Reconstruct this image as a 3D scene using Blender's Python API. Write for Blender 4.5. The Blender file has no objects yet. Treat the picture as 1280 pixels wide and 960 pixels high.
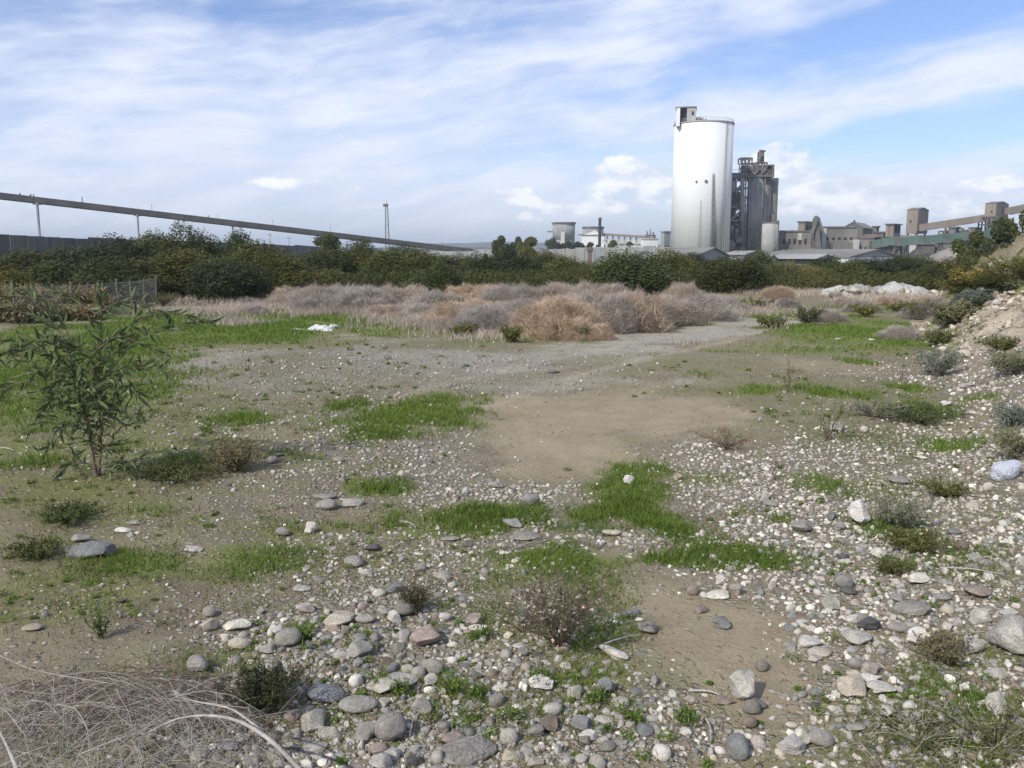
import bpy, bmesh, math, random
import numpy as np
from mathutils import Vector, Matrix, Euler

random.seed(7)
rng = np.random.default_rng(7)
S = bpy.context.scene
COL = S.collection
R = math.radians

# ------------------------------------------------------------------ camera
PW, PH, F = 1280, 960, 1065.0
HORIZON = 318.0
PITCH = math.atan((PH/2-HORIZON)/F)
CP, SP = math.cos(PITCH), math.sin(PITCH)
CZ = 2.0
cam_data = bpy.data.cameras.new('camera')
cam = bpy.data.objects.new('camera', cam_data)
COL.objects.link(cam)
cam.location = (0, 0, CZ)
cam.rotation_euler = (math.pi/2-PITCH, 0, 0)
cam_data.sensor_width = 36.0
cam_data.lens = 36.0*F/PW
cam_data.clip_start = 0.1
cam_data.clip_end = 20000
S.camera = cam

# ------------------------------------------------------------------ exposure
S.view_settings.view_transform = 'Standard'
S.view_settings.look = 'None'
S.view_settings.gamma = 1
S.view_settings.exposure = 0.42
S.render.engine = 'CYCLES'
S.cycles.max_bounces = 5
S.cycles.diffuse_bounces = 2
S.cycles.glossy_bounces = 1
S.cycles.transmission_bounces = 2
S.cycles.volume_bounces = 0
S.cycles.transparent_max_bounces = 4

# ------------------------------------------------------------------ sun
SUN_EL, SUN_AZ = R(40), R(222)          # azimuth clockwise from +Y (the view direction)
sun_dir = Vector((math.sin(SUN_AZ)*math.cos(SUN_EL), math.cos(SUN_AZ)*math.cos(SUN_EL), math.sin(SUN_EL)))
sd = bpy.data.lights.new('sun', 'SUN')
sd.energy = 2.95
sd.angle = R(0.8)
sd.color = (1.0, 0.955, 0.86)
sun = bpy.data.objects.new('sun', sd)
COL.objects.link(sun)
sun.rotation_euler = (-sun_dir).to_track_quat('-Z', 'Y').to_euler()

# ------------------------------------------------------------------ world sky with clouds
world = bpy.data.worlds.new('World')
S.world = world
world.use_nodes = True
wn = world.node_tree
wn.nodes.clear()

class G:
    """small node-graph helper"""
    def __init__(self, nt): self.nt = nt
    def n(self, t, **kw):
        nd = self.nt.nodes.new(t)
        for k, v in kw.items(): setattr(nd, k, v)
        return nd
    def set(self, sock, v):
        if v is None: return
        if isinstance(v, bpy.types.NodeSocket): self.nt.links.new(v, sock)
        else: sock.default_value = v
    def m(self, op, a, b=None, c=None, clamp=False):
        nd = self.n('ShaderNodeMath', operation=op, use_clamp=clamp)
        self.set(nd.inputs[0], a); self.set(nd.inputs[1], b)
        if c is not None: self.set(nd.inputs[2], c)
        return nd.outputs[0]
    def mix(self, f, a, b, blend='MIX'):
        nd = self.n('ShaderNodeMix', data_type='RGBA', blend_type=blend)
        self.set(nd.inputs[0], f); self.set(nd.inputs[6], a); self.set(nd.inputs[7], b)
        return nd.outputs[2]
    def ramp(self, f, lo, hi, a=0.0, b=1.0, smooth=True):
        nd = self.n('ShaderNodeMapRange', interpolation_type='SMOOTHSTEP' if smooth else 'LINEAR')
        self.set(nd.inputs[0], f)
        for i, v in zip((1, 2, 3, 4), (lo, hi, a, b)): self.set(nd.inputs[i], v)
        return nd.outputs[0]
    def noise(self, vec, scale, detail=4, rough=0.5, dist=0.0, dim='3D'):
        nd = self.n('ShaderNodeTexNoise', noise_dimensions=dim)
        if vec is not None: self.nt.links.new(vec, nd.inputs['Vector'])
        nd.inputs['Scale'].default_value = scale
        nd.inputs['Detail'].default_value = detail
        nd.inputs['Roughness'].default_value = rough
        nd.inputs['Distortion'].default_value = dist
        return nd
    def voro(self, vec, scale, feature='F1'):
        nd = self.n('ShaderNodeTexVoronoi', feature=feature)
        if vec is not None: self.nt.links.new(vec, nd.inputs['Vector'])
        nd.inputs['Scale'].default_value = scale
        return nd
    def comb(self, x, y, z=0.0):
        nd = self.n('ShaderNodeCombineXYZ')
        for i, v in enumerate((x, y, z)): self.set(nd.inputs[i], v)
        return nd.outputs[0]

g = G(wn)
sky = g.n('ShaderNodeTexSky', sky_type='NISHITA')
sky.sun_disc = False
sky.sun_elevation = SUN_EL
sky.sun_rotation = SUN_AZ
sky.altitude = 20
sky.air_density = 1.0
sky.dust_density = 0.6
sky.ozone_density = 2.0
tc = g.n('ShaderNodeTexCoord')
sx = g.n('ShaderNodeSeparateXYZ')
wn.links.new(tc.outputs['Generated'], sx.inputs[0])
X_, Y_, Z_ = sx.outputs
az = g.m('MULTIPLY', g.m('ARCTAN2', X_, Y_), 57.2958)          # degrees right of the view
el = g.m('MULTIPLY', g.m('ARCSINE', g.m('MINIMUM', g.m('MAXIMUM', Z_, -1.0), 1.0)), 57.2958)
def sky_pos(px, py):
    dx, dy = (px-640)/F, -(py-480)/F
    v = Vector((dx, CP+dy*SP, -SP+dy*CP)).normalized()
    return math.degrees(math.atan2(v.x, v.y)), math.degrees(math.asin(v.z))
warp = g.noise(tc.outputs['Generated'], 4.0, 2, 0.5)
ws = g.n('ShaderNodeSeparateColor'); wn.links.new(warp.outputs['Color'], ws.inputs[0])
azw = g.m('ADD', az, g.m('MULTIPLY', g.m('SUBTRACT', ws.outputs[0], 0.5), 9.0))
elw = g.m('ADD', el, g.m('MULTIPLY', g.m('SUBTRACT', ws.outputs[1], 0.5), 3.5))
vec_w = g.comb(azw, elw, 0.0)
vec_p = g.comb(az, el, 0.0)
def total(lst, vec, start=0.0, grow=1.0, unit=False):
    """sum of soft banks of cloud (or clear gaps), each centred on a direction of the sky, sizes in degrees"""
    t = start
    for (px, py, rx, ry, amp, *rot) in lst:
        ca, ce = sky_pos(px, py)
        mp = g.n('ShaderNodeMapping', vector_type='TEXTURE'); wn.links.new(vec, mp.inputs[0])
        mp.inputs['Location'].default_value = (ca, ce, 0); mp.inputs['Rotation'].default_value = (0, 0, R(rot[0] if rot else 0))
        mp.inputs['Scale'].default_value = (rx*0.0515*grow, ry*0.0515*grow, 1)
        dp = g.n('ShaderNodeVectorMath', operation='DOT_PRODUCT'); wn.links.new(mp.outputs[0], dp.inputs[0]); wn.links.new(mp.outputs[0], dp.inputs[1])
        t = g.m('MULTIPLY_ADD', g.m('POWER', 0.36788, dp.outputs['Value']), 1.0 if unit else amp, t)
    return t
# streaked high cloud: noise stretched along a shallow slant
rr = R(9)
su = g.m('MULTIPLY_ADD', azw, math.cos(rr), g.m('MULTIPLY', elw, math.sin(rr)))
sv = g.m('MULTIPLY_ADD', elw, math.cos(rr), g.m('MULTIPLY', azw, -math.sin(rr)))
streak = g.noise(g.comb(g.m('MULTIPLY', su, 0.045), g.m('MULTIPLY', sv, 0.16), 3.7), 1.0, 5, 0.55, 0.15).outputs[0]
fine = g.noise(g.comb(g.m('MULTIPLY', su, 0.16), g.m('MULTIPLY', sv, 0.75), 1.3), 1.0, 4, 0.55, 0.2).outputs[0]
ripple = g.noise(g.comb(g.m('MULTIPLY', az, 0.5), g.m('MULTIPLY', el, 1.3), 5.1), 1.0, 4, 0.6, 0.2).outputs[0]
SKY_BLOBS = [
    (250, 140, 420, 150, 0.32, 4), (560, 60, 240, 90, 0.16, 0), (60, 150, 250, 120, 0.10, 0),
    (1130, 108, 260, 24, 0.42, 5), (760, 158, 190, 26, 0.32, 4), (930, 20, 200, 30, 0.15, 8), (1230, 60, 90, 30, 0.22, 0),
    (1100, 225, 240, 24, 0.26, 0), (640, 250, 400, 26, 0.16, 0),
    (1160, 160, 220, 22, -0.42, 3), (820, 118, 170, 18, -0.34, 6), (1010, 55, 160, 26, -0.36, 8), (1180, 12, 170, 30, -0.36, 5),
    (350, 8, 140, 16, -0.34, 0), (20, 20, 110, 26, -0.26, 0), (740, 192, 110, 12, -0.22, 4), (80, 205, 150, 12, -0.16, 0), (520, 215, 140, 10, -0.16, 4)]
cov = g.m('ADD', total(SKY_BLOBS, vec_w),
          g.m('MULTIPLY_ADD', g.m('SUBTRACT', streak, 0.5), 1.25,
              g.m('MULTIPLY_ADD', g.m('SUBTRACT', fine, 0.5), 0.8, g.m('MULTIPLY_ADD', g.m('SUBTRACT', ripple, 0.5), 0.34, 0.44))))
veil = g.ramp(cov, 0.04, 0.98)
veil = g.m('MULTIPLY', veil, 0.9)
# low heaped clouds
cn = g.noise(g.comb(g.m('MULTIPLY', az, 0.42), g.m('MULTIPLY', el, 0.75), 9.2), 1.0, 6, 0.62).outputs[0]
CUM = [(800, 220, 46, 17, 1.3), (772, 214, 26, 13, 1.1), (645, 245, 28, 9, 1.15), (985, 214, 30, 28, 1.05), (1012, 242, 56, 20, 1.25), (1062, 238, 30, 17, 1.25), (1110, 246, 26, 10, .8), (735, 262, 60, 9, .6), (958, 196, 15, 12, 0.9),
       (1090, 262, 110, 12, .5), (1240, 230, 36, 10, 0.6), (360, 228, 50, 8, 0.45), (800, 250, 90, 10, 0.5), (1140, 245, 26, 9, 0.6), (660, 272, 60, 8, 0.3), (1290, 262, 60, 12, .6)]
cum = total(CUM, vec_p)
cum = g.ramp(g.m('ADD', cum, g.m('MULTIPLY', g.m('SUBTRACT', cn, 0.5), 1.9)), 0.25, 0.6)
cum = g.m('MULTIPLY', cum, g.ramp(total(CUM, vec_p, 0.0, 1.7, True), 0.05, 0.3))
skyc = g.mix(1.0, sky.outputs[0], (0.98, 1.0, 1.22, 1), 'MULTIPLY')
lowhaze = g.ramp(el, 0.0, 7.0, 0.55, 0.0)
skyc = g.mix(lowhaze, skyc, (5.2, 6.25, 7.6, 1))
shade = g.ramp(fine, 0.3, 0.7, 0.0, 1.0)
cloudcol = g.mix(shade, (5.8, 6.35, 7.8, 1), (7.0, 7.4, 8.4, 1))
c1 = g.mix(veil, skyc, cloudcol)
cumcol = g.mix(g.ramp(cn, 0.4, 0.62), (6.0, 6.6, 7.5, 1), (8.8, 8.9, 9.1, 1))
c2 = g.mix(g.m('MULTIPLY', cum, 0.85), c1, cumcol)
bg = g.n('ShaderNodeBackground')
wn.links.new(c2, bg.inputs[0])
bg.inputs[1].default_value = 0.1
out = g.n('ShaderNodeOutputWorld')
wn.links.new(bg.outputs[0], out.inputs[0])
world.cycles.sampling_method = 'MANUAL'
world.cycles.sample_map_resolution = 512

# ------------------------------------------------------------------ value noise in numpy
_tab = np.random.default_rng(99).random((256, 256)).astype(np.float32)
def vnoise(x, y, s=1.0, ox=0.0):
    x = np.asarray(x, float)*s+ox+1000.0; y = np.asarray(y, float)*s+ox*1.7+1000.0
    xi = np.floor(x).astype(int); yi = np.floor(y).astype(int)
    fx = x-xi; fy = y-yi
    fx = fx*fx*(3-2*fx); fy = fy*fy*(3-2*fy)
    a = _tab[xi % 256, yi % 256]; b = _tab[(xi+1) % 256, yi % 256]
    c = _tab[xi % 256, (yi+1) % 256]; d = _tab[(xi+1) % 256, (yi+1) % 256]
    return (a*(1-fx)+b*fx)*(1-fy)+(c*(1-fx)+d*fx)*fy
def fbm(x, y, s=1.0, o=4, ox=0.0):
    t = 0; a = 1; w = 0
    for k in range(o):
        t = t+a*vnoise(x, y, s*2**k, ox+k*13.7); w += a; a *= 0.5
    return t/w

# ------------------------------------------------------------------ terrain
_fy = [2, 4.5, 7, 12, 20, 28, 35, 45, 60, 100, 400]
_fx = [1.3, 2.2, 3.3, 6.1, 9.9, 13.3, 16.9, 22.5, 36, 70, 300]
_ky = [2, 7, 12, 18, 30, 45, 60]
_kv = [.10, .22, .42, .90, 1.15, .6, .3]
_cy = [2, 12, 20, 35, 60, 100]
_cv = [.8, 2.0, 3.2, 4.2, 2.6, 1.0]
def bank_s(x, y): return np.asarray(x)-np.interp(y, _fy, _fx)
def height(x, y):
    x = np.asarray(x, float); y = np.asarray(y, float)
    s = np.maximum(bank_s(x, y), 0); s2 = s*s/(s+0.6)
    k = np.interp(y, _ky, _kv); c = np.interp(y, _cy, _cv)
    z = c*(1-np.exp(-k*s2/c))
    z = z*(1+0.5*(fbm(x, y, 0.6, 3)-0.5)+1.0*(np.abs(fbm(x, y, 1.1, 5, 21)*2-1)-.25)*np.clip(y/14-.5, 0, 1))
    near = np.clip(1-(y-60)/200, 0, 1)
    z = z+near*(0.16*(fbm(x, y, 0.22, 2, 5)-0.5)+0.07*(fbm(x, y, 1.3, 3, 9)-0.5))
    z = z+0.03*(vnoise(x, y, 5, 3)-0.5)*np.clip(1-y/30, 0, 1)
    return z
def ray(px, py):
    dx, dy = (px-640)/F, -(py-480)/F
    fy = CP+dy*SP
    return dx/fy, (-SP+dy*CP)/fy           # X and Z per metre forward
def at(px, py, Y):
    m, n = ray(px, py)
    return Vector((m*Y, Y, CZ+n*Y))
def gp(px, py):
    m, n = ray(px, py)
    Y = np.concatenate([np.arange(1.5, 30, 0.03), np.arange(30, 140, 0.3)])
    d = (CZ+n*Y)-height(m*Y, Y)
    i = np.argmax(d < 0)
    if d[i] >= 0: i = len(Y)-1
    return float(m*Y[i]), float(Y[i])
def gz(x, y): return float(height(x, y))

# ------------------------------------------------------------------ mesh helpers
def np_mesh(name, V, Fc, mats=(), colors=None, smooth=False, mat_idx=None):
    """V (n,3), Fc (m,3|4) arrays to a mesh datablock"""
    me = bpy.data.meshes.new(name)
    V = np.ascontiguousarray(V, np.float32); Fc = np.ascontiguousarray(Fc, np.int32)
    n, k = Fc.shape
    me.vertices.add(len(V)); me.vertices.foreach_set('co', V.ravel())
    me.loops.add(n*k); me.loops.foreach_set('vertex_index', Fc.ravel())
    me.polygons.add(n)
    me.polygons.foreach_set('loop_start', np.arange(0, n*k, k, dtype=np.int32))
    me.polygons.foreach_set('loop_total', np.full(n, k, np.int32))
    if smooth: me.polygons.foreach_set('use_smooth', np.ones(n, bool))
    for m in mats: me.materials.append(m)
    me.update(calc_edges=True)
    if colors is not None:
        for nm, c in colors.items():
            ca = me.color_attributes.new(nm, 'FLOAT_COLOR', 'POINT')
            if c.shape[1] == 3: c = np.concatenate([c, np.ones((len(c), 1))], 1)
            ca.data.foreach_set('color', np.ascontiguousarray(c, np.float32).ravel())
    return me
def link(name, me, parent=None, loc=None):
    o = bpy.data.objects.new(name, me); COL.objects.link(o)
    if parent is not None: o.parent = parent
    if loc is not None: o.location = loc
    return o
def tag(o, label=None, cat=None, group=None, kind=None):
    if label: o['label'] = label
    if cat: o['category'] = cat
    if group: o['group'] = group
    if kind: o['kind'] = kind
    return o
def thing(name, label, cat, loc=(0, 0, 0), group=None, rz=0.0):
    o = bpy.data.objects.new(name, None); COL.objects.link(o)
    o.empty_display_size = 0.2
    o.location = loc; o.rotation_euler = (0, 0, rz)
    return tag(o, label, cat, group)
def copy_tree(o, parent=None):
    c = o.copy(); COL.objects.link(c)
    if parent is not None: c.parent = parent
    for ch in list(o.children): copy_tree(ch, c)
    return c

class MB:
    """collects world-space solids into one mesh; children are stored relative to their thing"""
    def __init__(s): s.v = []; s.f = []
    def add(s, vs, fs):
        b = len(s.v); s.v += [tuple(v) for v in vs]; s.f += [tuple(i+b for i in f) for f in fs]
        return s
    def frame(s, o, ax, ay, az_):
        """box from corner o with edge vectors"""
        o, ax, ay, az_ = map(Vector, (o, ax, ay, az_))
        c = [o, o+ax, o+ax+ay, o+ay]; c += [p+az_ for p in c]
        return s.add(c, [(0, 3, 2, 1), (4, 5, 6, 7), (0, 1, 5, 4), (1, 2, 6, 5), (2, 3, 7, 6), (3, 0, 4, 7)])
    def box(s, x0, x1, y0, y1, z0, z1): return s.frame((x0, y0, z0), (x1-x0, 0, 0), (0, y1-y0, 0), (0, 0, z1-z0))
    def bar(s, a, b, w, h=None):
        a, b = Vector(a), Vector(b); h = h or w
        d = (b-a); u = d.cross(Vector((0, 0, 1)))
        if u.length < 1e-4: u = Vector((1, 0, 0))
        u.normalize(); v = u.cross(d).normalized()
        return s.frame(a-u*w/2-v*h/2, u*w, v*h, d)
    def cyl(s, c, r, z0, z1, n=16, r1=None, cap=True):
        r1 = r if r1 is None else r1
        vs = [(c[0]+q*math.cos(2*math.pi*i/n), c[1]+q*math.sin(2*math.pi*i/n), z) for q, z in ((r, z0), (r1, z1)) for i in range(n)]
        fs = [(i, (i+1) % n, (i+1) % n+n, i+n) for i in range(n)]
        if cap: fs += [tuple(range(n-1, -1, -1)), tuple(range(n, 2*n))]
        return s.add(vs, fs)
    def tube(s, a, b, r, n=6, r1=None):
        a, b = Vector(a), Vector(b); r1 = r if r1 is None else r1
        q = (b-a).to_track_quat('Z', 'Y'); vs = []
        for p, rad in ((a, r), (b, r1)):
            for i in range(n): vs.append(p+q @ Vector((rad*math.cos(2*math.pi*i/n), rad*math.sin(2*math.pi*i/n), 0)))
        return s.add(vs, [(i, (i+1) % n, (i+1) % n+n, i+n) for i in range(n)]+[tuple(range(n-1, -1, -1)), tuple(range(n, 2*n))])
    def prism(s, pts, off):
        """polygon pts extruded by vector off"""
        n = len(pts); off = Vector(off); P = [Vector(p) for p in pts]
        return s.add(P+[p+off for p in P], [tuple(range(n-1, -1, -1)), tuple(range(n, 2*n))]+[(i, (i+1) % n, (i+1) % n+n, i+n) for i in range(n)])
    def build(s, name, mat, parent=None, smooth=False, bevel=0.0):
        me = bpy.data.meshes.new(name)
        base = Vector((0, 0, 0))
        p = parent
        while p is not None: base += p.location; p = p.parent
        me.from_pydata([tuple(Vector(v)-base) for v in s.v], [], s.f)
        bm = bmesh.new(); bm.from_mesh(me); bmesh.ops.recalc_face_normals(bm, faces=bm.faces); bm.to_mesh(me); bm.free()
        me.materials.append(mat)
        if smooth:
            me.polygons.foreach_set('use_smooth', [len(q.vertices) <= 4 for q in me.polygons])
        me.update()
        o = link(name, me, parent)
        if bevel:
            b = o.modifiers.new('bevel', 'BEVEL'); b.width = bevel; b.segments = 1; b.limit_method = 'ANGLE'
        return o

def tubes(paths, sides=3):
    """paths: list of (pts (n,3), radii (n,)) -> V, F arrays of joined tapered tubes"""
    Vs, Fs = [], []; base = 0
    ang = np.arange(sides)*2*np.pi/sides
    for P, rad in paths:
        P = np.asarray(P, float); n = len(P); rad = np.broadcast_to(rad, (n,))
        T = np.gradient(P, axis=0); T /= np.linalg.norm(T, axis=1)[:, None]+1e-9
        ref = np.array([0, 0, 1.0]) if abs(T[0, 2]) < 0.9 else np.array([1.0, 0, 0])
        U = np.cross(T, ref); U /= np.linalg.norm(U, axis=1)[:, None]+1e-9
        W = np.cross(T, U)
        ring = P[:, None]+rad[:, None, None]*(np.cos(ang)[None, :, None]*U[:, None]+np.sin(ang)[None, :, None]*W[:, None])
        Vs.append(ring.reshape(-1, 3))
        i = np.arange(n-1)[:, None]*sides; j = np.arange(sides)[None]; j2 = (j+1) % sides
        Fs.append((base+np.stack([i+j, i+j2, i+sides+j2, i+sides+j], -1)).reshape(-1, 4)); base += n*sides
    return np.concatenate(Vs), np.concatenate(Fs)

# ------------------------------------------------------------------ materials
def new_mat(name):
    m = bpy.data.materials.new(name); m.use_nodes = True
    nt = m.node_tree; nt.nodes.clear(); q = G(nt)
    o = q.n('ShaderNodeOutputMaterial'); b = q.n('ShaderNodeBsdfPrincipled')
    nt.links.new(b.outputs[0], o.inputs[0]); b.inputs['Specular IOR Level'].default_value = 0.3
    return m, q, b, o
def C4(c): return (c[0], c[1], c[2], 1)
def sc(c, k): return (c[0]*k, c[1]*k, c[2]*k, 1)
def weathered(name, c, var=0.35, scale=0.5, rough=0.85, streak=0.0, bump=0.0, panel=0.0, rust=0.0, object_tint=0.0):
    """plain building surface: blotches, rain streaks, optional panel joints"""
    m, q, b, o = new_mat(name)
    t = q.n('ShaderNodeTexCoord').outputs['Object']
    n1 = q.noise(t, scale, 5, 0.6).outputs[0]
    col = q.mix(q.ramp(n1, 0.3, 0.7), sc(c, 1-var), sc(c, 1+var*0.5))
    if streak:
        mp = q.n('ShaderNodeMapping'); q.nt.links.new(t, mp.inputs[0]); mp.inputs['Scale'].default_value = (1.1, 1.1, 0.05)
        s = q.noise(mp.outputs[0], 0.9, 5, 0.65).outputs[0]
        col = q.mix(q.m('MULTIPLY', q.ramp(s, 0.48, 0.75), streak), col, sc((c[0]*.9, c[1]*.8, c[2]*.65), 0.45))
    if rust:
        s = q.noise(t, scale*3.1, 5, 0.6).outputs[0]
        col = q.mix(q.m('MULTIPLY', q.ramp(s, 0.55, 0.68), rust), col, (0.13, 0.06, 0.035, 1))
    if panel:
        sp = q.n('ShaderNodeSeparateXYZ'); q.nt.links.new(t, sp.inputs[0])
        w = q.m('ADD', sp.outputs[0], sp.outputs[1])
        k = q.m('FRACT', q.m('MULTIPLY', w, panel))
        col = q.mix(q.m('MULTIPLY', q.m('LESS_THAN', k, 0.12), 0.35), col, sc(c, 0.4))
    if object_tint:
        oi = q.n('ShaderNodeObjectInfo').outputs['Random']
        col = q.mix(1.0, col, q.mix(oi, (1-object_tint,)*3+(1,), (1+object_tint,)*3+(1,)), 'MULTIPLY')
    q.nt.links.new(col, b.inputs['Base Color'])
    b.inputs['Roughness'].default_value = rough
    if bump:
        bp = q.n('ShaderNodeBump'); bp.inputs['Strength'].default_value = bump; bp.inputs['Distance'].default_value = 0.1
        q.nt.links.new(q.noise(t, scale*6, 5, 0.6).outputs[0], bp.inputs['Height']); q.nt.links.new(bp.outputs[0], b.inputs['Normal'])
    return m

M = {}
M['concrete'] = weathered('grey_concrete', (0.29, 0.275, 0.24), 0.28, 0.12, streak=0.7)
M['concrete_dark'] = weathered('dusty_dark_concrete', (0.20, 0.19, 0.165), 0.3, 0.15, streak=0.6)
M['concrete_pale'] = weathered('pale_concrete', (0.42, 0.41, 0.39), 0.25, 0.15, streak=0.6)
M['cladding'] = weathered('tan_cladding', (0.27, 0.225, 0.18), 0.15, 0.1, streak=0.35, panel=0.9)
M['cladding_grey'] = weathered('dusty_grey_cladding', (0.20, 0.19, 0.17), 0.3, 0.1, streak=0.5, panel=0.5)
M['steel'] = weathered('dusty_steel', (0.17, 0.158, 0.145), 0.4, 0.6, rust=0.4)
M['steel_pale'] = weathered('pale_steel', (0.42, 0.42, 0.42), 0.2, 0.6)
M['steel_mid'] = weathered('grey_painted_steel', (0.26, 0.27, 0.29), 0.2, 0.6)
M['white'] = weathered('white_wall_paint', (0.78, 0.78, 0.76), 0.08, 0.1, streak=0.15)
M['white_dirty'] = weathered('dusty_white_panel', (0.55, 0.54, 0.51), 0.2, 0.2, streak=0.4)
M['roof'] = weathered('grey_brown_roof_sheet', (0.255, 0.235, 0.205), 0.18, 0.06, streak=0.2, panel=0.35)
M['roof_pale'] = weathered('pale_roof_sheet', (0.36, 0.35, 0.33), 0.15, 0.06)
M['green_panel'] = weathered('faded_green_panel', (0.115, 0.175, 0.145), 0.25, 0.15, streak=0.5)
M['dark_open'] = weathered('dark_opening', (0.03, 0.028, 0.026), 0.2, 0.3)
M['wall_dark'] = weathered('weathered_dark_fence_sheet', (0.15, 0.15, 0.145), 0.25, 0.15, streak=0.4, panel=0.4)
M['wall_grey'] = weathered('grey_boundary_wall', (0.30, 0.30, 0.29), 0.2, 0.2, streak=0.5)
M['belt'] = weathered('dusty_conveyor_casing', (0.15, 0.14, 0.13), 0.25, 0.3, streak=0.4)
M['post'] = weathered('fence_post_wood', (0.16, 0.14, 0.12), 0.3, 3)
M['wire'] = weathered('galvanised_wire', (0.36, 0.37, 0.38), 0.2, 3, rough=0.5)
M['bark'] = weathered('grey_brown_bark', (0.12, 0.095, 0.07), 0.4, 8, bump=0.4)
M['twig'] = weathered('dry_twig', (0.42, 0.375, 0.32), 0.35, 6)
M['twig_brown'] = weathered('brown_dry_twig', (0.20, 0.14, 0.11), 0.35, 9)
M['branch_pale'] = weathered('bleached_branch', (0.42, 0.38, 0.34), 0.3, 14, bump=0.3)
M['plastic'] = weathered('white_plastic_sheet', (0.62, 0.62, 0.60), 0.15, 2, rough=0.5, bump=0.5)

# silo paint: white with drip stains and faint horizontal lift marks
m, q, b, o_ = new_mat('stained_white_silo_paint')
t = q.n('ShaderNodeTexCoord').outputs['Object']
sp = q.n('ShaderNodeSeparateXYZ'); q.nt.links.new(t, sp.inputs[0])
ang = q.m('ARCTAN2', sp.outputs[0], q.m('MULTIPLY', sp.outputs[1], -1.0))     # 0 faces the field
mp = q.comb(q.m('MULTIPLY', ang, 6.0), q.m('MULTIPLY', sp.outputs[2], 0.035), 0.0)
s1 = q.noise(mp, 1.0, 6, 0.7).outputs[0]
mp2 = q.comb(q.m('MULTIPLY', ang, 20.0), q.m('MULTIPLY', sp.outputs[2], 0.06), 4.0)
s2 = q.noise(mp2, 1.0, 4, 0.6).outputs[0]
low = q.ramp(sp.outputs[2], 34, 10)
base = q.mix(q.m('MULTIPLY', q.ramp(s1, 0.5, 0.8), 0.14), (0.72, 0.72, 0.71, 1), (0.62, 0.61, 0.585, 1))
base = q.mix(q.m('MULTIPLY', q.m('MULTIPLY', q.ramp(s2, 0.5, 0.72), low), 0.22), base, (0.42, 0.40, 0.37, 1))
def drip(col, a0, w, ztop, zlen, k, lean=0.0):
    aa = q.m('ADD', ang, q.m('MULTIPLY', q.m('SUBTRACT', sp.outputs[2], ztop), lean))
    d = q.m('ABSOLUTE', q.m('SUBTRACT', aa, a0))
    ww = q.m('MULTIPLY_ADD', q.m('SUBTRACT', ztop, sp.outputs[2]), w/zlen*0.9, w*0.45)
    f = q.m('MULTIPLY', q.ramp(q.m('DIVIDE', d, ww), 1.0, 0.2), q.ramp(sp.outputs[2], ztop+0.4, ztop-0.6))
    f = q.m('MULTIPLY', f, q.ramp(s2, 0.25, 0.6, 0.55, 1.0))
    return q.mix(q.m('MULTIPLY', f, k), col, (0.17, 0.155, 0.14, 1))
base = drip(base, 0.17, 0.16, 28.5, 26, 0.95, 0.004)
base = drip(base, 0.62, 0.09, 44.5, 16, 0.45)
base = drip(base, -0.22, 0.09, 20, 18, 0.4)
base = drip(base, 0.72, 0.10, 26, 25, 0.3)
ring = q.m('LESS_THAN', q.m('FRACT', q.m('MULTIPLY', sp.outputs[2], 0.42)), 0.10)
lower = q.m('MULTIPLY', q.ramp(sp.outputs[2], 34, 20), q.ramp(ang, -0.6, 0.3))
base = q.mix(q.m('MULTIPLY', q.m('MULTIPLY', ring, lower), 0.4), base, (0.45, 0.44, 0.42, 1))
col_l = q.m('LESS_THAN', q.m('FRACT', q.m('MULTIPLY', ang, 5.0)), 0.06)
base = q.mix(q.m('MULTIPLY', q.m('MULTIPLY', col_l, lower), 0.3), base, (0.42, 0.42, 0.40, 1))
q.nt.links.new(base, b.inputs['Base Color']); b.inputs['Roughness'].default_value = 1.0; b.inputs['Specular IOR Level'].default_value = 0.05
M['silo'] = m

def leafy(name, ca, cb, tint=0.25, trans=0.25, attr=True, warm=(1.15, 1.0, 0.7)):
    m, q, b, o = new_mat(name)
    at_ = q.n('ShaderNodeAttribute', attribute_name='shade')
    f = at_.outputs['Fac']
    col = q.mix(f, C4(ca), C4(cb))
    oi = q.n('ShaderNodeObjectInfo').outputs['Random']
    col = q.mix(1.0, col, q.mix(oi, (1-tint, 1-tint*0.8, 1-tint, 1), ((1+tint)*warm[0], (1+tint)*warm[1], warm[2], 1)), 'MULTIPLY')
    q.nt.links.new(col, b.inputs['Base Color'])
    b.inputs['Roughness'].default_value = 0.65; b.inputs['Specular IOR Level'].default_value = 0.2
    if trans:
        tr = q.n('ShaderNodeBsdfTranslucent'); q.nt.links.new(col, tr.inputs[0])
        mx = q.n('ShaderNodeMixShader'); mx.inputs[0].default_value = trans
        q.nt.links.new(b.outputs[0], mx.inputs[1]); q.nt.links.new(tr.outputs[0], mx.inputs[2]); q.nt.links.new(mx.outputs[0], o.inputs[0])
    return m
M['leaf_dark'] = leafy('dark_olive_foliage', (0.038, 0.047, 0.023), (0.10, 0.112, 0.05), 0.25)
M['leaf_mid'] = leafy('mid_green_foliage', (0.055, 0.07, 0.03), (0.135, 0.152, 0.06), 0.2)
M['leaf_yellowgreen'] = leafy('yellow_green_reed', (0.12, 0.125, 0.06), (0.26, 0.25, 0.13), 0.2)
M['leaf_silver'] = leafy('silvery_grey_foliage', (0.13, 0.15, 0.12), (0.24, 0.27, 0.22), 0.15)
M['leaf_pine'] = leafy('blue_green_pine', (0.035, 0.05, 0.035), (0.08, 0.10, 0.07), 0.2)
M['flower_yellow'] = leafy('yellow_blossom', (0.45, 0.34, 0.03), (0.70, 0.55, 0.05), 0.1)
M['flower_lime'] = leafy('lime_yellow_blossom', (0.36, 0.42, 0.05), (0.62, 0.62, 0.10), 0.1)
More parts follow.
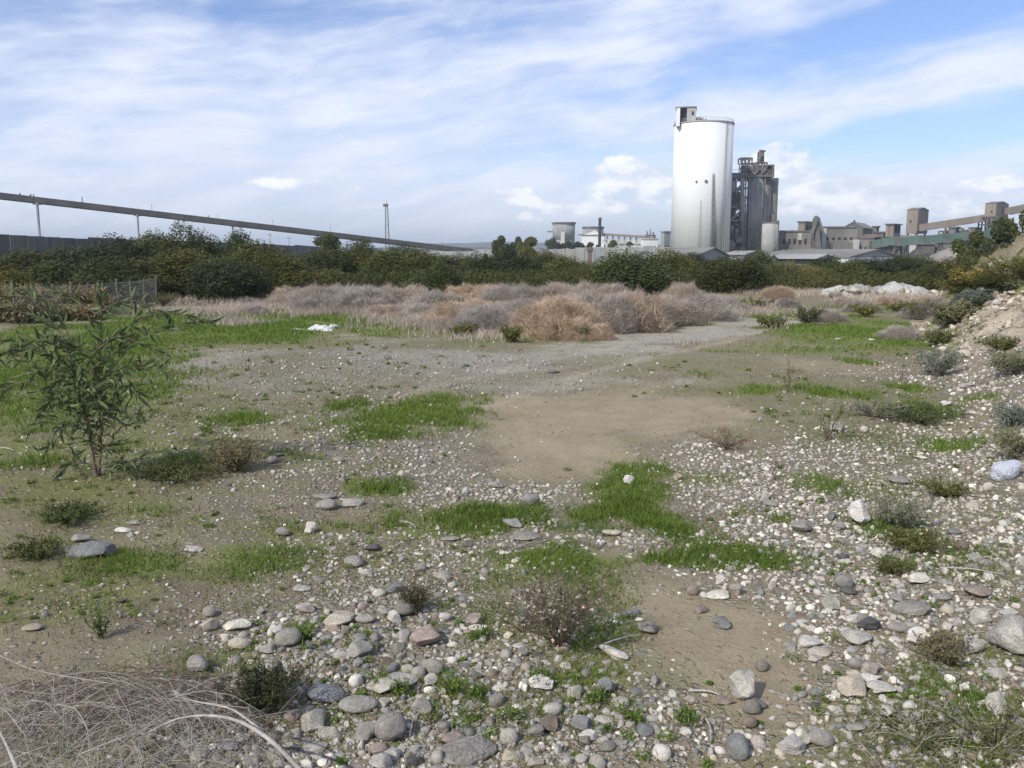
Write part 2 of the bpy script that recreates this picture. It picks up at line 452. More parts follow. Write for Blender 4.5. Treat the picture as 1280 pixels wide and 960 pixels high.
M['brush'] = leafy('dry_tan_pink_brush', (0.34, 0.285, 0.245), (0.68, 0.585, 0.505), 0.10, 0.3, warm=(1.08, 0.97, 0.88))
M['brush_grey'] = leafy('dry_grey_brush', (0.32, 0.275, 0.25), (0.60, 0.53, 0.485), 0.08, 0.3, warm=(1.0, 1.0, 1.0))
M['grass'] = leafy('fresh_green_grass', (0.06, 0.115, 0.022), (0.18, 0.275, 0.055), 0.0, 0.3)
M['drygrass'] = leafy('olive_dry_grass', (0.13, 0.115, 0.05), (0.27, 0.23, 0.12), 0.0, 0.3)
M['reed'] = leafy('dry_reed', (0.22, 0.18, 0.10), (0.46, 0.40, 0.26), 0.12, 0.3)
M['leaf_weed'] = leafy('weed_green_foliage', (0.07, 0.085, 0.04), (0.17, 0.19, 0.085), 0.25, 0.3)
M['sapling_leaf'] = leafy('grey_green_long_leaf', (0.05, 0.068, 0.04), (0.125, 0.155, 0.09), 0.35, 0.2, warm=(1.1, 1.05, 1.0))

def stone_mat(name, attr):
    m, q, b, o = new_mat(name)
    t = q.n('ShaderNodeTexCoord').outputs['Object']
    if attr: col = q.n('ShaderNodeAttribute', attribute_name='tone').outputs['Color']
    else: col = q.n('ShaderNodeObjectInfo').outputs['Color']
    n1 = q.noise(t, 14 if attr else 2.4, 6, 0.65).outputs[0]
    n2 = q.noise(t, 90 if attr else 14, 4, 0.6).outputs[0]
    c = q.mix(1.0, col, q.mix(q.ramp(n1, 0.3, 0.7), (0.72, 0.70, 0.68, 1), (1.12, 1.1, 1.08, 1)), 'MULTIPLY')
    c = q.mix(1.0, c, q.mix(q.ramp(n2, 0.35, 0.65), (0.82, 0.82, 0.82, 1), (1.1, 1.1, 1.1, 1)), 'MULTIPLY')
    q.nt.links.new(c, b.inputs['Base Color']); b.inputs['Roughness'].default_value = 0.9
    bp = q.n('ShaderNodeBump'); bp.inputs['Strength'].default_value = 0.5; bp.inputs['Distance'].default_value = 0.01 if attr else 0.1
    q.nt.links.new(n2, bp.inputs['Height']); q.nt.links.new(bp.outputs[0], b.inputs['Normal'])
    return m
M['stone'] = stone_mat('river_stone', False)
M['stones'] = stone_mat('small_stones', True)

# ground
m, q, b, o_ = new_mat('field_ground')
geo = q.n('ShaderNodeNewGeometry').outputs['Position']
ma = q.n('ShaderNodeAttribute', attribute_name='ma'); mb = q.n('ShaderNodeAttribute', attribute_name='mb')
sa = q.n('ShaderNodeSeparateColor'); q.nt.links.new(ma.outputs['Color'], sa.inputs[0])
sb = q.n('ShaderNodeSeparateColor'); q.nt.links.new(mb.outputs['Color'], sb.inputs[0])
nbig = q.noise(geo, 0.35, 5, 0.6).outputs[0]
nmid = q.noise(geo, 2.2, 6, 0.65).outputs[0]
nfine = q.noise(geo, 16, 5, 0.65).outputs[0]
nvf = q.noise(geo, 70, 3, 0.6).outputs[0]
v1 = q.voro(geo, 26); v2 = q.voro(geo, 62)
def wob(mask, lo=0.35, hi=0.65, amp=0.6):
    """break a soft mask up with noise"""
    k = q.m('ADD', mask, q.m('MULTIPLY', q.m('SUBTRACT', nmid, 0.5), amp*1.6))
    k = q.m('ADD', k, q.m('MULTIPLY', q.m('SUBTRACT', nfine, 0.5), amp))
    return q.ramp(k, lo, hi)
soil = q.mix(q.ramp(nmid, 0.3, 0.7), (0.165, 0.138, 0.092, 1), (0.27, 0.235, 0.168, 1))
soil = q.mix(q.ramp(nfine, 0.3, 0.75, 0, .5), soil, (0.29, 0.255, 0.20, 1))
dsoil = q.mix(q.ramp(nmid, 0.3, 0.7), (0.13, 0.108, 0.072, 1), (0.205, 0.175, 0.122, 1))
soil = q.mix(sb.outputs[1], soil, dsoil)
olive = q.mix(q.ramp(nfine, 0.3, 0.7), (0.11, 0.118, 0.045, 1), (0.215, 0.21, 0.10, 1))
soil = q.mix(wob(sb.outputs[0], 0.3, 0.8), soil, olive)
r1 = q.n('ShaderNodeSeparateColor'); q.nt.links.new(v1.outputs['Color'], r1.inputs[0])
r2 = q.n('ShaderNodeSeparateColor'); q.nt.links.new(v2.outputs['Color'], r2.inputs[0])
peb1 = q.mix(r1.outputs[0], (0.17, 0.155, 0.13, 1), (0.44, 0.41, 0.36, 1))
peb2 = q.mix(r2.outputs[0], (0.16, 0.145, 0.12, 1), (0.40, 0.375, 0.325, 1))
k2 = q.m('MULTIPLY', q.ramp(v2.outputs['Distance'], 0.62, 0.35), q.m('LESS_THAN', r2.outputs[1], q.m('MULTIPLY_ADD', sa.outputs[2], 0.75, 0.06)))
k1 = q.m('MULTIPLY', q.ramp(v1.outputs['Distance'], 0.6, 0.4), q.m('LESS_THAN', r1.outputs[1], q.m('MULTIPLY_ADD', sa.outputs[2], 0.6, 0.02)))
notan = q.m('SUBTRACT', 1.0, q.m('MULTIPLY', sa.outputs[1], 0.85))
k2 = q.m('MULTIPLY', k2, notan); k1 = q.m('MULTIPLY', k1, notan)
tan = q.mix(q.ramp(nmid, 0.25, 0.75), (0.265, 0.22, 0.155, 1), (0.36, 0.31, 0.23, 1))
tan = q.mix(q.ramp(nfine, 0.4, 0.8, 0, 0.5), tan, (0.22, 0.185, 0.13, 1))
col = q.mix(wob(sa.outputs[1], 0.25, 0.75, 0.4), soil, tan)
path = q.mix(q.ramp(nfine, 0.3, 0.7), (0.29, 0.275, 0.25, 1), (0.44, 0.42, 0.385, 1))
col = q.mix(wob(ma.outputs['Alpha'], 0.25, 0.8, 0.5), col, path)
scar = q.mix(q.ramp(nmid, 0.3, 0.7), (0.30, 0.25, 0.20, 1), (0.50, 0.445, 0.375, 1))
col = q.mix(wob(mb.outputs['Alpha'], 0.3, 0.7, 0.5), col, scar)
col = q.mix(k2, col, peb2); col = q.mix(k1, col, peb1)
green = q.mix(q.ramp(nfine, 0.25, 0.75), (0.085, 0.115, 0.028, 1), (0.19, 0.225, 0.07, 1))
green = q.mix(q.ramp(nbig, 0.35, 0.7), green, (0.19, 0.20, 0.085, 1))
col = q.mix(wob(sa.outputs[0], 0.3, 0.8, 0.65), col, green)
col = q.mix(q.ramp(q.m('MULTIPLY', nbig, 1.0), 0.3, 0.7, 0.12, 0.0), col, (0.08, 0.07, 0.055, 1))
olv = q.ramp(q.m('ADD', q.m('MULTIPLY', nbig, .6), q.m('MULTIPLY', nmid, .5)), 0.5, 0.66, 0, 0.55)
col = q.mix(q.m('MULTIPLY', q.m('MULTIPLY', olv, notan), q.m('SUBTRACT', 1.0, mb.outputs['Alpha'])), col, (0.135, 0.15, 0.055, 1))
col = q.mix(q.m('MULTIPLY', sb.outputs[2], q.ramp(nfine, .35, .65, .3, .75)), col, (0.40, 0.36, 0.30, 1))
col = q.mix(1.0, col, (1.07, 1.035, 0.945, 1), 'MULTIPLY')
q.nt.links.new(col, b.inputs['Base Color']); b.inputs['Roughness'].default_value = 0.95; b.inputs['Specular IOR Level'].default_value = 0.15
bh = q.m('ADD', q.m('MULTIPLY', nfine, 0.5), q.m('MULTIPLY', nvf, 0.25))
bh = q.m('ADD', bh, q.m('ADD', q.m('MULTIPLY', k1, q.m('SUBTRACT', 1.0, v1.outputs['Distance'])), q.m('MULTIPLY', k2, 0.5)))
bp = q.n('ShaderNodeBump'); bp.inputs['Strength'].default_value = 0.8; bp.inputs['Distance'].default_value = 0.03
q.nt.links.new(bh, bp.inputs['Height']); q.nt.links.new(bp.outputs[0], b.inputs['Normal'])
M['ground'] = m

# ------------------------------------------------------------------ ground cover masks (world-space ellipses)
def ell(px, py, rx, ry):
    """an ellipse of ground given by where it lies in the field"""
    cx, cy = gp(px, py)
    _, y1 = gp(px, max(py-ry, 352)); _, y0 = gp(px, min(py+ry, 1100))
    return cx, (y0+y1)/2, rx/F*cy*1.02, max((y1-y0)/2, 0.05), 1.0
def emask(lst, x, y, p=1.5, wob_=0.0, ns=3.0):
    t = np.zeros_like(x)
    if wob_: nx = (fbm(x, y, ns, 3, 31)-0.5)*wob_
    for e in lst:
        cx, cy, rx, ry, a = e
        d = ((x-cx)/rx)**2+((y-cy)/ry)**2
        if wob_: d = np.maximum(d*(1+2*nx)+nx, 0)
        t = np.maximum(t, a*np.exp(-d**p))
    return t
def E(rows): return [ell(*r[:4])[:4]+((r[4],) if len(r) > 4 else (1.0,)) for r in rows]
GRASS = E([(520, 522, 75, 20), (470, 545, 50, 10, .7), (430, 506, 26, 6), (300, 524, 34, 7), (470, 612, 36, 9), (575, 655, 72, 20), (635, 640, 48, 10), (690, 703, 95, 20), (740, 740, 55, 20, .55),
           (800, 590, 46, 12), (790, 620, 60, 16), (765, 640, 50, 12), (850, 668, 50, 20), (900, 695, 70, 18), (820, 655, 40, 16), (975, 650, 26, 8), (960, 705, 40, 12, .9), (45, 685, 32, 10), (150, 705, 75, 20, .8), (200, 640, 40, 10, .5),
           (345, 700, 75, 20, .75), (350, 665, 60, 10, .5), (370, 795, 30, 14), (255, 830, 60, 20, .6), (560, 870, 30, 12, .7), (700, 850, 60, 12, .75), (610, 780, 60, 20, .6), (740, 800, 60, 25, .7), (630, 730, 50, 12, .6),
           (1020, 490, 30, 6), (945, 488, 30, 6, .8), (1140, 486, 26, 5), (1150, 515, 48, 10), (1195, 558, 30, 9), (1075, 495, 18, 5), (1130, 670, 50, 18, .8), (1115, 708, 22, 9), (1175, 612, 24, 10), (1020, 605, 40, 10, .7),
           (1070, 452, 20, 4), (1160, 430, 60, 14, .7), (1230, 498, 24, 8, .7), (1220, 820, 70, 30, .55), (1180, 930, 130, 60, .6), (1230, 720, 50, 25, .5), (1080, 550, 60, 8, .4), (880, 470, 30, 5, .6),
           (20, 580, 50, 10, .7), (230, 580, 60, 12, .55), (80, 640, 40, 9, .6), (10, 480, 90, 40, .8), (60, 520, 90, 30, .6), (150, 480, 70, 16, .6), (520, 920, 200, 30, .3), (380, 570, 50, 6, .5), (330, 760, 40, 10, .4), (620, 880, 160, 24, .45), (540, 850, 60, 14, .5), (830, 700, 40, 10, .7), (880, 600, 50, 10, .5), (940, 640, 40, 10, .5), (700, 660, 60, 12, .6), (1230, 900, 90, 60, .7), (1100, 620, 50, 12, .5), (1200, 700, 50, 16, .5), (1000, 700, 50, 12, .5), (740, 845, 60, 20, .6), (180, 705, 60, 16, .7), (290, 720, 70, 16, .5), (1080, 650, 30, 10, .6), (440, 660, 60, 8, .5), (420, 530, 70, 8, .5), (560, 500, 50, 8, .6), (100, 760, 100, 16, .4)])
FIELD = E([(250, 395, 330, 12), (130, 425, 230, 25), (60, 450, 170, 35), (100, 470, 190, 30, .9), (60, 505, 130, 22, .8), (220, 452, 120, 12, .7), (420, 412, 220, 15, .95), (560, 412, 160, 12, .8), (400, 392, 220, 9, .9), (620, 425, 120, 7, .55), (330, 425, 160, 11, .75), (940, 385, 60, 8, .9), (980, 405, 60, 10, .8),
           (1050, 400, 130, 14, 1), (1080, 420, 130, 12, .9), (1020, 440, 120, 8, .7), (1120, 385, 80, 8, .7), (940, 432, 80, 8, .5), (740, 428, 30, 4, .8), (880, 405, 50, 6, .7)])
TAN = E([(770, 520, 185, 34), (700, 565, 110, 26), (680, 590, 80, 14, .8), (880, 505, 90, 16, .7), (1060, 460, 130, 12, .6), (900, 800, 130, 60, .9), (960, 870, 110, 80, .9), (830, 760, 60, 30, .9), (560, 630, 70, 8, .5), (450, 640, 80, 10, .4), (1000, 430, 120, 12, .4), (760, 480, 200, 14, .5)])
PATH = E([(900, 414, 60, 6), (940, 405, 40, 6), (850, 424, 80, 7), (760, 438, 150, 10, .8), (600, 448, 260, 14, .75), (955, 402, 50, 5), (985, 398, 26, 4, .8), (450, 450, 260, 22, .6), (370, 480, 180, 22, .45), (680, 480, 180, 16, .5), (620, 460, 300, 10, .5)])
OLIVE = E([(150, 540, 260, 60, .8), (300, 500, 260, 30, .55), (1000, 520, 260, 60, .55), (600, 900, 340, 50, .7), (1150, 640, 120, 60, .4), (400, 700, 260, 60, .6), (80, 620, 130, 50, .9), (120, 740, 180, 70, .7), (300, 700, 170, 60, .6), (240, 560, 150, 30, .8), (60, 560, 110, 40, .8), (430, 540, 140, 36, .6), (500, 640, 60, 12, .9), (480, 580, 40, 8, .7), (1160, 900, 170, 90, .8), (1100, 560, 160, 40, .55), (1090, 430, 160, 24, .6), (700, 780, 140, 60, .6), (350, 440, 200, 30, .55), (1000, 480, 140, 24, .5),
           (1140, 500, 110, 30, .6), (900, 640, 120, 40, .4), (1240, 740, 60, 60, .5), (150, 500, 200, 50, .6)])
DARK = E([(300, 620, 250, 60, .45), (200, 760, 260, 80, .6), (120, 600, 160, 40, .6), (450, 600, 120, 40, .4)])
GRAVEL = E([(440, 480, 330, 60, .8), (480, 580, 160, 60, .85), (480, 800, 300, 130, 1), (700, 920, 300, 80, 1), (950, 620, 200, 60, 1), (1100, 720, 220, 110, 1), (1180, 600, 170, 80, 1), (1230, 480, 120, 60, .9), (700, 640, 160, 40, .9), (900, 900, 200, 60, .8), (330, 620, 200, 40, .5), (250, 680, 160, 40, .4), (1120, 860, 160, 100, .9), (870, 560, 70, 20, .8), (620, 720, 120, 40, .8)])
SCAR = E([(1250, 400, 60, 26), (1232, 430, 50, 16, .8), (1225, 372, 40, 14), (1268, 345, 30, 12), (1240, 385, 55, 20), (1265, 365, 40, 16), (1210, 410, 36, 12, .8), (1275, 420, 40, 22, .8), (1250, 455, 60, 22, .6), (1215, 455, 50, 16, .4)])
COBBLE = E([(480, 800, 230, 60), (400, 860, 200, 60), (560, 850, 210, 60), (640, 910, 260, 50, .8), (480, 930, 250, 40), (330, 790, 90, 26, .9), (430, 715, 70, 20, .5), (1090, 760, 110, 70), (1050, 700, 110, 40), (1120, 850, 90, 60, .95), (1200, 800, 90, 60, .9), (1060, 900, 90, 40, .6),
            (900, 740, 80, 10, .6), (960, 930, 120, 30, .3), (720, 860, 80, 50, .8), (1200, 700, 100, 40), (880, 920, 100, 30, .25), (1010, 800, 60, 30, .4)])
RUBBLE = E([(940, 590, 120, 28), (1000, 630, 150, 36), (1060, 680, 140, 30), (1200, 660, 110, 60), (1130, 620, 110, 30), (1230, 560, 60, 50, .9), (1210, 480, 60, 40, .7), (1250, 440, 50, 30, .7), (620, 618, 110, 18, .7), (600, 690, 130, 26, .6), (480, 580, 130, 40, .28), (430, 540, 160, 40, .18), (660, 660, 90, 20, .7), (770, 680, 120, 20, .6), (880, 560, 40, 14, .9),
            (900, 625, 60, 30, .9), (1050, 570, 160, 14, .6), (1100, 560, 120, 30, .35), (950, 660, 60, 30, .8), (960, 720, 100, 20, .9), (300, 560, 160, 40, .12), (440, 700, 100, 30, .5)])
BARE = E([(900, 800, 95, 42), (950, 880, 70, 60, .8), (830, 765, 50, 24, .9), (770, 525, 180, 36), (690, 575, 90, 22)])

def cover(x, y):
    gr = np.maximum(emask(GRASS, x, y, 2, .9, 2.0), emask(FIELD, x, y, 1.5, 1.2, .4))
    return gr

# ground sheet
ys = [-6.0]
while ys[-1] < 4000:
    y = ys[-1]
    ys.append(y+(0.4 if y < 1.5 else 0.045+0.0115*(y-1.5)))
ys = np.array(ys); NX = 380
tt = np.linspace(-1, 1, NX); tt = tt*0.55+tt**3*0.45
XX = tt[None, :]*(1.35*np.maximum(ys, 0)+5.0)[:, None]*1.15; YY = np.repeat(ys[:, None], NX, 1)
xf, yf = XX.ravel(), YY.ravel()
zf = height(xf, yf)
nr = len(ys)
idx = np.arange(nr*NX).reshape(nr, NX)
quads = np.stack([idx[:-1, :-1], idx[:-1, 1:], idx[1:, 1:], idx[1:, :-1]], -1).reshape(-1, 4)
near = yf < 130
def fullmask(lst, p=1.5, w=.8, ns=1.5):
    r = np.zeros_like(xf); r[near] = emask(lst, xf[near], yf[near], p, w, ns); return r
gm = np.zeros_like(xf); gm[near] = cover(xf[near], yf[near])
rest = np.clip((yf-32)/15, 0, 1)
pth = fullmask(PATH, 1.5, 1.2, .7); gm = np.maximum(gm, 0.55*rest)*(1-.85*pth)
grv = fullmask(GRAVEL); bare = fullmask(BARE)
ma_ = np.stack([gm, fullmask(TAN, 1.5, 1.0, .9), np.maximum(grv*(1-.8*bare), .15), fullmask(PATH, 1.5, 1.2, .7)], 1)
# wheel tracks worn along the gravel track
rp = np.array([gp(*p) for p in ((1010, 394), (955, 404), (870, 424), (760, 446), (640, 476), (500, 520), (360, 566))])
ruts = np.zeros_like(xf); dmin = np.full(xf.shape, 9.0); sgn = np.zeros_like(xf)
for a, b in zip(rp[:-1], rp[1:]):
    ab = b-a; t_ = np.clip(((xf-a[0])*ab[0]+(yf-a[1])*ab[1])/(ab@ab), 0, 1); d_ = np.hypot(xf-a[0]-t_*ab[0], yf-a[1]-t_*ab[1]); dmin = np.minimum(dmin, d_)
ruts = np.exp(-((dmin-.75)/.17)**2)*np.clip((yf-7)/8, 0, 1)*(.35+.9*fbm(xf, yf, .8, 3, 17))
mb_ = np.stack([np.maximum(fullmask(OLIVE), .5*rest), fullmask(DARK), ruts, fullmask(SCAR, 2)], 1)
ground_me = np_mesh('ground', np.stack([xf, yf, zf], 1), quads, [M['ground']], {'ma': ma_, 'mb': mb_}, smooth=True)
tag(link('ground', ground_me), kind='structure')
#SECTION_PLANT
# ================================================================== FACTORY AND FAR BACKGROUND
def slope_m(px, py): return ray(px, py)[0]
class FB:
    """a rectangular block seen at a corner: left face, near edge, right face"""
    def __init__(s, D, pl, pm, pr, pt, pb, a=50.0, depth=None, zb=None):
        if depth is None: a = max(a, math.degrees(math.atan2(pm-640, F))+12)
        a = R(a); pc = (pt+pb)/2
        s.P = at(pm, pc, D); s.P.z = 0
        s.tl = Vector((-math.cos(a), math.sin(a), 0)); s.tr = Vector((math.sin(a), math.cos(a), 0))
        def ln(t, px):
            k = slope_m(px, pc); return (k*s.P.y-s.P.x)/(t.x-k*t.y)
        s.L = ln(s.tl, pl); s.W = depth if depth else ln(s.tr, pr)
        s.z1 = at(pm, pt, D).z; s.z0 = at(pm, pb, D).z if zb is None else zb
    def c(s, u, v, z): return s.P+s.tl*(u*s.L)+s.tr*(v*s.W)+Vector((0, 0, z))
    def centre(s): p = s.c(.5, .5, 0); return (p.x, p.y, 0)
    def body(s, mb, z0=None, z1=None, u0=0, u1=1, v0=0, v1=1, out=0.0):
        z0 = s.z0 if z0 is None else z0; z1 = s.z1 if z1 is None else z1
        o = s.c(u0, v0, z0)-s.tl*out-s.tr*out
        return mb.frame(o, s.tl*((u1-u0)*s.L+2*out), s.tr*((v1-v0)*s.W+2*out), Vector((0, 0, z1-z0)))
    def gable(s, mb, rise, over=0.5, th=0.35, axis='l'):
        """pitched roof; the ridge runs along the left face ('l') or the right face ('r')"""
        if axis == 'l': e, L, f, W = s.tl, s.L, s.tr, s.W
        else: e, L, f, W = s.tr, s.W, s.tl, s.L
        o = s.P-e*over
        zt = s.z1
        pts = [o-f*over+Vector((0, 0, zt-rise*over/(W/2)+.02)), o+f*W/2+Vector((0, 0, zt+rise)), o+f*(W+over)+Vector((0, 0, zt-rise*over/(W/2)+.02))]
        pts += [p+Vector((0, 0, th)) for p in reversed(pts)]
        return mb.prism(pts, e*(L+2*over))
    def gable_wall(s, mb, rise, axis='l'):
        if axis == 'l': e, L, f, W = s.tl, s.L, s.tr, s.W
        else: e, L, f, W = s.tr, s.W, s.tl, s.L
        return mb.prism([s.P+Vector((0, 0, s.z1)), s.P+f*W+Vector((0, 0, s.z1)), s.P+f*W/2+Vector((0, 0, s.z1+rise))], e*L)
    def panel(s, mb, face, u0, u1, z0, z1, out=0.12):
        """thin raised panel on the left ('l') or right ('r') face, u as a fraction, z as a fraction of the height"""
        e, L, nrm = (s.tl, s.L, -s.tr) if face == 'l' else (s.tr, s.W, -s.tl)
        H = s.z1-s.z0
        o = s.P+e*(u0*L)+nrm*out+Vector((0, 0, s.z0+z0*H))
        return mb.frame(o, e*((u1-u0)*L), -nrm*(out+0.1), Vector((0, 0, (z1-z0)*H)))
def windows(fb, root, face, n, z0, z1, mat='dark_open', margin=.08, name='window', fill=.5):
    for i in range(n):
        u = margin+(1-2*margin)*(i+.5)/n; w = (1-2*margin)/n*fill/2
        m_ = MB(); fb.panel(m_, face, u-w, u+w, z0, z1, .06); m_.build(name, M[mat], root)

# ---- tall white silo
D = 300.0
c = at(874.5, 318, D); sc_, sr = (c.x, c.y), 9.95
ztop = at(874.5, 153.5, D-sr*.6).z
r_ = thing('white_silo', 'tall round white silo streaked with dark stains, with a small block house on its roof', 'silo', (c.x, c.y, 0))
mb = MB(); mb.cyl(sc_, sr, -1, ztop, 72); mb.build('shell', M['silo'], r_, smooth=True)
mb = MB(); mb.cyl(sc_, sr+.25, ztop, ztop+.35, 72); mb.build('roof_slab', M['concrete_pale'], r_)
mb = MB()
for i in range(48):
    a = 2*math.pi*i/48
    p = Vector((c.x+(sr-.1)*math.cos(a), c.y+(sr-.1)*math.sin(a), ztop+.3)); p2 = Vector((c.x+(sr-.1)*math.cos(a+2*math.pi/48), c.y+(sr-.1)*math.sin(a+2*math.pi/48), ztop+.3))
    mb.bar(p, p+Vector((0, 0, 1.1)), .07); mb.bar(p+Vector((0, 0, 1.1)), p2+Vector((0, 0, 1.1)), .07); mb.bar(p+Vector((0, 0, .6)), p2+Vector((0, 0, .6)), .05)
mb.build('railing', M['steel_pale'], r_)
fb = FB(294, 858.5, 870, 871, 133.5, 153, a=12, depth=7, zb=ztop+.3)
mb = MB(); fb.body(mb); hh = mb.build('roof_house', M['concrete_pale'], r_)
mb = MB(); fb.panel(mb, 'l', .25, .45, .45, .7); mb.build('window', M['dark_open'], hh)
fb2 = FB(296, 850, 858.4, 859, 136, 152, a=12, depth=5, zb=ztop+.3)
mb = MB(); fb2.body(mb); mb.build('dark_bay', M['dark_open'], hh)
fb3 = FB(294, 845.5, 850, 850.5, 135, 156, a=12, depth=6, zb=ztop-1)
mb = MB(); fb3.body(mb); mb.build('side_wall', M['white'], hh)
fb4 = FB(293.6, 844.5, 871, 872, 132.6, 133.6, a=12, depth=8)
mb = MB(); fb4.body(mb, fb4.z0, fb4.z1+.05); mb.build('canopy_slab', M['concrete'], hh)
mb = MB()
p = at(860, 133, 296); mb.bar(p, p+Vector((0, 0, 1.6)), .08)
mb.build('lightning_rod', M['steel_pale'], r_)
mb = MB()
for px, w, h in ((873, 1.3, 1.5), (876.5, 1.0, 1.1), (880, .8, .7)):
    p = at(px, 152, 294); mb.box(p.x-w/2, p.x+w/2, p.y, p.y+2, ztop+.3, ztop+.3+h)
    mb.tube((p.x, p.y+1, ztop+h), (p.x+1, p.y+1, ztop+h+.6), .25)
mb.build('roof_machinery', M['steel'], r_)
mb = MB()
a0 = math.radians(-90+38)
lx, ly = c.x+(sr+.25)*math.cos(a0), c.y+(sr+.25)*math.sin(a0)
for dx in (-.3, .3): mb.bar((lx+dx, ly, 0), (lx+dx, ly, ztop+1), .08)
for k in range(60): mb.bar((lx-.3, ly, 1+k*ztop/60), (lx+.3, ly, 1+k*ztop/60), .05)
mb.build('ladder', M['steel_pale'], r_)
for px, py, rr_ in ((870.6, 227, .35), (882.5, 226.5, .5)):
    k, n_ = ray(px, py); aa, bb, cc = 1+k*k, -2*(c.x*k+c.y), c.x**2+c.y**2-sr*sr
    Yh = (-bb-math.sqrt(bb*bb-4*aa*cc))/(2*aa); p = at(px, py, Yh); nv = Vector((p.x-c.x, p.y-c.y, 0)).normalized()
    mb = MB(); mb.tube(p-nv*.2, p+nv*.35, rr_, 10); mb.build('outlet', M['steel'], r_)

# ---- clinker silo block with preheater steelwork
D = 318.0
r_ = thing('concrete_tower', 'tall grey ribbed concrete tower with dark steelwork on top, right of the white silo', 'tower', at(945, 318, D)*1.0)
r_.location.z = 0
zt = at(945, 222, D).z
for i, (px, rad, dd, top) in enumerate(((941, 2.9, 0, 222), (951.5, 2.6, 1.5, 221), (960, 2.6, 4, 222))):
    p = at(px, 318, D+dd); mb = MB(); mb.cyl(p[:2], rad, -1, at(px, top, D).z, 28)
    mb.build('silo_cell', M['concrete' if i == 0 else 'concrete_dark'], r_, smooth=True)
p0, p1 = at(932.5, 222, D-3), at(967, 222, D-3)
mb = MB(); mb.box(p0.x, p1.x, D-3.4, D+6, zt, zt+.7); mb.box(p0.x+.5, p1.x-1.5, D-2, D+5, zt+.7, zt+1.2); mb.build('top_deck', M['steel'], r_)
mb = MB()                                                # steel frame on the deck
def frame3(mb, px0, px1, pyt, pyb, D0, dep, nx, nz, w=.28):
    a, b = at(px0, pyb, D0), at(px1, pyb, D0); zt_ = at(px0, pyt, D0).z
    for j in (0, 1):
        for i in range(nx+1):
            x = a.x+(b.x-a.x)*i/nx; mb.bar((x, D0+dep*j, a.z), (x, D0+dep*j, zt_), w)
        for k in range(1, nz+1):
            z = a.z+(zt_-a.z)*k/nz; mb.bar((a.x, D0+dep*j, z), (b.x, D0+dep*j, z), w)
    for k in range(1, nz+1):
        z = a.z+(zt_-a.z)*k/nz
        for i in range(nx+1):
            x = a.x+(b.x-a.x)*i/nx; mb.bar((x, D0, z), (x, D0+dep, z), w)
    for i in range(nx):
        for k in range(nz):
            if (i+k) % 2 == 0:
                x0 = a.x+(b.x-a.x)*i/nx; x1 = a.x+(b.x-a.x)*(i+1)/nx; z0 = a.z+(zt_-a.z)*k/nz; z1 = a.z+(zt_-a.z)*(k+1)/nz
                mb.bar((x0, D0, z0), (x1, D0, z1), w*.6)
frame3(mb, 944.5, 958.5, 203, 221, D-2, 4, 4, 5)
frame3(mb, 926.5, 940, 197.5, 204, D-2, 4, 3, 1, .45); frame3(mb, 927.5, 943, 204, 215, D-2, 4, 4, 2, .3)
frame3(mb, 949, 954, 190, 203, D-1, 2, 1, 3, .35)
frame3(mb, 957, 966, 212, 222, D-2, 4, 3, 2, .3)
mb.build('steel_frame', M['steel'], r_)
mb = MB()
for px, pyt, pyb, w in ((931.5, 207, 216, 1.5), (936, 209, 216, 1.0), (948, 207, 220, 1.1), (953, 210, 221, 1.5), (957.5, 207, 220, .8), (951.5, 194, 204, .7), (963, 206, 221, 1.0), (961, 208, 221, .9)):
    p = at(px, pyb, D); mb.box(p.x-w, p.x+w, D-1.2, D+1.2, p.z, at(px, pyt, D).z)
for px, pyt, pyb, r in ((950, 188, 200, .35), (946, 204, 212, .5), (941, 206, 218, .4), (958.5, 204, 214, .3), (966, 208, 222, .3)):
    mb.tube(at(px, pyb, D-2.3), at(px, pyt, D-2.3), r)
mb.tube(at(949, 188, D-2), at(957, 189, D-2), .3); mb.tube(at(949, 190, D-2), at(952, 196, D-2), .7)
for k in range(6):
    mb.tube(at(944+k*2.6, 219-(k % 3)*3, D-2.6), at(946+k*2.6, 210-(k % 2)*3, D-2.6), .35)
mb.build('hopper', M['steel'], r_)
mb = MB(); mb.tube(at(947.5, 223, D-4), at(946.5, 246, D-4), .45); mb.tube(at(946.5, 246, D-4), at(946.5, 262, D-4), .3)
for px in (956.5, 937): mb.tube(at(px, 223, D-3.5), at(px-1, 310, D-3.5), .14)
mb.build('downpipe', M['steel_mid'], r_)
mb = MB(); a, b = at(908, 226, D-1), at(938, 226, D-1); mb.box(a.x-2, b.x, D-2, D+2, at(908, 224, D).z, at(908, 216.5, D).z)
mb.build('bridge_gallery', M['steel'], r_)
mb = MB()
for k in range(10):
    x = a.x+(b.x-a.x)*k/10; mb.bar((x, D-2.2, at(908, 217, D).z), (x+1, D-2.2, at(908, 224, D).z), .2)
zb = at(908, 216.5, D).z
mb.bar((a.x, D-2.3, zb+1), (b.x, D-2.3, zb+1), .12)
mb.build('bridge_brace', M['steel_mid'], r_)
p = at(968.5, 224, D); mb = MB(); mb.bar(at(964, 223, D-3), at(970.5, 226, D-3), .5); mb.box(p.x-.3, p.x+.5, D-1, D+1, at(968, 320, D).z, at(968, 285, D).z)
mb.box(p.x-.8, p.x+.6, D-1, D+3, -1, at(968, 268, D).z); mb.build('side_shaft', M['steel'], r_)

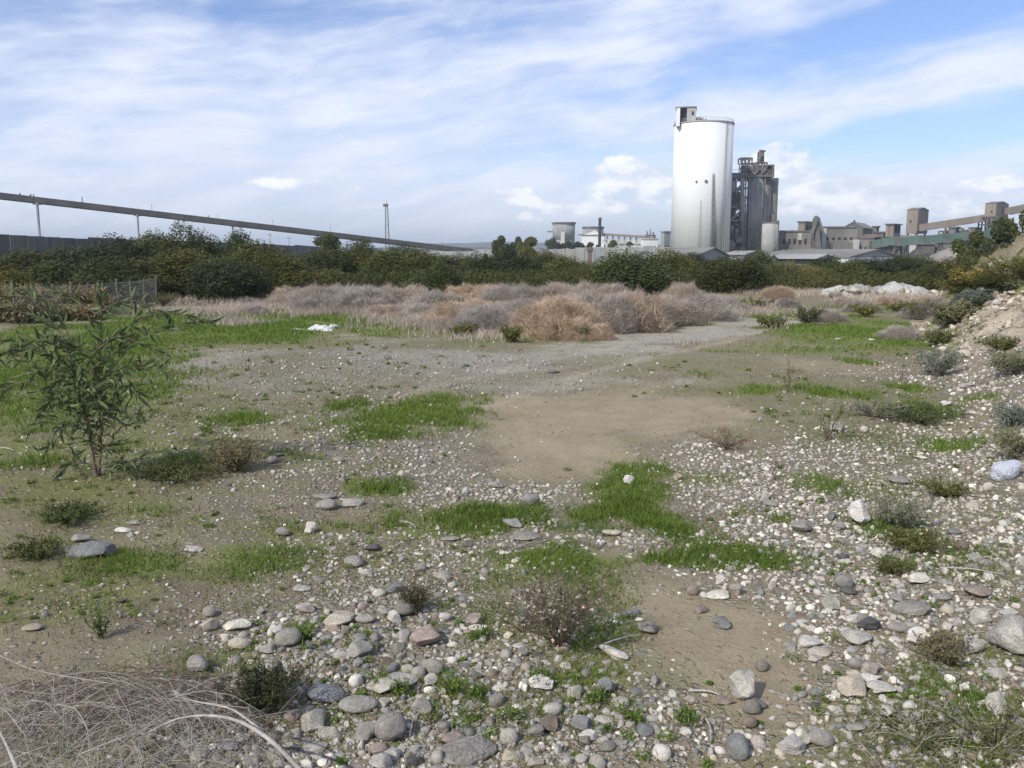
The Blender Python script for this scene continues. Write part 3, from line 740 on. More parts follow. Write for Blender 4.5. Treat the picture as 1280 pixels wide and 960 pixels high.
r_ = thing('preheater_tower', 'open preheater tower of pipes, ducts and platforms between white silo and concrete tower', 'tower', (at(920, 318, D).x, D, 0))
mb = MB(); frame3(mb, 907, 932, 224, 322, D, 8, 3, 9, .4); mb.build('steel_frame', M['steel'], r_)
def blk(mb, px0, px1, pyt, pyb, D0, dep):
    a, b = at(px0, pyb, D0), at(px1, pyt, D0); mb.box(a.x, b.x, D0, D0+dep, a.z, b.z)
mb = MB(); blk(mb, 909.5, 914.5, 231, 257, D-1.5, 4); blk(mb, 907, 911, 236, 320, D-1, 3); mb.build('duct_box', M['cladding'], r_)
mb = MB(); blk(mb, 915, 926, 240, 262, D+2, 5); blk(mb, 908.5, 919, 262, 282, D+1, 5); blk(mb, 909, 917, 282, 318, D+2, 5); blk(mb, 920, 931, 270, 318, D+4, 3); mb.build('cladding_box', M['cladding_grey'], r_)
mb = MB()
for k, py in enumerate((258, 275, 289, 303)):
    a, b = at(906.5, py, D-2), at(921+3*(k % 2), py, D-2); mb.box(a.x, b.x, D-2, D+5, a.z-.35, a.z)
mb.build('platform', M['steel_mid'], r_)
mb = MB(); mb.tube(at(928, 223, D-1.5), at(928, 318, D-1.5), .75, 10); mb.tube(at(932.4, 224, D-2), at(931, 322, D-2), .3, 8)
mb.build('riser_duct', M['concrete'], r_, smooth=True)
mb = MB()
pts = [(911, 236), (912, 229), (915, 227), (917, 230), (917, 240)]
for u, v in zip(pts[:-1], pts[1:]): mb.tube(at(*u, D-2), at(*v, D-2), .75, 10)
mb.tube(at(925, 232, D-1), at(920, 244, D-1), .35); mb.tube(at(925, 265, D-1), at(913, 275, D-1), .5)
mb.build('bent_duct', M['concrete'], r_, smooth=True)
mb = MB(); p = at(915, 303, D-3); mb.tube(at(913, 306, D-3), at(913, 306, D-1), 1.8, 18); mb.tube(at(924, 300, D-3), at(924, 300, D-1), 1.1, 14)
mb.tube(at(921, 285, D-3), at(921, 298, D-3), .8, 12, .3); mb.tube(at(916, 282, D-3), at(914, 292, D-3), .5, 10)
mb.build('fan_housing', M['concrete'], r_, smooth=True)
mb = MB()
for k in range(7):
    a, b = at(920, 250+k*10, D-1.6), at(931, 257+k*10, D-1.6); mb.bar(a if k % 2 else at(931, 250+k*10, D-1.6), b if k % 2 else at(920, 257+k*10, D-1.6), .35)
mb.build('stair_flight', M['steel_mid'], r_)

c = at(961.5, 318, 305); r_ = thing('small_silo', 'short pale grey round silo standing in front of the concrete tower', 'silo', (c.x, c.y, 0))
mb = MB(); mb.cyl(c[:2], 2.9, 0, at(961, 279.5, 305).z, 32); mb.build('shell', M['concrete_pale'], r_, smooth=True)
mb = MB(); z = at(961, 279.5, 305).z; mb.cyl(c[:2], 3.0, z, z+.4, 32, 2.2)
for k in range(16):
    a = k*math.pi/8; mb.bar((c.x+2.8*math.cos(a), c.y+2.8*math.sin(a), z+.2), (c.x+2.8*math.cos(a), c.y+2.8*math.sin(a), z+1.2), .08)
mb.build('roof_rim', M['steel'], r_)
mb = MB(); p = at(969.3, 318, 304); mb.box(p.x-.3, p.x+.6, 303, 304.5, 0, at(969, 276, 304).z); mb.build('ladder_shaft', M['steel'], r_)

# ---- mill buildings right of the tower
def simple_building(name, label, cat, D, pl, pm, pr, pt, pb, a, mat, roofmat, rise=0, axis='l', wins=(), depth=None, zb=0.0, over=.4):
    fb = FB(D, pl, pm, pr, pt, pb, a, depth, zb)
    r_ = thing(name, label, cat, fb.centre())
    mb = MB(); fb.body(mb); w = mb.build('wall', M[mat], r_)
    if rise:
        mb = MB(); fb.gable_wall(mb, rise, axis); mb.build('gable_end', M[mat], r_)
        mb = MB(); fb.gable(mb, rise, over, .3, axis); mb.build('roof', M[roofmat], r_)
    else:
        mb = MB(); fb.body(mb, fb.z1, fb.z1+.5, out=over); mb.build('roof', M[roofmat], r_)
    for wv in wins: windows(fb, r_, *wv)
    return fb, r_
fb, r_ = simple_building('mill_building', 'long low grey mill hall with flat roof right of the small silo', 'building', 325, 966, 1014, 1022, 289.5, 318, 12, 'cladding_grey', 'steel', wins=[('l', 6, .55, .75)], depth=20)
mb = MB(); fb.panel(mb, 'l', .25, .36, .7, .95, .3); mb.build('door', M['concrete_pale'], r_)
mb = MB(); fb.panel(mb, 'l', -.05, .55, .0, .42, 6); mb.build('lean_to', M['concrete_dark'], r_)
mb = MB(); fb.panel(mb, 'l', .3, .36, .2, .3, 6.1); mb.build('vent', M['dark_open'], r_)
fb, r_ = simple_building('crusher_house', 'small tan box house raised above the flat grey mill roof', 'building', 328, 997.5, 1006, 1017, 278, 292, 35, 'cladding', 'steel', zb=at(1000, 292, 328).z-.3, wins=[('r', 2, .25, .8)])
r_ = thing('inclined_chute', 'dark pointed A-shaped chute tower rising between the mill halls', 'chute', (at(1022, 318, 318).x, 318, 0))
mb = MB(); D = 318; mb.prism([at(1019, 316, D), at(1026.5, 316, D), at(1024.5, 275, D), at(1022.5, 269.5, D), at(1020, 275, D)], (0, 4, 0)); mb.build('chute_shaft', M['steel'], r_)
mb = MB(); mb.bar(at(1022, 272, D-.5), at(1014, 292, D-.5), 1.0); mb.bar(at(1023, 272, D-.5), at(1029, 292, D-.5), .8); mb.build('chute_leg', M['cladding_grey'], r_)
fb, r_ = simple_building('raw_mill_hall', 'broad grey hall with dark flat roof edge behind the low warehouses', 'building', 322, 1027, 1071, 1080, 284.5, 318, 8, 'cladding_grey', 'steel', depth=22, wins=[('l', 5, .62, .7)])
mb = MB(); fb.panel(mb, 'l', .88, 1, .0, .99, .5); mb.build('stair_tower', M['concrete_pale'], r_)
mb = MB(); fb.panel(mb, 'l', 0.02, .75, .0, .52, 5); lt = mb.build('lean_to', M['cladding_grey'], r_)
mb = MB(); fb.panel(mb, 'l', 0.03, .2, .0, .62, 5.4); mb.build('pale_bay', M['concrete_pale'], r_)
mb = MB(); D = 330; mb.bar(at(1065, 284, D), at(1068, 275, D), .35); mb.bar(at(1071, 284, D), at(1068, 275, D), .35); mb.bar(at(1066, 280, D), at(1070, 280, D), .3); mb.build('roof_gantry', M['steel'], r_)
simple_building('storage_hall', 'grey pitched hall behind the raw mill hall, left of the dark stack box', 'building', 340, 1052, 1078, 1092, 285, 318, 20, 'cladding_grey', 'roof', rise=2.2, axis='r', wins=[('r', 3, .6, .75)])
simple_building('stack_house', 'small dark box house at the right end of the grey halls', 'building', 335, 1090, 1095, 1098, 284, 318, 30, 'steel', 'steel', wins=[('l', 1, .7, .85)])
simple_building('transfer_house', 'dark low hall under the green conveyor at its left end', 'building', 316, 1072, 1092, 1108, 298, 320, 25, 'cladding_grey', 'steel', wins=[('l', 3, .3, .6), ('r', 2, .3, .6)])

# hopper house on legs
fb = FB(312, 1107, 1117, 1125.5, 280.5, 296, 38)
r_ = thing('hopper_house', 'small tan hopper house on a dark frame left of the green conveyor', 'building', fb.centre())
mb = MB(); fb.body(mb); mb.build('wall', M['cladding'], r_)
mb = MB(); fb.body(mb, fb.z1, fb.z1+.3, out=.6); mb.build('roof', M['steel'], r_)
mb = MB(); fb.panel(mb, 'r', .15, .5, .35, .95); mb.build('opening', M['dark_open'], r_); mb = MB(); fb.panel(mb, 'r', .62, .9, .35, .95); mb.build('opening', M['dark_open'], r_)
for u in (0, .93):
    for v in (0, .93):
        mb = MB(); fb.body(mb, -.5, fb.z0, u, u+.07, v, v+.07); mb.build('leg', M['steel'], r_)
mb = MB()
for k in range(3):
    z = fb.z0*(k+.5)/3; fb.body(mb, z, z+.35, out=.2)
mb.build('platform', M['steel'], r_)

# transfer towers and tan conveyors
def tower_box(label, D, pl, pm, pr, pt, pb, a, win, rise=0.0):
    fb = FB(D, pl, pm, pr, pt, pb, a)
    r_ = thing('conveyor_tower', label, 'tower', fb.centre(), 'tan conveyor towers')
    mb = MB(); fb.body(mb); mb.build('wall', M['cladding'], r_)
    mb = MB(); fb.gable_wall(mb, .9, 'l'); fb.gable(mb, .9, .15, .12, 'l'); mb.build('roof', M['cladding_grey'], r_)
    mb = MB(); fb.panel(mb, 'l', *win); mb.build('window', M['dark_open'], r_)
    return fb, r_
fbA, rA = tower_box('left tan conveyor tower, a plain box on short legs', 330, 1133, 1147, 1160, 262, 291.5, 45, (.55, .68, .45, .56))
for u in (.05, .85):
    for v in (.05, .85):
        mb = MB(); fbA.body(mb, -.5, fbA.z0, u, u+.1, v, v+.1); mb.build('leg', M['steel'], rA)
mb = MB(); fbA.body(mb, -.5, fbA.z0-2, .3, .7, .3, .7); mb.build('core', M['concrete_dark'], rA)
fbB, rB = tower_box('right tan conveyor tower, taller box above an open steel bay', 322, 1231, 1245, 1260.5, 254, 272, 45, (.3, .42, .35, .5))
mb = MB(); fbB.body(mb, at(1245, 289, 322).z, fbB.z0, 0, .45, 0, 1); fbB.body(mb, at(1245, 288, 322).z, fbB.z0, 0, 1, .35, 1); mb.build('lower_wall', M['cladding'], rB)
mb = MB(); frame3(mb, 1231, 1244, 271, 318, 321, 6, 3, 5, .4); mb.build('steel_frame', M['steel'], rB)
def gallery(name, label, A, B, h, w, mat, nseg, cat='conveyor', legs=(), group=None, ribs=False, legmat='steel'):
    """inclined covered belt from A to B (centre of the underside) with sleepers and trestle legs"""
    A, B = Vector(A), Vector(B)
    r_ = thing(name, label, cat, (A.x, A.y, 0), group)
    side = (B-A).cross(Vector((0, 0, 1))).normalized()
    for i in range(nseg):
        a = A.lerp(B, i/nseg); b_ = A.lerp(B, (i+.985)/nseg)
        mb = MB(); mb.frame(a-side*w/2, side*w, b_-a, Vector((0, 0, h))); mb.build('casing', M[mat], r_)
    if ribs:
        for i in range(nseg+1):
            a = A.lerp(B, i/nseg); mb = MB(); mb.box(a.x-.35, a.x+.35, a.y-w/2-.3, a.y+w/2, a.z-.3, a.z+h+.3); mb.build('rib', M['steel'], r_)
    mb = MB(); mb.bar(A-side*(w/2)+Vector((0, 0, -.15)), B-side*(w/2)+Vector((0, 0, -.15)), .3); mb.bar(A+side*(w/2)+Vector((0, 0, -.15)), B+side*(w/2)+Vector((0, 0, -.15)), .3)
    mb.build('truss', M['steel'], r_)
    for t_, lw in legs:
        a = A.lerp(B, t_); mb = MB()
        for sgn in (-1, 1): mb.bar((a.x+sgn*lw, a.y, -.5), (a.x+sgn*lw*.5, a.y, a.z-.1), .35)
        n = max(2, int(a.z/3))
        for k in range(n):
            z0, z1 = a.z*k/n, a.z*(k+1)/n; f0 = lw*(1-.5*k/n); f1 = lw*(1-.5*(k+1)/n)
            mb.bar((a.x-f0, a.y, z0), (a.x+f1, a.y, z1), .18); mb.bar((a.x-f1, a.y, z1), (a.x+f1, a.y, z1), .2)
        mb.build('trestle', M[legmat], r_)
    return r_
gallery('conveyor', 'tan covered conveyor sloping up between the two tan towers', at(1148, 288.5, 330), at(1234, 275.5, 326), 2.35, 3, 'cladding', 9, legs=((.5, 1.2),))
gallery('conveyor', 'tan covered conveyor leaving the frame right of the taller tower', at(1259, 268, 325), at(1330, 253, 330), 2.4, 3, 'cladding', 6)
gallery('conveyor', 'faded green panelled conveyor passing in front of the tan towers', at(1121, 306.5, 304), at(1236, 297, 304), 2.5, 3, 'green_panel', 4, ribs=True, legs=((0.0, 1.5), (.24, 1), (.48, 1), (.74, 1), (.98, 1.2)))
gallery('conveyor', 'higher green conveyor section behind the dark pine on the bank', at(1234, 297, 300), at(1268, 291, 300), 3.2, 3, 'green_panel', 3, legs=((.1, 1.2), (.5, 1.2)))
gallery('conveyor', 'low dark green conveyor end left of the hopper house', at(1089, 310, 308), at(1122, 304, 306), 2.6, 3, 'green_panel', 3, legs=((.2, 1.1), (.7, 1.1)))
gallery('conveyor', 'dusty brown pipe gallery running behind the green conveyor', at(1080, 297, 330), at(1190, 300, 330), 1.3, 2, 'cladding', 6, legs=((.3, 1), (.6, 1), (.9, 1)))
for i, (pl, pm, pr, pt, pb, a, mat, lab) in enumerate((
    (1135, 1136, 1168, 306, 322, 80, 'cladding_grey', 'grey shed under the green conveyor beside a white gate panel'),
    (1197, 1204, 1215, 301, 322, 20, 'cladding_grey', 'pale fronted block under the middle of the green conveyor'),
    (1214, 1222, 1229, 301, 322, 20, 'cladding', 'tan block under the right end of the green conveyor'),
    (1168, 1190, 1198, 304, 322, 25, 'steel', 'low dark shed seen between the green conveyor legs'),
    (1186, 1194, 1199, 285, 300, 30, 'cladding_grey', 'small grey roof house above the green conveyor, left one'),
    (1211, 1218, 1225, 285.5, 300, 30, 'cladding', 'small tan roof house above the green conveyor, right one'),
    (1098, 1104, 1108, 291, 312, 30, 'steel', 'dark narrow house left of the hopper house'))):
    simple_building('plant_shed', lab, 'building', 312+(2 if pt > 300 else 12), pl, pm, pr, pt, pb, a, mat, 'steel', wins=[('l', 2, .4, .65)])
fb = FB(309, 1136.5, 1145, 1146, 306.5, 322, 10, zb=0)
mb = MB(); fb.body(mb); r_ = mb.build('gate_panel', M['white_dirty']); tag(r_, 'pale rectangular gate panel under the left part of the green conveyor', 'gate')
r_ = thing('pipe_rack', 'tangle of dark pipes and supports above the green conveyor between the towers', 'pipework', (at(1200, 318, 335).x, 335, 0))
mb = MB(); frame3(mb, 1180, 1228, 289, 312, 335, 5, 9, 3, .4); mb.build('steel_frame', M['steel'], r_)
for k in range(9):
    px = 1182+k*5.2; mb = MB(); mb.tube(at(px, 300, 334), at(px, 284+(k*37 % 7), 334), .45+.2*(k % 3), 8); mb.build('pipe', M['steel' if k % 2 else 'cladding_grey'], r_)
r_ = thing('pipe_rack', 'tangle of dark pipes and supports under the hopper house', 'pipework', (at(1110, 318, 309).x, 309, 0))
mb = MB(); frame3(mb, 1094, 1130, 302, 322, 309, 5, 8, 3, .4); mb.build('steel_frame', M['steel'], r_)
for k in range(8):
    px = 1095+k*4.5; mb = MB(); mb.tube(at(px, 322, 308), at(px+(k % 3)-1, 303+(k*31 % 6), 308), .5, 8); mb.build('pipe', M['steel' if k % 2 else 'concrete'], r_)

# ---- low warehouses in front of the plant
def warehouse(label, D, pl, pm, pr, pe, a, rise, wallmat, gablemat, roofmat='roof', axis='l'):
    fb = FB(D, pl, pm, pr, pe, 330, a, zb=-.3)
    r_ = thing('warehouse', label, 'warehouse', fb.centre(), None)
    mb = MB(); fb.body(mb); mb.build('wall', M[wallmat], r_)
    mb = MB(); fb.gable_wall(mb, rise, axis); mb.build('gable_end', M[gablemat], r_)
    mb = MB(); fb.gable(mb, rise, .5, .25, axis); mb.build('roof', M[roofmat], r_)
    return fb, r_
fb, r_ = warehouse('grey gabled warehouse with long brown-grey roof below the white silo', 170, 800, 866, 911, 321.5, 22, 1.85, 'wall_grey', 'steel_mid')
fb, r_ = warehouse('long pale roofed warehouse with white wall and grey gable under the mill halls', 200, 940, 1060, 1122, 322, 16, 1.9, 'white', 'wall_grey')
mb = MB(); fb.panel(mb, 'l', .02, .18, 0, .6, .4); mb.build('door', M['white'], r_)
fb, r_ = warehouse('low front warehouse with faded roof and dark open side', 185, 968, 1022, 1040, 323.5, 14, 0.8, 'dark_open', 'wall_grey', 'roof_pale')
fb, r_ = warehouse('small white gabled store between the two low roofs', 180, 951, 958, 969, 324, 40, .7, 'white', 'white', 'roof_pale')
fb, r_ = warehouse('low grey dome-roofed store behind bushes in front of the concrete tower', 230, 905, 930, 955, 318.5, 22, .9, 'wall_grey', 'wall_grey', 'roof_pale')
# covered stockpile right
c = at(1205, 320, 190)
vs, fs = [], []
N1, N2 = 40, 16
hw = 7.6
for i in range(N1+1):
    for j in range(N2+1):
        u = i/N1*2-1; v = j/N2*2-1
        hgt = (at(1200, 310.3, 190).z+.9)*min(1, (1-abs(u)**5))*max(0, 1-abs(v)**2.2)
        hgt += .25*math.sin(i*1.7)*math.sin(j*1.3)*(1-abs(u)**4)
        vs.append((c.x+u*hw+.6*math.sin(j*.8), c.y+v*7, hgt-.9))
for i in range(N1):
    for j in range(N2): k = i*(N2+1)+j; fs.append((k, k+1, k+N2+2, k+N2+1))
mb = MB(); mb.add(vs, fs); o = mb.build('stockpile', M['roof'], None, smooth=True); tag(o, 'smooth grey covered stockpile mound right of the warehouses', 'stockpile')

# ---- far left group: tanks, stack, white works building
for (px, r, D, pt, lab) in ((704.5, 14*480/F, 480, 278, 'taller grey cooling tower with dark rim, left of the pair'), (741, 13*520/F, 520, 283.5, 'lower grey cooling tower behind the thin black stack')):
    c = at(px, 318, D); zt = at(px, pt, D).z
    r_ = thing('cooling_tower', lab, 'cooling tower', (c.x, c.y, 0), 'cooling towers')
    mb = MB(); mb.cyl(c[:2], r*1.03, -1, zt*.5, 40, r*.96, cap=False); mb.cyl(c[:2], r*.96, zt*.5, zt-.8, 40, r*.99); mb.build('shell', M['wall_grey'], r_, smooth=True)
    mb = MB(); mb.cyl(c[:2], r*1.07, zt-.8, zt, 40); mb.build('rim', M['steel'], r_)
    mb = MB(); mb.box(c.x-r-3, c.x-r*.9, c.y-r*.3, c.y-r*.3+1.5, zt*.72, zt*.72+.8); mb.build('side_walkway', M['steel_mid'], r_)
c = at(704, 318, 474)
mb = MB(); p0, p1 = at(701, 300, 473), at(706, 290, 473); mb.box(p0.x, p1.x, 473.2, 475, 0, p1.z); o = mb.build('pale_hatch', M['white_dirty']); tag(o, 'pale rectangular hatch standing against the taller cooling tower', 'hatch')
p = at(749.5, 303, 440); r_ = thing('chimney', 'thin black steel chimney in front of the white works building', 'chimney', (p.x, p.y, 0))
mb = MB(); mb.tube((p.x, p.y, 0), (p.x, p.y, at(749, 274, 440).z), .75, 14); mb.build('flue', M['dark_open'], r_, smooth=True)
mb = MB(); z = at(749, 274, 440).z; mb.tube((p.x, p.y, z), (p.x, p.y, z+.8), .95, 14); mb.build('cap', M['steel'], r_)
fb, r_ = simple_building('works_building', 'bright white gabled works building beside the thin chimney', 'building', 450, 727, 755, 758, 294.5, 318, 8, 'white', 'roof', depth=14)
mb = MB(); fb.gable_wall(mb, 0.1, 'l'); w = fb
mb = MB(); mb.prism([w.c(1, 0, w.z1), w.c(0, 0, w.z1), w.c(.42, 0, w.z1+2.6)], w.tr*14); mb.build('gable_end', M['white'], r_)
windows(fb, r_, 'l', 2, .35, .6, margin=.1, fill=.3)
r_ = gallery('roofed_gallery', 'long brown roofed pipe gallery running right from the white works building', at(752, 293.5, 445), at(818, 297.5, 430), .9, 3, 'cladding', 8, cat='gallery', legs=tuple((t/9, .4) for t in range(1, 9)), legmat='steel_pale')
mb = MB(); a, b = at(757, 300, 452), at(818, 303, 437); mb.frame(Vector((a.x, a.y, 0)), Vector((b.x-a.x, b.y-a.y, 0)), (0, 5, 0), (0, 0, a.z)); mb.build('back_wall', M['white_dirty'], r_)
fb, r_ = simple_building('pump_house', 'small white pump house with flat roof at the right end of the gallery', 'building', 425, 801, 803, 822, 299, 318, 80, 'white', 'white_dirty', wins=[('r', 5, .3, .65)])
r_ = thing('machinery', 'small cluster of dark hoppers above the pump house roof', 'machinery', (at(813, 318, 430).x, 430, 0))
mb = MB()
for px, pt, w in ((809, 289, 1.0), (813, 286, .7), (816.5, 290, 1.2), (811, 293, 1.6)): mb.tube(at(px, 299, 430), at(px, pt, 430), w*.5, 8, w*.3)
mb.build('hopper', M['steel'], r_); mb = MB(); frame3(mb, 807, 819, 294, 300, 430, 3, 3, 1, .35); mb.build('steel_frame', M['steel'], r_)
simple_building('grey_block', 'pale grey block building just left of the white silo', 'building', 420, 826, 830, 838, 290, 318, 60, 'wall_grey', 'wall_grey', wins=[('r', 3, .3, .5)])
r_ = thing('loading_conveyor', 'low pale conveyor with a slanting leg behind the grey wall', 'conveyor', (at(775, 318, 300).x, 300, 0))
mb = MB(); mb.bar(at(690, 313, 300), at(760, 309.5, 300), .7); mb.bar(at(760, 309.5, 300), at(803, 308.5, 300), 1.0); mb.build('belt', M['white_dirty'], r_)
mb = MB(); mb.bar(at(754, 300, 300), at(760, 310, 300), .8); mb.build('slanting_leg', M['white_dirty'], r_)
for k in range(5): mb = MB(); p = at(700+k*24, 312, 300); mb.bar((p.x, p.y, 0), p, .4); mb.build('leg', M['steel_mid'], r_)

# ---- grey boundary wall, bay by bay
A, B = Vector((at(500, 318, 190).x, 190, 0)), Vector((at(838, 318, 150).x, 150, 0))
r_ = thing('boundary_wall', 'long pale grey panelled boundary wall behind the middle bushes', 'wall', A)
nb = 30
mats = [M['wall_grey'], M['steel_mid'], M['wall_grey']]
for i in range(nb):
    a, b_ = A.lerp(B, i/nb), A.lerp(B, (i+.96)/nb); a.z = b_.z = -.2; d = b_-a
    hgt = 3.2-(.35 if i < 10 else 0)+(.25 if i > 20 else 0)
    mb = MB(); mb.frame(a, d, (0, .3, 0), (0, 0, hgt)); mb.build('wall_panel', mats[(i*7) % 5 % 3], r_)
    mb = MB(); p = A.lerp(B, (i+.98)/nb); mb.box(p.x-.16, p.x+.16, p.y-.12, p.y+.4, -.2, hgt-.1); mb.build('post', M['concrete'], r_)
p = at(737, 318, 160); r_ = thing('gate_pillar', 'rusty brown gate pillar with sign box standing against the grey wall', 'pillar', (p.x, p.y, 0))
mb = MB(); mb.box(p.x-.35, p.x+.35, p.y-.3, p.y, 0, 2.6); mb.build('shaft', M['twig_brown'], r_); mb = MB(); mb.box(p.x-.55, p.x+.55, p.y-.45, p.y+.1, 2.6, 3.3); mb.build('sign_box', M['steel'], r_)
# ---- dark sheet fence on the left
def wallx(px): return 85/(1-px/655.0*0.92) if px < 420 else 200
r_ = thing('sheet_fence', 'long tall dark corrugated sheet fence on the left behind the big bushes', 'fence', (at(0, 318, 85).x, 85, 0))
A, B = Vector((at(-60, 318, 80).x, 80, 0)), Vector((at(420, 318, 225).x, 225, 0))
nb = 48
for i in range(nb):
    a, b_ = A.lerp(B, i/nb), A.lerp(B, (i+.985)/nb); a.z = b_.z = -.3
    m_ = MB(); hz = 3.95+.10*((i*13) % 7-3)/3
    d = b_-a; nrm = d.cross(Vector((0, 0, 1))).normalized()*.12
    pts = []
    for k in range(9):
        q_ = a+d*(k/8)+(nrm if k % 2 else -nrm); pts.append(q_)
    m_.add(pts+[p+Vector((0, 0, hz+.3)) for p in pts], [(k, k+1, k+10, k+9) for k in range(8)])
    o = m_.build('sheet', M['wall_dark'], r_); sdm = o.modifiers.new('solid', 'SOLIDIFY'); sdm.thickness = .03
    m_ = MB(); m_.box(b_.x-.08, b_.x+.08, b_.y+.2, b_.y+.36, -.3, hz-.05); m_.build('post', M['steel'], r_)

# ---- long pipe conveyor on the left
A, B = at(-40, 240, 185), at(590, 314, 262)
r_ = thing('pipe_conveyor', 'long dark elevated conveyor sloping down across the left sky', 'conveyor', (A.x, A.y, 0))
side = (B-A).cross(Vector((0, 0, 1))).normalized(); ns_ = 32
for i in range(ns_):
    a, b_ = A.lerp(B, i/ns_), A.lerp(B, (i+.99)/ns_)
    mb = MB(); mb.frame(a-side*.7+Vector((0, 0, -.62)), side*1.4, b_-a, Vector((0, 0, 1.24))); mb.build('casing', M['belt'], r_)
mb = MB()
mb.bar(A-side*.75+Vector((0, 0, .72)), B-side*.75+Vector((0, 0, .72)), .12); mb.bar(A-side*.78+Vector((0, 0, -.7)), B-side*.78+Vector((0, 0, -.7)), .16)
for i in range(120):
    a = A.lerp(B, i/120); mb.bar(a-side*.76+Vector((0, 0, -.6)), a-side*.76+Vector((0, 0, .7)), .09)
mb.build('rail', M['steel'], r_)
for px, w, h in ((2, .5, .9), (28, .4, .5), (41, .5, .5), (45, .3, .6), (105, .25, 1.3), (191, .12, 1.6), (261, .3, .6), (273, .1, 1.4), (341, .1, 1.6), (413, .1, 2.0), (553, .1, 1.3)):
    t_ = (px+40)/628; a0_ = A.lerp(B, t_); k = ray(px, 280)[0]
    # the point of the belt that lies in this direction
    t_ = (k*A.y-A.x)/((B.x-A.x)-k*(B.y-A.y)); a = A.lerp(B, t_)
    mb = MB(); mb.bar(a+Vector((0, 0, .6)), a+Vector((0, 0, .6+h)), w*.6); mb.build('roller_bracket' if w > .15 else 'lamp_mast', M['steel'], r_)
for px, w in ((48.5, .45), (172.5, .32), (290.5, .16), (507, .35)):
    k = ray(px, 280)[0]; t_ = (k*A.y-A.x)/((B.x-A.x)-k*(B.y-A.y)); a = A.lerp(B, t_)
    mb = MB()
    for s_ in (-1, 1): mb.bar((a.x+s_*w*.7, a.y-.5*s_, -.5), (a.x+s_*w*.5, a.y-.5*s_, a.z-.6), w*.75)
    n = int(a.z/1.4)+1
    for j in range(n): z0, z1 = a.z*j/n, a.z*(j+1)/n-.5; s_ = 1 if j % 2 else -1; mb.bar((a.x-s_*w*.6, a.y, z0), (a.x+s_*w*.6, a.y, z1), .12)
    mb.box(a.x-w*1.3, a.x+w*1.3, a.y-.8, a.y+.8, a.z-1.0, a.z-.65)
    mb.build('pylon', M['steel_mid'], r_)

# ---- lattice mast, lamp posts, far crane
p = at(484.5, 318, 300); r_ = thing('lattice_mast', 'slender steel lattice mast rising behind the sloping conveyor', 'mast', (p.x, p.y, 0))
z1 = at(484, 255, 300).z; mb = MB()
for s_ in ((-1, -1), (1, -1), (1, 1), (-1, 1)): mb.bar((p.x+s_[0]*.75, p.y+s_[1]*.75, 0), (p.x+s_[0]*.35, p.y+s_[1]*.35, z1), .16)
for j in range(16):
    za, zb_ = z1*j/16, z1*(j+1)/16; wa, wb = .75-.4*j/16, .75-.4*(j+1)/16; s_ = 1 if j % 2 else -1
    mb.bar((p.x-s_*wa, p.y-wa, za), (p.x+s_*wb, p.y-wb, zb_), .12); mb.bar((p.x-wb, p.y-wb, zb_), (p.x+wb, p.y-wb, zb_), .12)
mb.build('lattice', M['steel_mid'], r_)
mb = MB(); mb.box(p.x-1.1, p.x+.5, p.y-.5, p.y+.5, z1-.9, z1); mb.bar((p.x, p.y, z1), (p.x, p.y, z1+1.2), .12); mb.build('lamp_head', M['steel'], r_)
for (px, pt, D_, lab) in ((302.5, 285, 260, 'grey lamp post left of the low tree under the conveyor'), (338.5, 294, 280, 'thin lamp post between the bushes and the conveyor'), (362, 298, 290, 'short thin lamp post right of the other thin lamp posts'), (72, 299, 130, 'thin pole above the dark sheet fence near the first pylon')):
    p = at(px, 318, D_); r_ = thing('lamp_post', lab, 'lamp post', (p.x, p.y, 0)); z1 = at(px, pt, D_).z
    mb = MB(); mb.tube((p.x, p.y, 0), (p.x, p.y, z1), .13, 6, .09); mb.build('pole', M['steel_mid'], r_)
    mb = MB(); mb.box(p.x-.65, p.x+.45, p.y-.25, p.y+.25, z1, z1+.3); mb.build('lamp_head', M['steel_mid'], r_)
p = at(222, 318, 420); r_ = thing('dock_crane', 'faint far crane tops seen under the conveyor above the big bush', 'crane', (p.x, p.y, 0))
mb = MB(); D_ = 420
for a, b_ in (((218, 300), (219, 277)), ((225, 300), (223, 274)), ((219, 277), (228, 273)), ((223, 274), (226, 290)), ((218, 284), (225, 284))): mb.bar(at(*a, D_), at(*b_, D_), .35)
mb.box(at(217, 284, D_).x, at(220, 284, D_).x, D_, D_+2, at(217, 286, D_).z, at(217, 279, D_).z)
mb.build('boom', M['steel_pale'], r_)

# ---- far hills
def ridge(Y0, depth, pts, seed):
    xs = np.linspace(at(pts[0][0], 318, Y0).x, at(pts[-1][0], 318, Y0).x, 160); vs = []; N = 160
    hz = np.interp([640+F*x/Y0 for x in xs], [p[0] for p in pts], [max(at(p[0], p[1], Y0).z, -5) for p in pts])
    hz = hz*(1+.25*(fbm(xs, xs*0, .006, 4, seed)-.5))
    prof = ((0, 0), (.25, .5), (.5, .88), (.75, 1), (1, .75), (1.6, 0))
    for t_, k in prof: vs += [(x, Y0+(t_-.75)*depth, (h+6)*k*(1+.0*t_)-6) for x, h in zip(xs, hz)]
    fs = [(j*N+i, j*N+i+1, (j+1)*N+i+1, (j+1)*N+i) for j in range(len(prof)-1) for i in range(N-1)]
    return vs, fs
M['hill'] = weathered('scrubby_hill', (0.11, 0.115, 0.07), 0.4, 0.01)
mb = MB(); mb.add(*ridge(2900, 500, [(-300, 316), (200, 313), (480, 309), (560, 303.5), (620, 302), (700, 304), (850, 307), (1100, 306), (1600, 308)], 3)); tag(mb.build('hills', M['hill'], None, smooth=True), kind='structure')
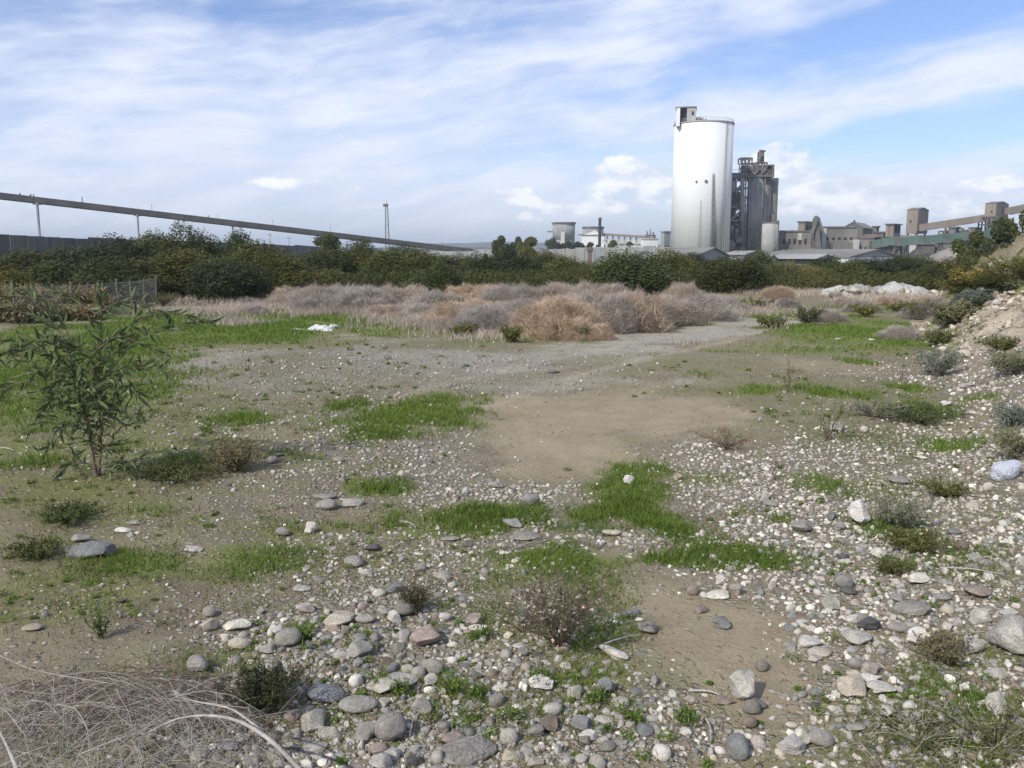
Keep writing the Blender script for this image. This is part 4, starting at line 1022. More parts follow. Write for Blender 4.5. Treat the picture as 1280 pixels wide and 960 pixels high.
mb = MB(); mb.add(*ridge(1500, 250, [(-200, 317), (400, 316), (520, 310.5), (600, 309), (680, 311), (900, 313), (1500, 314)], 8)); tag(mb.build('hills', M['hill'], None, smooth=True), kind='structure')
#SECTION_PLANTS
# ================================================================== VEGETATION
def leaf_cloud(seed, blobs, n, size, stretch=1.0, up=0.0, shell=.55):
    """n small leaf faces through the volume of several overlapping lobes"""
    g_ = np.random.default_rng(seed)
    B_ = np.array(blobs, float); w = B_[:, 3]*B_[:, 4]*B_[:, 5]; w = w**.7/sum(w**.7)
    k = g_.choice(len(B_), n, p=w)
    d = g_.normal(size=(n, 3)); d /= np.linalg.norm(d, axis=1)[:, None]
    r = shell+(1.08-shell)*g_.random(n)**.7
    r *= 1+.12*np.sin(d[:, 0]*7+k)*np.cos(d[:, 2]*6+k*2)
    P = B_[k, :3]+d*r[:, None]*B_[k, 3:6]
    keep = P[:, 2] > 0.02; P = P[keep]; d = d[keep]; k = k[keep]; n = len(P)
    nrm = g_.normal(size=(n, 3))*.75+d*.8; nrm[:, 2] += up; nrm /= np.linalg.norm(nrm, axis=1)[:, None]
    t = np.cross(nrm, g_.normal(size=(n, 3))); t /= np.linalg.norm(t, axis=1)[:, None]
    b_ = np.cross(nrm, t)
    s = size*(.6+.8*g_.random(n))[:, None]
    V = np.stack([P-t*s*stretch, P+b_*s*.55, P+t*s*stretch, P-b_*s*.55], 1).reshape(-1, 3)
    Fq = np.arange(n*4).reshape(n, 4)
    tone = .35*g_.random(len(B_))[k]+.65*g_.random(n)
    sh = np.repeat(tone, 4); col = np.stack([sh, sh, sh], 1)
    return V, Fq, col
def shrub_blobs(seed, n=12, flat=1.0):
    g_ = random.Random(seed); L = []
    for i in range(n):
        a = g_.random()*6.28; r = .36*math.sqrt(g_.random())
        hgt = (1-.75*(r/.5)**2)*(.78+.27*g_.random())*flat
        w = .13+.12*g_.random()
        L.append((r*math.cos(a), r*math.sin(a), hgt*.68, w, w, hgt*.28+.05))
    L.append((0, 0, .25, .40, .38, .3)); L.append((.1, .05, .35, .3, .3, .3))
    return L
def stem_paths(seed, n, h, spread, r0, segs=5, wiggle=.06):
    g_ = np.random.default_rng(seed); out_ = []
    for i in range(n):
        a = g_.random()*6.28; t = np.linspace(0, 1, segs)
        e = spread*(.3+.7*g_.random())
        p = np.stack([math.cos(a)*e*t**1.4, math.sin(a)*e*t**1.4, h*(.6+.4*g_.random())*t], 1)
        p[1:] += g_.normal(size=(segs-1, 3))*wiggle*h*.5
        out_.append((p, r0*(1-.8*t)))
    return out_
def make_shrub(seed, matname, n=9000, size=.022, flat=1.0, stretch=1.3, up=.3):
    V, Fq, c = leaf_cloud(seed, shrub_blobs(seed, 13, flat), n, size, stretch, up)
    me = np_mesh('crown', V, Fq, [M[matname]], {'shade': c})
    Vt, Ft = tubes(stem_paths(seed, 7, .75, .35, .014), 5)
    mt = np_mesh('trunk', Vt, Ft, [M['bark']], smooth=True)
    return me, mt
def put(name, label, cat, meshes, x, y, sx, sy, sz, group=None, rz=None, names=('crown', 'trunk'), sink=0.05, base=None):
    z = gz(x, y) if base is None else base
    r_ = thing(name, label, cat, (x, y, z-sink*sz), group, rng.random()*6.28 if rz is None else rz)
    r_.scale = (sx, sy, sz)
    for nm, me in zip(names, meshes): link(nm, me, r_)
    return r_
SHR = {}
for k, mname, n, sz, fl, st in (('dark', 'leaf_dark', 22000, .0125, 1.0, 1.5), ('mid', 'leaf_mid', 20000, .013, 1.0, 1.6), ('silver', 'leaf_silver', 5000, .020, .8, 1.6), ('pine', 'leaf_pine', 9000, .022, 1.0, 1.8)):
    SHR[k] = [make_shrub(10*len(SHR)+i+3, mname, n, sz, fl, st) for i in range(4 if k in ('dark', 'mid') else 2)]
# (px, top py, width px, depth metres, kind, label)
BUSH = [
    (30, 322, 110, 44, 'dark', 'dark low bush at the left edge below the sheet fence'),
    (95, 312, 120, 46, 'dark', 'broad dark bush third from left, under the sheet fence top'),
    (70, 335, 110, 38, 'mid', 'olive bush low in front of the sheet fence, left of the biggest bushes'),
    (150, 305, 120, 48, 'dark', 'dark rounded bush below the second conveyor pylon, left side'),
    (150, 330, 130, 37, 'dark', 'wide dark bush behind the wire fence end'),
    (180, 297, 90, 52, 'mid', 'bush with feathery top just right of the second conveyor pylon foot'),
    (215, 322, 110, 38, 'dark', 'dark bush right of the wire fence, behind the small green herb'),
    (238, 291, 95, 50, 'dark', 'tallest dark domed bush on the left, under the far crane'),
    (268, 318, 90, 40, 'mid', 'grey green bush at the foot of the tallest dome bush'),
    (290, 330, 80, 36, 'dark', 'dark bush low at the right foot of the tallest dome bush'),
    (300, 300, 60, 56, 'mid', 'small rounded bush under the grey lamp post'),
    (325, 315, 90, 42, 'mid', 'brighter green bush left of where the dry brush begins'),
    (350, 322, 80, 40, 'dark', 'dark bush directly behind the left end of the dry brush'),
    (375, 325, 80, 46, 'mid', 'olive bush below the low tree under the conveyor'),
    (402, 316, 70, 54, 'dark', 'dark bush at the foot of the low conveyor tree'),
    (430, 306, 80, 56, 'dark', 'dark bush right of the low conveyor tree'),
    (455, 303, 50, 60, 'dark', 'narrow taller bush left of the lattice mast'),
    (478, 312, 70, 55, 'mid', 'green bush at the foot of the lattice mast'),
    (500, 308, 50, 58, 'dark', 'dark bush below the last conveyor pylon'),
    (524, 315, 60, 55, 'mid', 'light green bush under the lower end of the conveyor'),
    (548, 320, 60, 58, 'dark', 'dark bush right of the last conveyor pylon'),
    (575, 318, 56, 60, 'mid', 'mid green bush below the conveyor end'),
    (552, 333, 62, 38, 'mid', 'low green bush standing forward among the dry brush, centre left'),
    (604, 318, 56, 60, 'dark', 'dark bush left of the grey boundary wall corner'),
    (634, 313, 50, 60, 'dark', 'dark peaked bush in front of the grey wall, under the far pines'),
    (660, 320, 50, 60, 'dark', 'small dark bush in front of the grey wall right of the peaked bush'),
    (684, 314, 46, 62, 'dark', 'dark bush below the taller cooling tower'),
    (708, 324, 60, 58, 'mid', 'yellowish green low bush left of the rusty gate pillar'),
    (745, 328, 70, 56, 'mid', 'low green bush right of the rusty gate pillar'),
    (796, 319, 92, 40, 'mid', 'large green bush standing forward, left of the white silo'),
    (770, 328, 60, 42, 'dark', 'dark lower lobe bush left of the large forward bush'),
    (835, 321, 60, 52, 'mid', 'green bush right of the large forward bush'),
    (868, 323, 60, 56, 'dark', 'dark bush below the grey gabled warehouse'),
    (915, 324, 92, 46, 'dark', 'large blue-green bush below the concrete tower'),
    (950, 322, 70, 54, 'mid', 'green bush right of the large blue-green bush'),
    (1000, 332, 60, 52, 'dark', 'dark low bush below the front warehouse roof'),
    (1028, 318, 34, 60, 'pine', 'small greyish conifer in front of the white warehouse wall'),
    (1050, 326, 60, 54, 'mid', 'green bush right of the small greyish conifer'),
    (1082, 323, 70, 56, 'dark', 'dark bush under the grey gable behind the white sheeted heap'),
    (1118, 322, 80, 58, 'dark', 'dark bush left of the covered stockpile'),
    (1143, 316, 56, 60, 'mid', 'olive bush at the left end of the covered stockpile'),
    (1165, 334, 70, 50, 'dark', 'dark green bush behind the right end of the white sheeted heap'),
    (1192, 323, 66, 50, 'dark', 'dark bush in front of the covered stockpile'),
    (1215, 325, 50, 50, 'mid', 'olive bush right of the dark bush by the stockpile'),
    (1238, 318, 50, 46, 'dark', 'dark bush at the foot of the tall dark pine'),
    (1268, 305, 60, 44, 'dark', 'dark bush on the bank below the tall pine, right edge'),
    (10, 345, 60, 32, 'mid', 'low olive bush behind the dry reeds at the left edge'),
]
for i, (px, pt, w, D, kind, lab) in enumerate(BUSH):
    X, Y = at(px, 340, D).x, D
    zt = at(px, pt, D).z; z0 = gz(X, Y); h = max(zt-z0, .6)*(1.28 if px < 345 or 740 < px < 960 else 1.16); W = w/F*D*(1.42 if px > 345 else 1.6)
    me = SHR[kind][i % len(SHR[kind])]
    put('bush', lab, 'bush', me, X, Y, W, min(W, 4.5), h, 'bushes along the back of the field')
# trees beyond
def make_tree(seed, mat, n=5000, size=.03):
    g_ = random.Random(seed); bl = []
    for i in range(12):
        a = g_.random()*6.28; r = .34*math.sqrt(g_.random()); z = .42+.45*g_.random()
        w = .12+.1*g_.random(); bl.append((r*math.cos(a), r*math.sin(a), z, w, w, w*.75))
    V, Fq, c = leaf_cloud(seed, bl, n, size, 1.5, .2, .35)
    me = np_mesh('crown', V, Fq, [M[mat]], {'shade': c})
    ps = [(np.array([[0, 0, 0], [.02, .01, .2], [0, 0, .5]]), np.array([.035, .028, .015]))]
    for b_ in bl[:9]: ps.append((np.array([[0, 0, .2+.2*g_.random()], [b_[0]*.5, b_[1]*.5, b_[2]*.75], [b_[0], b_[1], b_[2]]]), np.array([.016, .01, .004])))
    Vt, Ft = tubes(ps, 5); return me, np_mesh('trunk', Vt, Ft, [M['bark']], smooth=True)
TREES = [make_tree(101, 'leaf_mid'), make_tree(102, 'leaf_pine'), make_tree(103, 'leaf_mid', 3200)]
for i, (px, pt, w, D, k, lab) in enumerate(((624, 296, 20, 150, 0, 'leftmost dark pine above the grey boundary wall'), (638, 301, 20, 158, 1, 'small pale tree between the dark pines above the grey wall'), (654, 293.5, 16, 190, 1, 'distant grey-green tree behind the dark pines'),
        (660, 297.5, 26, 150, 0, 'rightmost dark pine above the grey boundary wall'), (408, 291, 29, 140, 2, 'low loose-crowned tree right under the sloping conveyor'), (1250, 276, 40, 56, 0, 'tall dark pine with open crown on the bank top, right of the conveyors'),
        (1275, 262, 44, 58, 0, 'taller dark pine cut by the right edge of the view'), (1212, 291, 34, 60, 0, 'dark rounded pine covering the end of the covered stockpile'), (1240, 300, 40, 52, 1, 'dark pine low on the bank between the two taller pines'),
        (716, 299, 16, 300, 1, 'grey-green tree in front of the taller cooling tower'), (732, 301, 16, 300, 1, 'grey-green tree left below the white works building'), (700, 301, 14, 305, 1, 'small greyish tree left of the pale hatch'), (765, 301, 18, 300, 0, 'dark tree behind the slanting conveyor leg'),
        (786, 303, 16, 302, 0, 'dark tree below the middle of the roofed gallery'), (687, 297, 14, 320, 2, 'thin brownish tree left of the taller cooling tower'), (607, 318, 10, 140, 0, 'tiny dark cypress-like tree by the wall corner'))):
    X = at(px, 318, D).x; zt = at(px, pt, D).z; z0 = gz(X, D); h = (zt-z0)*1.04; W = w/F*D*1.25
    put('tree', lab, 'tree', TREES[k], X, D, W, W, h, 'trees behind the field', sink=.02)
# far scrub seen over the wall
g_ = np.random.default_rng(5); bl = [(x, 230+15*g_.random(), .6, 3.5+3*g_.random(), 3, 1.6+1.6*g_.random()) for x in np.linspace(-45, 95, 40)]
V, Fq, c = leaf_cloud(6, bl, 24000, .18, 1.3, .2, .5); tag(link('scrub', np_mesh('scrub', V, Fq, [M['leaf_mid']], {'shade': c})), 'distant scrub growing between the boundary wall and the plant', 'scrub', kind='stuff')
g_ = np.random.default_rng(15); bl = [(x, (50 if x > -16 else 58)+4*g_.random()-(3 if x > 8 else 0), .4, 2+2*g_.random(), 2, .4+.5*g_.random()) for x in np.linspace(-40, 30, 60)]
V, Fq, c = leaf_cloud(16, bl, 110000, .05, 1.3, .2, .5); tag(link('undergrowth', np_mesh('undergrowth', V, Fq, [M['leaf_dark']], {'shade': c})), 'dense dark undergrowth filling in behind the row of bushes', 'undergrowth', kind='stuff')

# ---- dry fine brush
def strands(seed, n, dims, ln, wd, segs=3, droop=.25, inner=.15, upb=.45, base_col=.5):
    """fine dry twigs standing out of a low dome of half-axes dims"""
    g_ = np.random.default_rng(seed)
    a = g_.random(n)*2*np.pi; cz = g_.random(n)**.8
    d = np.stack([np.sqrt(1-cz**2)*np.cos(a), np.sqrt(1-cz**2)*np.sin(a), cz], 1)
    r = inner+(1-inner)*g_.random(n)**.45
    nn = fbm(d[:, 0]*2+seed, d[:, 1]*2, 1.6, 3, seed*3.1); r *= .62+.72*nn
    P = d*r[:, None]*np.array(dims)
    dirv = d*.7+g_.normal(size=(n, 3))*.55; dirv[:, 2] += upb; dirv /= np.linalg.norm(dirv, axis=1)[:, None]
    L = ln*(.4+.9*g_.random(n)+1.2*(g_.random(n) < .06)); P0 = P-dirv*L[:, None]*.6
    side = np.cross(dirv, g_.normal(size=(n, 3))); side /= np.linalg.norm(side, axis=1)[:, None]
    t = np.linspace(0, 1, segs+1)
    C = P0[:, None]+dirv[:, None]*(L[:, None]*t)[..., None]
    C[..., 2] -= droop*L[:, None]*t**2*.5
    C += (side[:, None]*(L[:, None]*.12*np.sin(t*3.1))[..., None])
    side2 = np.cross(dirv, side)
    w = wd*(1-.75*t)
    V = np.stack([C-side2[:, None]*w[None, :, None]*.5, C+side2[:, None]*w[None, :, None]*.5], 2)      # n, segs+1, 2, 3
    V = V.reshape(-1, 3); V[:, 2] = np.maximum(V[:, 2], 0)
    base = (np.arange(n)*(segs+1)*2)[:, None]+np.arange(segs)[None]*2
    Fq = np.stack([base, base+1, base+3, base+2], -1).reshape(-1, 4)
    tone = np.clip(base_col+.26*g_.normal(size=n)+1.1*(fbm(P[:, 0], P[:, 1]+P[:, 2], 4, 2, seed)-.5), 0, 1)
    sh = np.repeat(tone, (segs+1)*2); return V, Fq, np.stack([sh]*3, 1)
BR = []
for i in range(5):
    V, Fq, c = strands(40+i, 24000, (.46, .46, .86), .20, .0042, 2, droop=.1, inner=.25, upb=.75)
    # stand-alone unit mound: 1 wide, 1 high
    BR.append((np_mesh('twigs', V, Fq, [M['brush'] if i < 3 else M['brush_grey']], {'shade': c}),))
BRUSH = [  # px, base py, top py, width px, grey?, label
    (250, 386, 376, 90, 1, 'low grey-pink dry brush at the far left end, beside the green field'), (310, 384, 370, 90, 1, 'low grey dry brush where the mass starts on the left'),
    (370, 384, 356, 90, 0, 'tan dry brush mound left of centre, at the back'), (410, 388, 352, 100, 0, 'tall tan dry brush mound behind the white rag'), (455, 391, 355, 90, 1, 'pinkish grey dry brush with a dark hollow beside it'),
    (395, 391, 366, 80, 1, 'grey low front brush left of the dark hollow'), (505, 388, 353, 90, 0, 'tan dry brush mound right of the dark hollow'), (545, 394, 362, 80, 1, 'grey dry brush left of the green forward bush'),
    (590, 382, 353, 90, 0, 'pale tan brush behind, right of the low forward bush'), (640, 384, 352, 100, 0, 'long pale tan brush at the back, centre'), (700, 384, 350, 110, 0, 'highest pale tan brush at the back centre'), (745, 388, 351, 80, 0, 'pale tan brush against the large forward bush'),
    (530, 402, 378, 70, 1, 'grey small brush tuft in front, left of the white litter'), (575, 408, 372, 80, 0, 'brown sparse brush with green herbs in it'), (610, 418, 380, 80, 1, 'grey front brush beside the gravel, left of the big brown one'),
    (660, 404, 372, 80, 1, 'grey brush between the front grey and the big brown mounds'), (695, 424, 366, 88, 0, 'big brown-orange brush mound at the gravel edge, centre'), (745, 418, 364, 76, 0, 'reddish brown brush mound right of the big orange one'),
    (790, 416, 360, 90, 0, 'large reddish brush mound left of the track'), (830, 408, 366, 80, 0, 'brown pink brush mound nearest the track bend'), (735, 426, 402, 50, 0, 'small pale straw tuft on the gravel edge'),
    (870, 402, 366, 90, 1, 'grey-pink brush right of the brown pink mound'), (900, 394, 370, 60, 1, 'grey brush mound at the left of the track bend'), (856, 384, 352, 46, 0, 'small tan brush dome between the green bushes'),
    (972, 376, 356, 36, 0, 'small tan brush dome right of the blue-green bush'), (985, 386, 372, 50, 1, 'grey brush right of the yellow flower patch'), (1030, 404, 384, 60, 1, 'grey-olive brush by the right of the track'),
    (1060, 386, 370, 90, 0, 'pinkish low brush below the white sheeted heap, left'), (1110, 384, 369, 90, 0, 'pinkish low brush below the white sheeted heap, middle'), (1155, 384, 369, 80, 0, 'pinkish low brush below the heap, right end'),
    (1075, 392, 374, 60, 1, 'grey brush in the green on the right'), (1140, 398, 384, 44, 1, 'grey brush left of the bank foot'), (1125, 426, 406, 44, 1, 'brownish weedy brush left of the bank foot, nearer'),
    (1165, 396, 372, 50, 1, 'grey brush at the corner of the bank'), (1045, 374, 365, 60, 0, 'thin brush strip left below the sheeted heap'), (235, 380, 371, 24, 0, 'small round brown brush dome alone at the left field edge'),
    (320, 396, 380, 70, 1, 'thin greyish brush at the left front of the mass'), (480, 398, 378, 70, 0, 'low straw brush in front of the tan mound'), (640, 430, 424, 60, 0, 'flattened straw litter at the gravel edge, left of the big mound'), (590, 396, 372, 40, 0, 'narrow brown brush behind the front grey one'),
]
brush_roots = []
for i, (px, pb, pt, w, gy, lab) in enumerate(BRUSH):
    X, Y = gp(px, pb); W = w/F*Y*1.35; Y += min(W*.35, 1.2); X = ray(px, pb)[0]*Y
    z0 = gz(X, Y); h = max(at(px, pt, Y).z-z0, .12); W = min(W, 3.4*h)
    me = BR[3+i % 2] if gy else BR[i % 3]
    szb = max(h*1.12, .42*W)
    put('dry_brush', lab, 'dry brush', me, X, Y, W, min(W, 3.2)*1.1, szb, 'dry brush mounds', names=('twigs',), sink=.02, base=z0-(szb-h*1.12))

# ---- grass blades (one mass of stuff)
def scatter(lst, dens, seed, ymax=40):
    """random points inside ground ellipses, dens per square metre (function of distance)"""
    g_ = np.random.default_rng(seed); P = []
    for e in lst:
        cx, cy, rx, ry, a = e
        n = int(math.pi*rx*ry*1.9*dens(cy)*a)
        u = g_.random(n)*6.283; r = np.sqrt(g_.random(n))*1.35
        x = cx+rx*r*np.cos(u); y = cy+ry*r*np.sin(u)
        keep = (y > 2.2) & (y < ymax); P.append(np.stack([x[keep], y[keep]], 1))
    return np.concatenate(P)
def blades(P, h, wd, seed, lean=.5, segs=2):
    g_ = np.random.default_rng(seed); n = len(P); z = height(P[:, 0], P[:, 1])-.005
    a = g_.random(n)*6.283; L = h*(.5+.9*g_.random(n)); ln = lean*(.3+g_.random(n))
    t = np.linspace(0, 1, segs+1)
    base = np.stack([P[:, 0], P[:, 1], z], 1)
    d = np.stack([np.cos(a), np.sin(a)], 1)
    C = np.repeat(base[:, None], segs+1, 1)
    C[..., :2] += d[:, None]*(L*ln)[:, None, None]*(t**1.7)[None, :, None]
    C[..., 2] += L[:, None]*t*(1-.35*ln[:, None]*t)
    fa = g_.random(n)*6.283; s = np.stack([np.cos(fa), np.sin(fa), fa*0], 1)
    w = wd[:, None]*(1-t*.9)[None]
    V = np.stack([C-s[:, None]*w[..., None]*.5, C+s[:, None]*w[..., None]*.5], 2).reshape(-1, 3)
    b_ = (np.arange(n)*(segs+1)*2)[:, None]+np.arange(segs)[None]*2
    Fq = np.stack([b_, b_+1, b_+3, b_+2], -1).reshape(-1, 4)
    return V, Fq
def keepmask(P, lst, th, seed, w=.9, ns=2.0):
    k = emask(lst, P[:, 0], P[:, 1], 1.2, w, ns); g_ = np.random.default_rng(seed)
    return P[g_.random(len(P)) < np.clip((k-th)/(1-th)*1.35, 0, 1)**1.4]
Pg = keepmask(scatter(GRASS, lambda d: 6800/max(d/4.5, 1)**1.5, 1), GRASS, .04, 2, 1.2, 3.0)
clump = fbm(Pg[:, 0], Pg[:, 1], 5, 2, 4); Pg = Pg[clump+.25*rng.random(len(Pg)) > .42]
hh_ = (.032+.05*fbm(Pg[:, 0], Pg[:, 1], 1.6, 2, 8)+.05*np.maximum(fbm(Pg[:, 0], Pg[:, 1], 5, 2, 4)-.5, 0))*np.clip(Pg[:, 1]/6, .75, 1.3)
V1, F1 = blades(Pg, hh_, .0032+.0007*Pg[:, 1], 3, .7)
t1 = np.repeat(np.clip(.15+.75*rng.random(len(Pg))+.5*(fbm(Pg[:, 0], Pg[:, 1], 1.1, 2, 61)-.5), 0, 1), 6)
tag(link('grass', np_mesh('grass', V1, F1, [M['grass']], {'shade': np.stack([t1]*3, 1)})), 'fresh green grass growing in tufts and patches on the stony ground', 'grass', kind='stuff')
Pf = keepmask(scatter(FIELD, lambda d: 260/max(d/20, 1)**1.5, 21, 60), FIELD, .25, 22, 1.2, .4)
Pf = Pf[emask(PATH, Pf[:, 0], Pf[:, 1], 1.5, 1.2, .7) < .45]
Pf2 = Pf[fbm(Pf[:, 0], Pf[:, 1], .7, 3, 14)+.3*rng.random(len(Pf)) > .6]
V1, F1 = blades(Pf2, .04+.09*fbm(Pf2[:, 0], Pf2[:, 1], .5, 2, 8), .006+.0009*Pf2[:, 1], 23, .7)
t1 = np.repeat(np.clip(.3+.7*rng.random(len(Pf2)), 0, 1), 6)
tag(link('grass', np_mesh('grass', V1, F1, [M['grass']], {'shade': np.stack([t1]*3, 1)})), 'taller meadow grass of the green field on the left and round the track', 'grass', kind='stuff')
# low leafy ground cover between the stones
g_ = np.random.default_rng(91); n = 5200; yy = 2.6+17*g_.random(n)**1.8; xx = (g_.random(n)*2-1)*(.66*yy+.4)
cz_ = np.maximum(emask(COBBLE+OLIVE, xx, yy, 1.5, .8, 1.5), .35*(bank_s(xx, yy) > 0)); bz_ = emask(BARE+TAN, xx, yy, 1.5, .8, 1.5)
ok = (g_.random(n) < cz_*(1-.95*bz_)*.8) & (fbm(xx, yy, 1.8, 3, 71)+.2*g_.random(n) > .56); xx, yy = xx[ok], yy[ok]
zz = height(xx, yy); rad = (.012+.03*g_.random(len(xx))**2)*np.clip(yy/5, 1, 2.5)
Vc, Cc = [], []
for i in range(len(xx)):
    m_ = int(26*min(1.5, 4.5/yy[i])+10); a = g_.random(m_)*6.283; r = rad[i]*np.sqrt(g_.random(m_))*1.3
    P = np.stack([xx[i]+r*np.cos(a), yy[i]+r*np.sin(a), zz[i]+.004+rad[i]*.8*g_.random(m_)], 1)
    nv = g_.normal(size=(m_, 3))*.5; nv[:, 2] += 1; nv /= np.linalg.norm(nv, axis=1)[:, None]; t_ = np.cross(nv, g_.normal(size=(m_, 3))); t_ /= np.linalg.norm(t_, axis=1)[:, None]; b_ = np.cross(nv, t_); s = (.005+.004*g_.random(m_))[:, None]*max(1, yy[i]/5)
    Vc.append(np.stack([P-t_*s*1.5, P+b_*s*.6, P+t_*s*1.5, P-b_*s*.6], 1).reshape(-1, 3)); Cc.append(np.repeat(g_.random()*.6+.4*g_.random(m_), 4))
Vc = np.concatenate(Vc); Cc = np.concatenate(Cc)
tag(link('ground_cover', np_mesh('ground_cover', Vc, np.arange(len(Vc)).reshape(-1, 4), [M['grass']], {'shade': np.stack([Cc]*3, 1)})), 'low leafy green weeds creeping between the stones', 'ground cover', kind='stuff')
print('cover', len(xx), len(Vc))
# thin dry and olive blades everywhere
n = 110000; g_ = np.random.default_rng(31)
yy = 2.4+26*g_.random(n)**1.7; xx = (g_.random(n)*2-1)*(.72*yy+.6); Pd = np.stack([xx, yy], 1)
ol = emask(OLIVE, xx, yy, 1.5, .8, 1.5); ba = emask(BARE+TAN+PATH, xx, yy, 1.5, .8, 1.5)
Pd = Pd[(g_.random(n) < (.10+.9*ol)*(1-.95*ba)) & (fbm(xx, yy, 2.5, 3, 41)+.25*g_.random(n) > .52)]
V1, F1 = blades(Pd, .03+.05*fbm(Pd[:, 0], Pd[:, 1], 2, 2, 8), .0035+.0008*Pd[:, 1], 33, 1.0)
t1 = np.repeat(g_.random(len(Pd)), 6)
tag(link('dry_grass', np_mesh('dry_grass', V1, F1, [M['drygrass']], {'shade': np.stack([t1]*3, 1)})), 'thin olive and straw-coloured grass scattered over the bare soil', 'grass', kind='stuff')
BRM = E([(560, 384, 330, 16), (720, 398, 200, 22), (400, 378, 130, 12), (900, 388, 90, 12), (1080, 368, 140, 8)  , (620, 402, 90, 14)])
Pb = keepmask(scatter(BRM, lambda d: 420/max(d/20, 1)**1.4, 51, 46), BRM, .2, 52, 1.2, .5)
Pb = Pb[emask(PATH, Pb[:, 0], Pb[:, 1], 1.5, 1.2, .7) < .4]
V1, F1 = blades(Pb, .10+.36*fbm(Pb[:, 0], Pb[:, 1], .6, 3, 8), .005+.0005*Pb[:, 1], 53, .8)
t1 = np.repeat(np.clip(.5+.28*rng.normal(size=len(Pb))+1.2*(fbm(Pb[:, 0], Pb[:, 1], .5, 2, 5)-.5), 0, 1), 6)
tag(link('dry_stalks', np_mesh('dry_stalks', V1, F1, [M['brush']], {'shade': np.stack([t1]*3, 1)})), 'low dry stalks growing between the brush mounds', 'dry grass', kind='stuff')
print('grass', len(Pg), len(Pf2), len(Pd))

# ---- near weeds and small shrubs
def radial_weed(seed, n, h, spread, r0, sub=3, leafn=0, leafs=.02, segs=6):
    """woody weed: stems that fork, with small leaves along them (metres)"""
    g_ = np.random.default_rng(seed); ps = []; tips = []
    for i in range(n):
        a = g_.random()*6.28; e = spread*(.25+.75*g_.random()); t = np.linspace(0, 1, segs)
        p = np.stack([math.cos(a)*e*t, math.sin(a)*e*t, h*(.55+.45*g_.random())*t**.85], 1); p[1:] += np.cumsum(g_.normal(size=(segs-1, 3)), 0)*h*.03
        ps.append((p, r0*(1-.75*t)+.0006)); tips.append(p)
        for k in range(sub):
            j = g_.integers(2, segs-1); q_ = p[j]; L = h*(.18+.22*g_.random()); d = p[j]-p[j-1]; d = d/np.linalg.norm(d)+g_.normal(size=3)*.55; d[2] += .2; d /= np.linalg.norm(d)
            c_ = q_+d*L*np.linspace(0, 1, 4)[:, None]; c_[1:] += g_.normal(size=(3, 3))*L*.05
            ps.append((c_, r0*.5*(1-.7*np.linspace(0, 1, 4))+.0005)); tips.append(c_)
    Vt, Ft = tubes(ps, 3)
    if not leafn: return Vt, Ft, None
    pts = np.concatenate([p[1:] for p, _ in ps]); k = g_.integers(0, len(pts), leafn)
    P = pts[k]+g_.normal(size=(leafn, 3))*leafs*.9; P[:, 2] = np.maximum(P[:, 2], .003)
    nrm = g_.normal(size=(leafn, 3)); nrm[:, 2] += .5; nrm /= np.linalg.norm(nrm, axis=1)[:, None]; tt_ = np.cross(nrm, g_.normal(size=(leafn, 3))); tt_ /= np.linalg.norm(tt_, axis=1)[:, None]; bb_ = np.cross(nrm, tt_)
    s = leafs*(.5+.8*g_.random(leafn))[:, None]
    V = np.stack([P-tt_*s, P+bb_*s*.4, P+tt_*s, P-bb_*s*.4], 1).reshape(-1, 3)
    sh = np.repeat(g_.random(leafn), 4)
    return Vt, Ft, (V, np.arange(leafn*4).reshape(-1, 4), np.stack([sh]*3, 1))
def weed(name, label, cat, px, pb, seed, n, h, spread, r0, stem, leaf=None, leafn=0, leafs=.015, sub=3, group=None, flowers=0, fmat='flower_yellow'):
    x, y = gp(px, pb); Vt, Ft, lf = radial_weed(seed, n, h, spread, r0, sub, leafn, leafs)
    r_ = thing(name, label, cat, (x, y, gz(x, y)-.01), group)
    link('stems', np_mesh('stems', Vt, Ft, [M[stem]], smooth=True), r_)
    if lf is not None: link('foliage', np_mesh('foliage', lf[0], lf[1], [M[leaf]], {'shade': lf[2]}), r_)
    if flowers:
        g_ = np.random.default_rng(seed+5); c_ = np.array([Vt[g_.integers(len(Vt))] for _ in range(flowers)]); c_[:, 2] += .01
        V, Fq, c2 = [], [], None
        n_ = g_.normal(size=(flowers, 3))*.4; n_[:, 2] += 1; n_ /= np.linalg.norm(n_, axis=1)[:, None]; t_ = np.cross(n_, g_.normal(size=(flowers, 3))); t_ /= np.linalg.norm(t_, axis=1)[:, None]; b_ = np.cross(n_, t_); s = .011*(.7+.6*g_.random(flowers))[:, None]*max(1, y/12)
        V = np.stack([c_-t_*s, c_+b_*s, c_+t_*s, c_-b_*s], 1).reshape(-1, 3); sh = np.repeat(g_.random(flowers), 4)
        link('blossoms', np_mesh('blossoms', V, np.arange(flowers*4).reshape(-1, 4), [M[fmat]], {'shade': np.stack([sh]*3, 1)}), r_)
    return r_
weed('shrublet', 'low dense dark green shrub among the cobbles, lower left', 'shrub', 333, 892, 1, 60, .20, .21, .003, 'bark', 'leaf_dark', 5200, .0085, 5)
weed('shrublet', 'small dark bushy plant beside the cobbles left of the twiggy plant', 'shrub', 521, 766, 2, 34, .16, .11, .0025, 'twig_brown', 'leaf_dark', 1500, .008, 4)
weed('dead_stem', 'single dark dead stem leaning out of the small dark plant', 'weed', 516, 745, 3, 3, .20, .06, .003, 'twig_brown', 'twig_brown' if 0 else 'leaf_dark', 60, .006, 5)
weed('twiggy_weed', 'wide brown twiggy plant with green shoots and pale seed heads, bottom centre', 'weed', 700, 812, 4, 46, .42, .36, .0028, 'twig_brown', 'leaf_mid', 1500, .010, 5, flowers=160, fmat='brush')
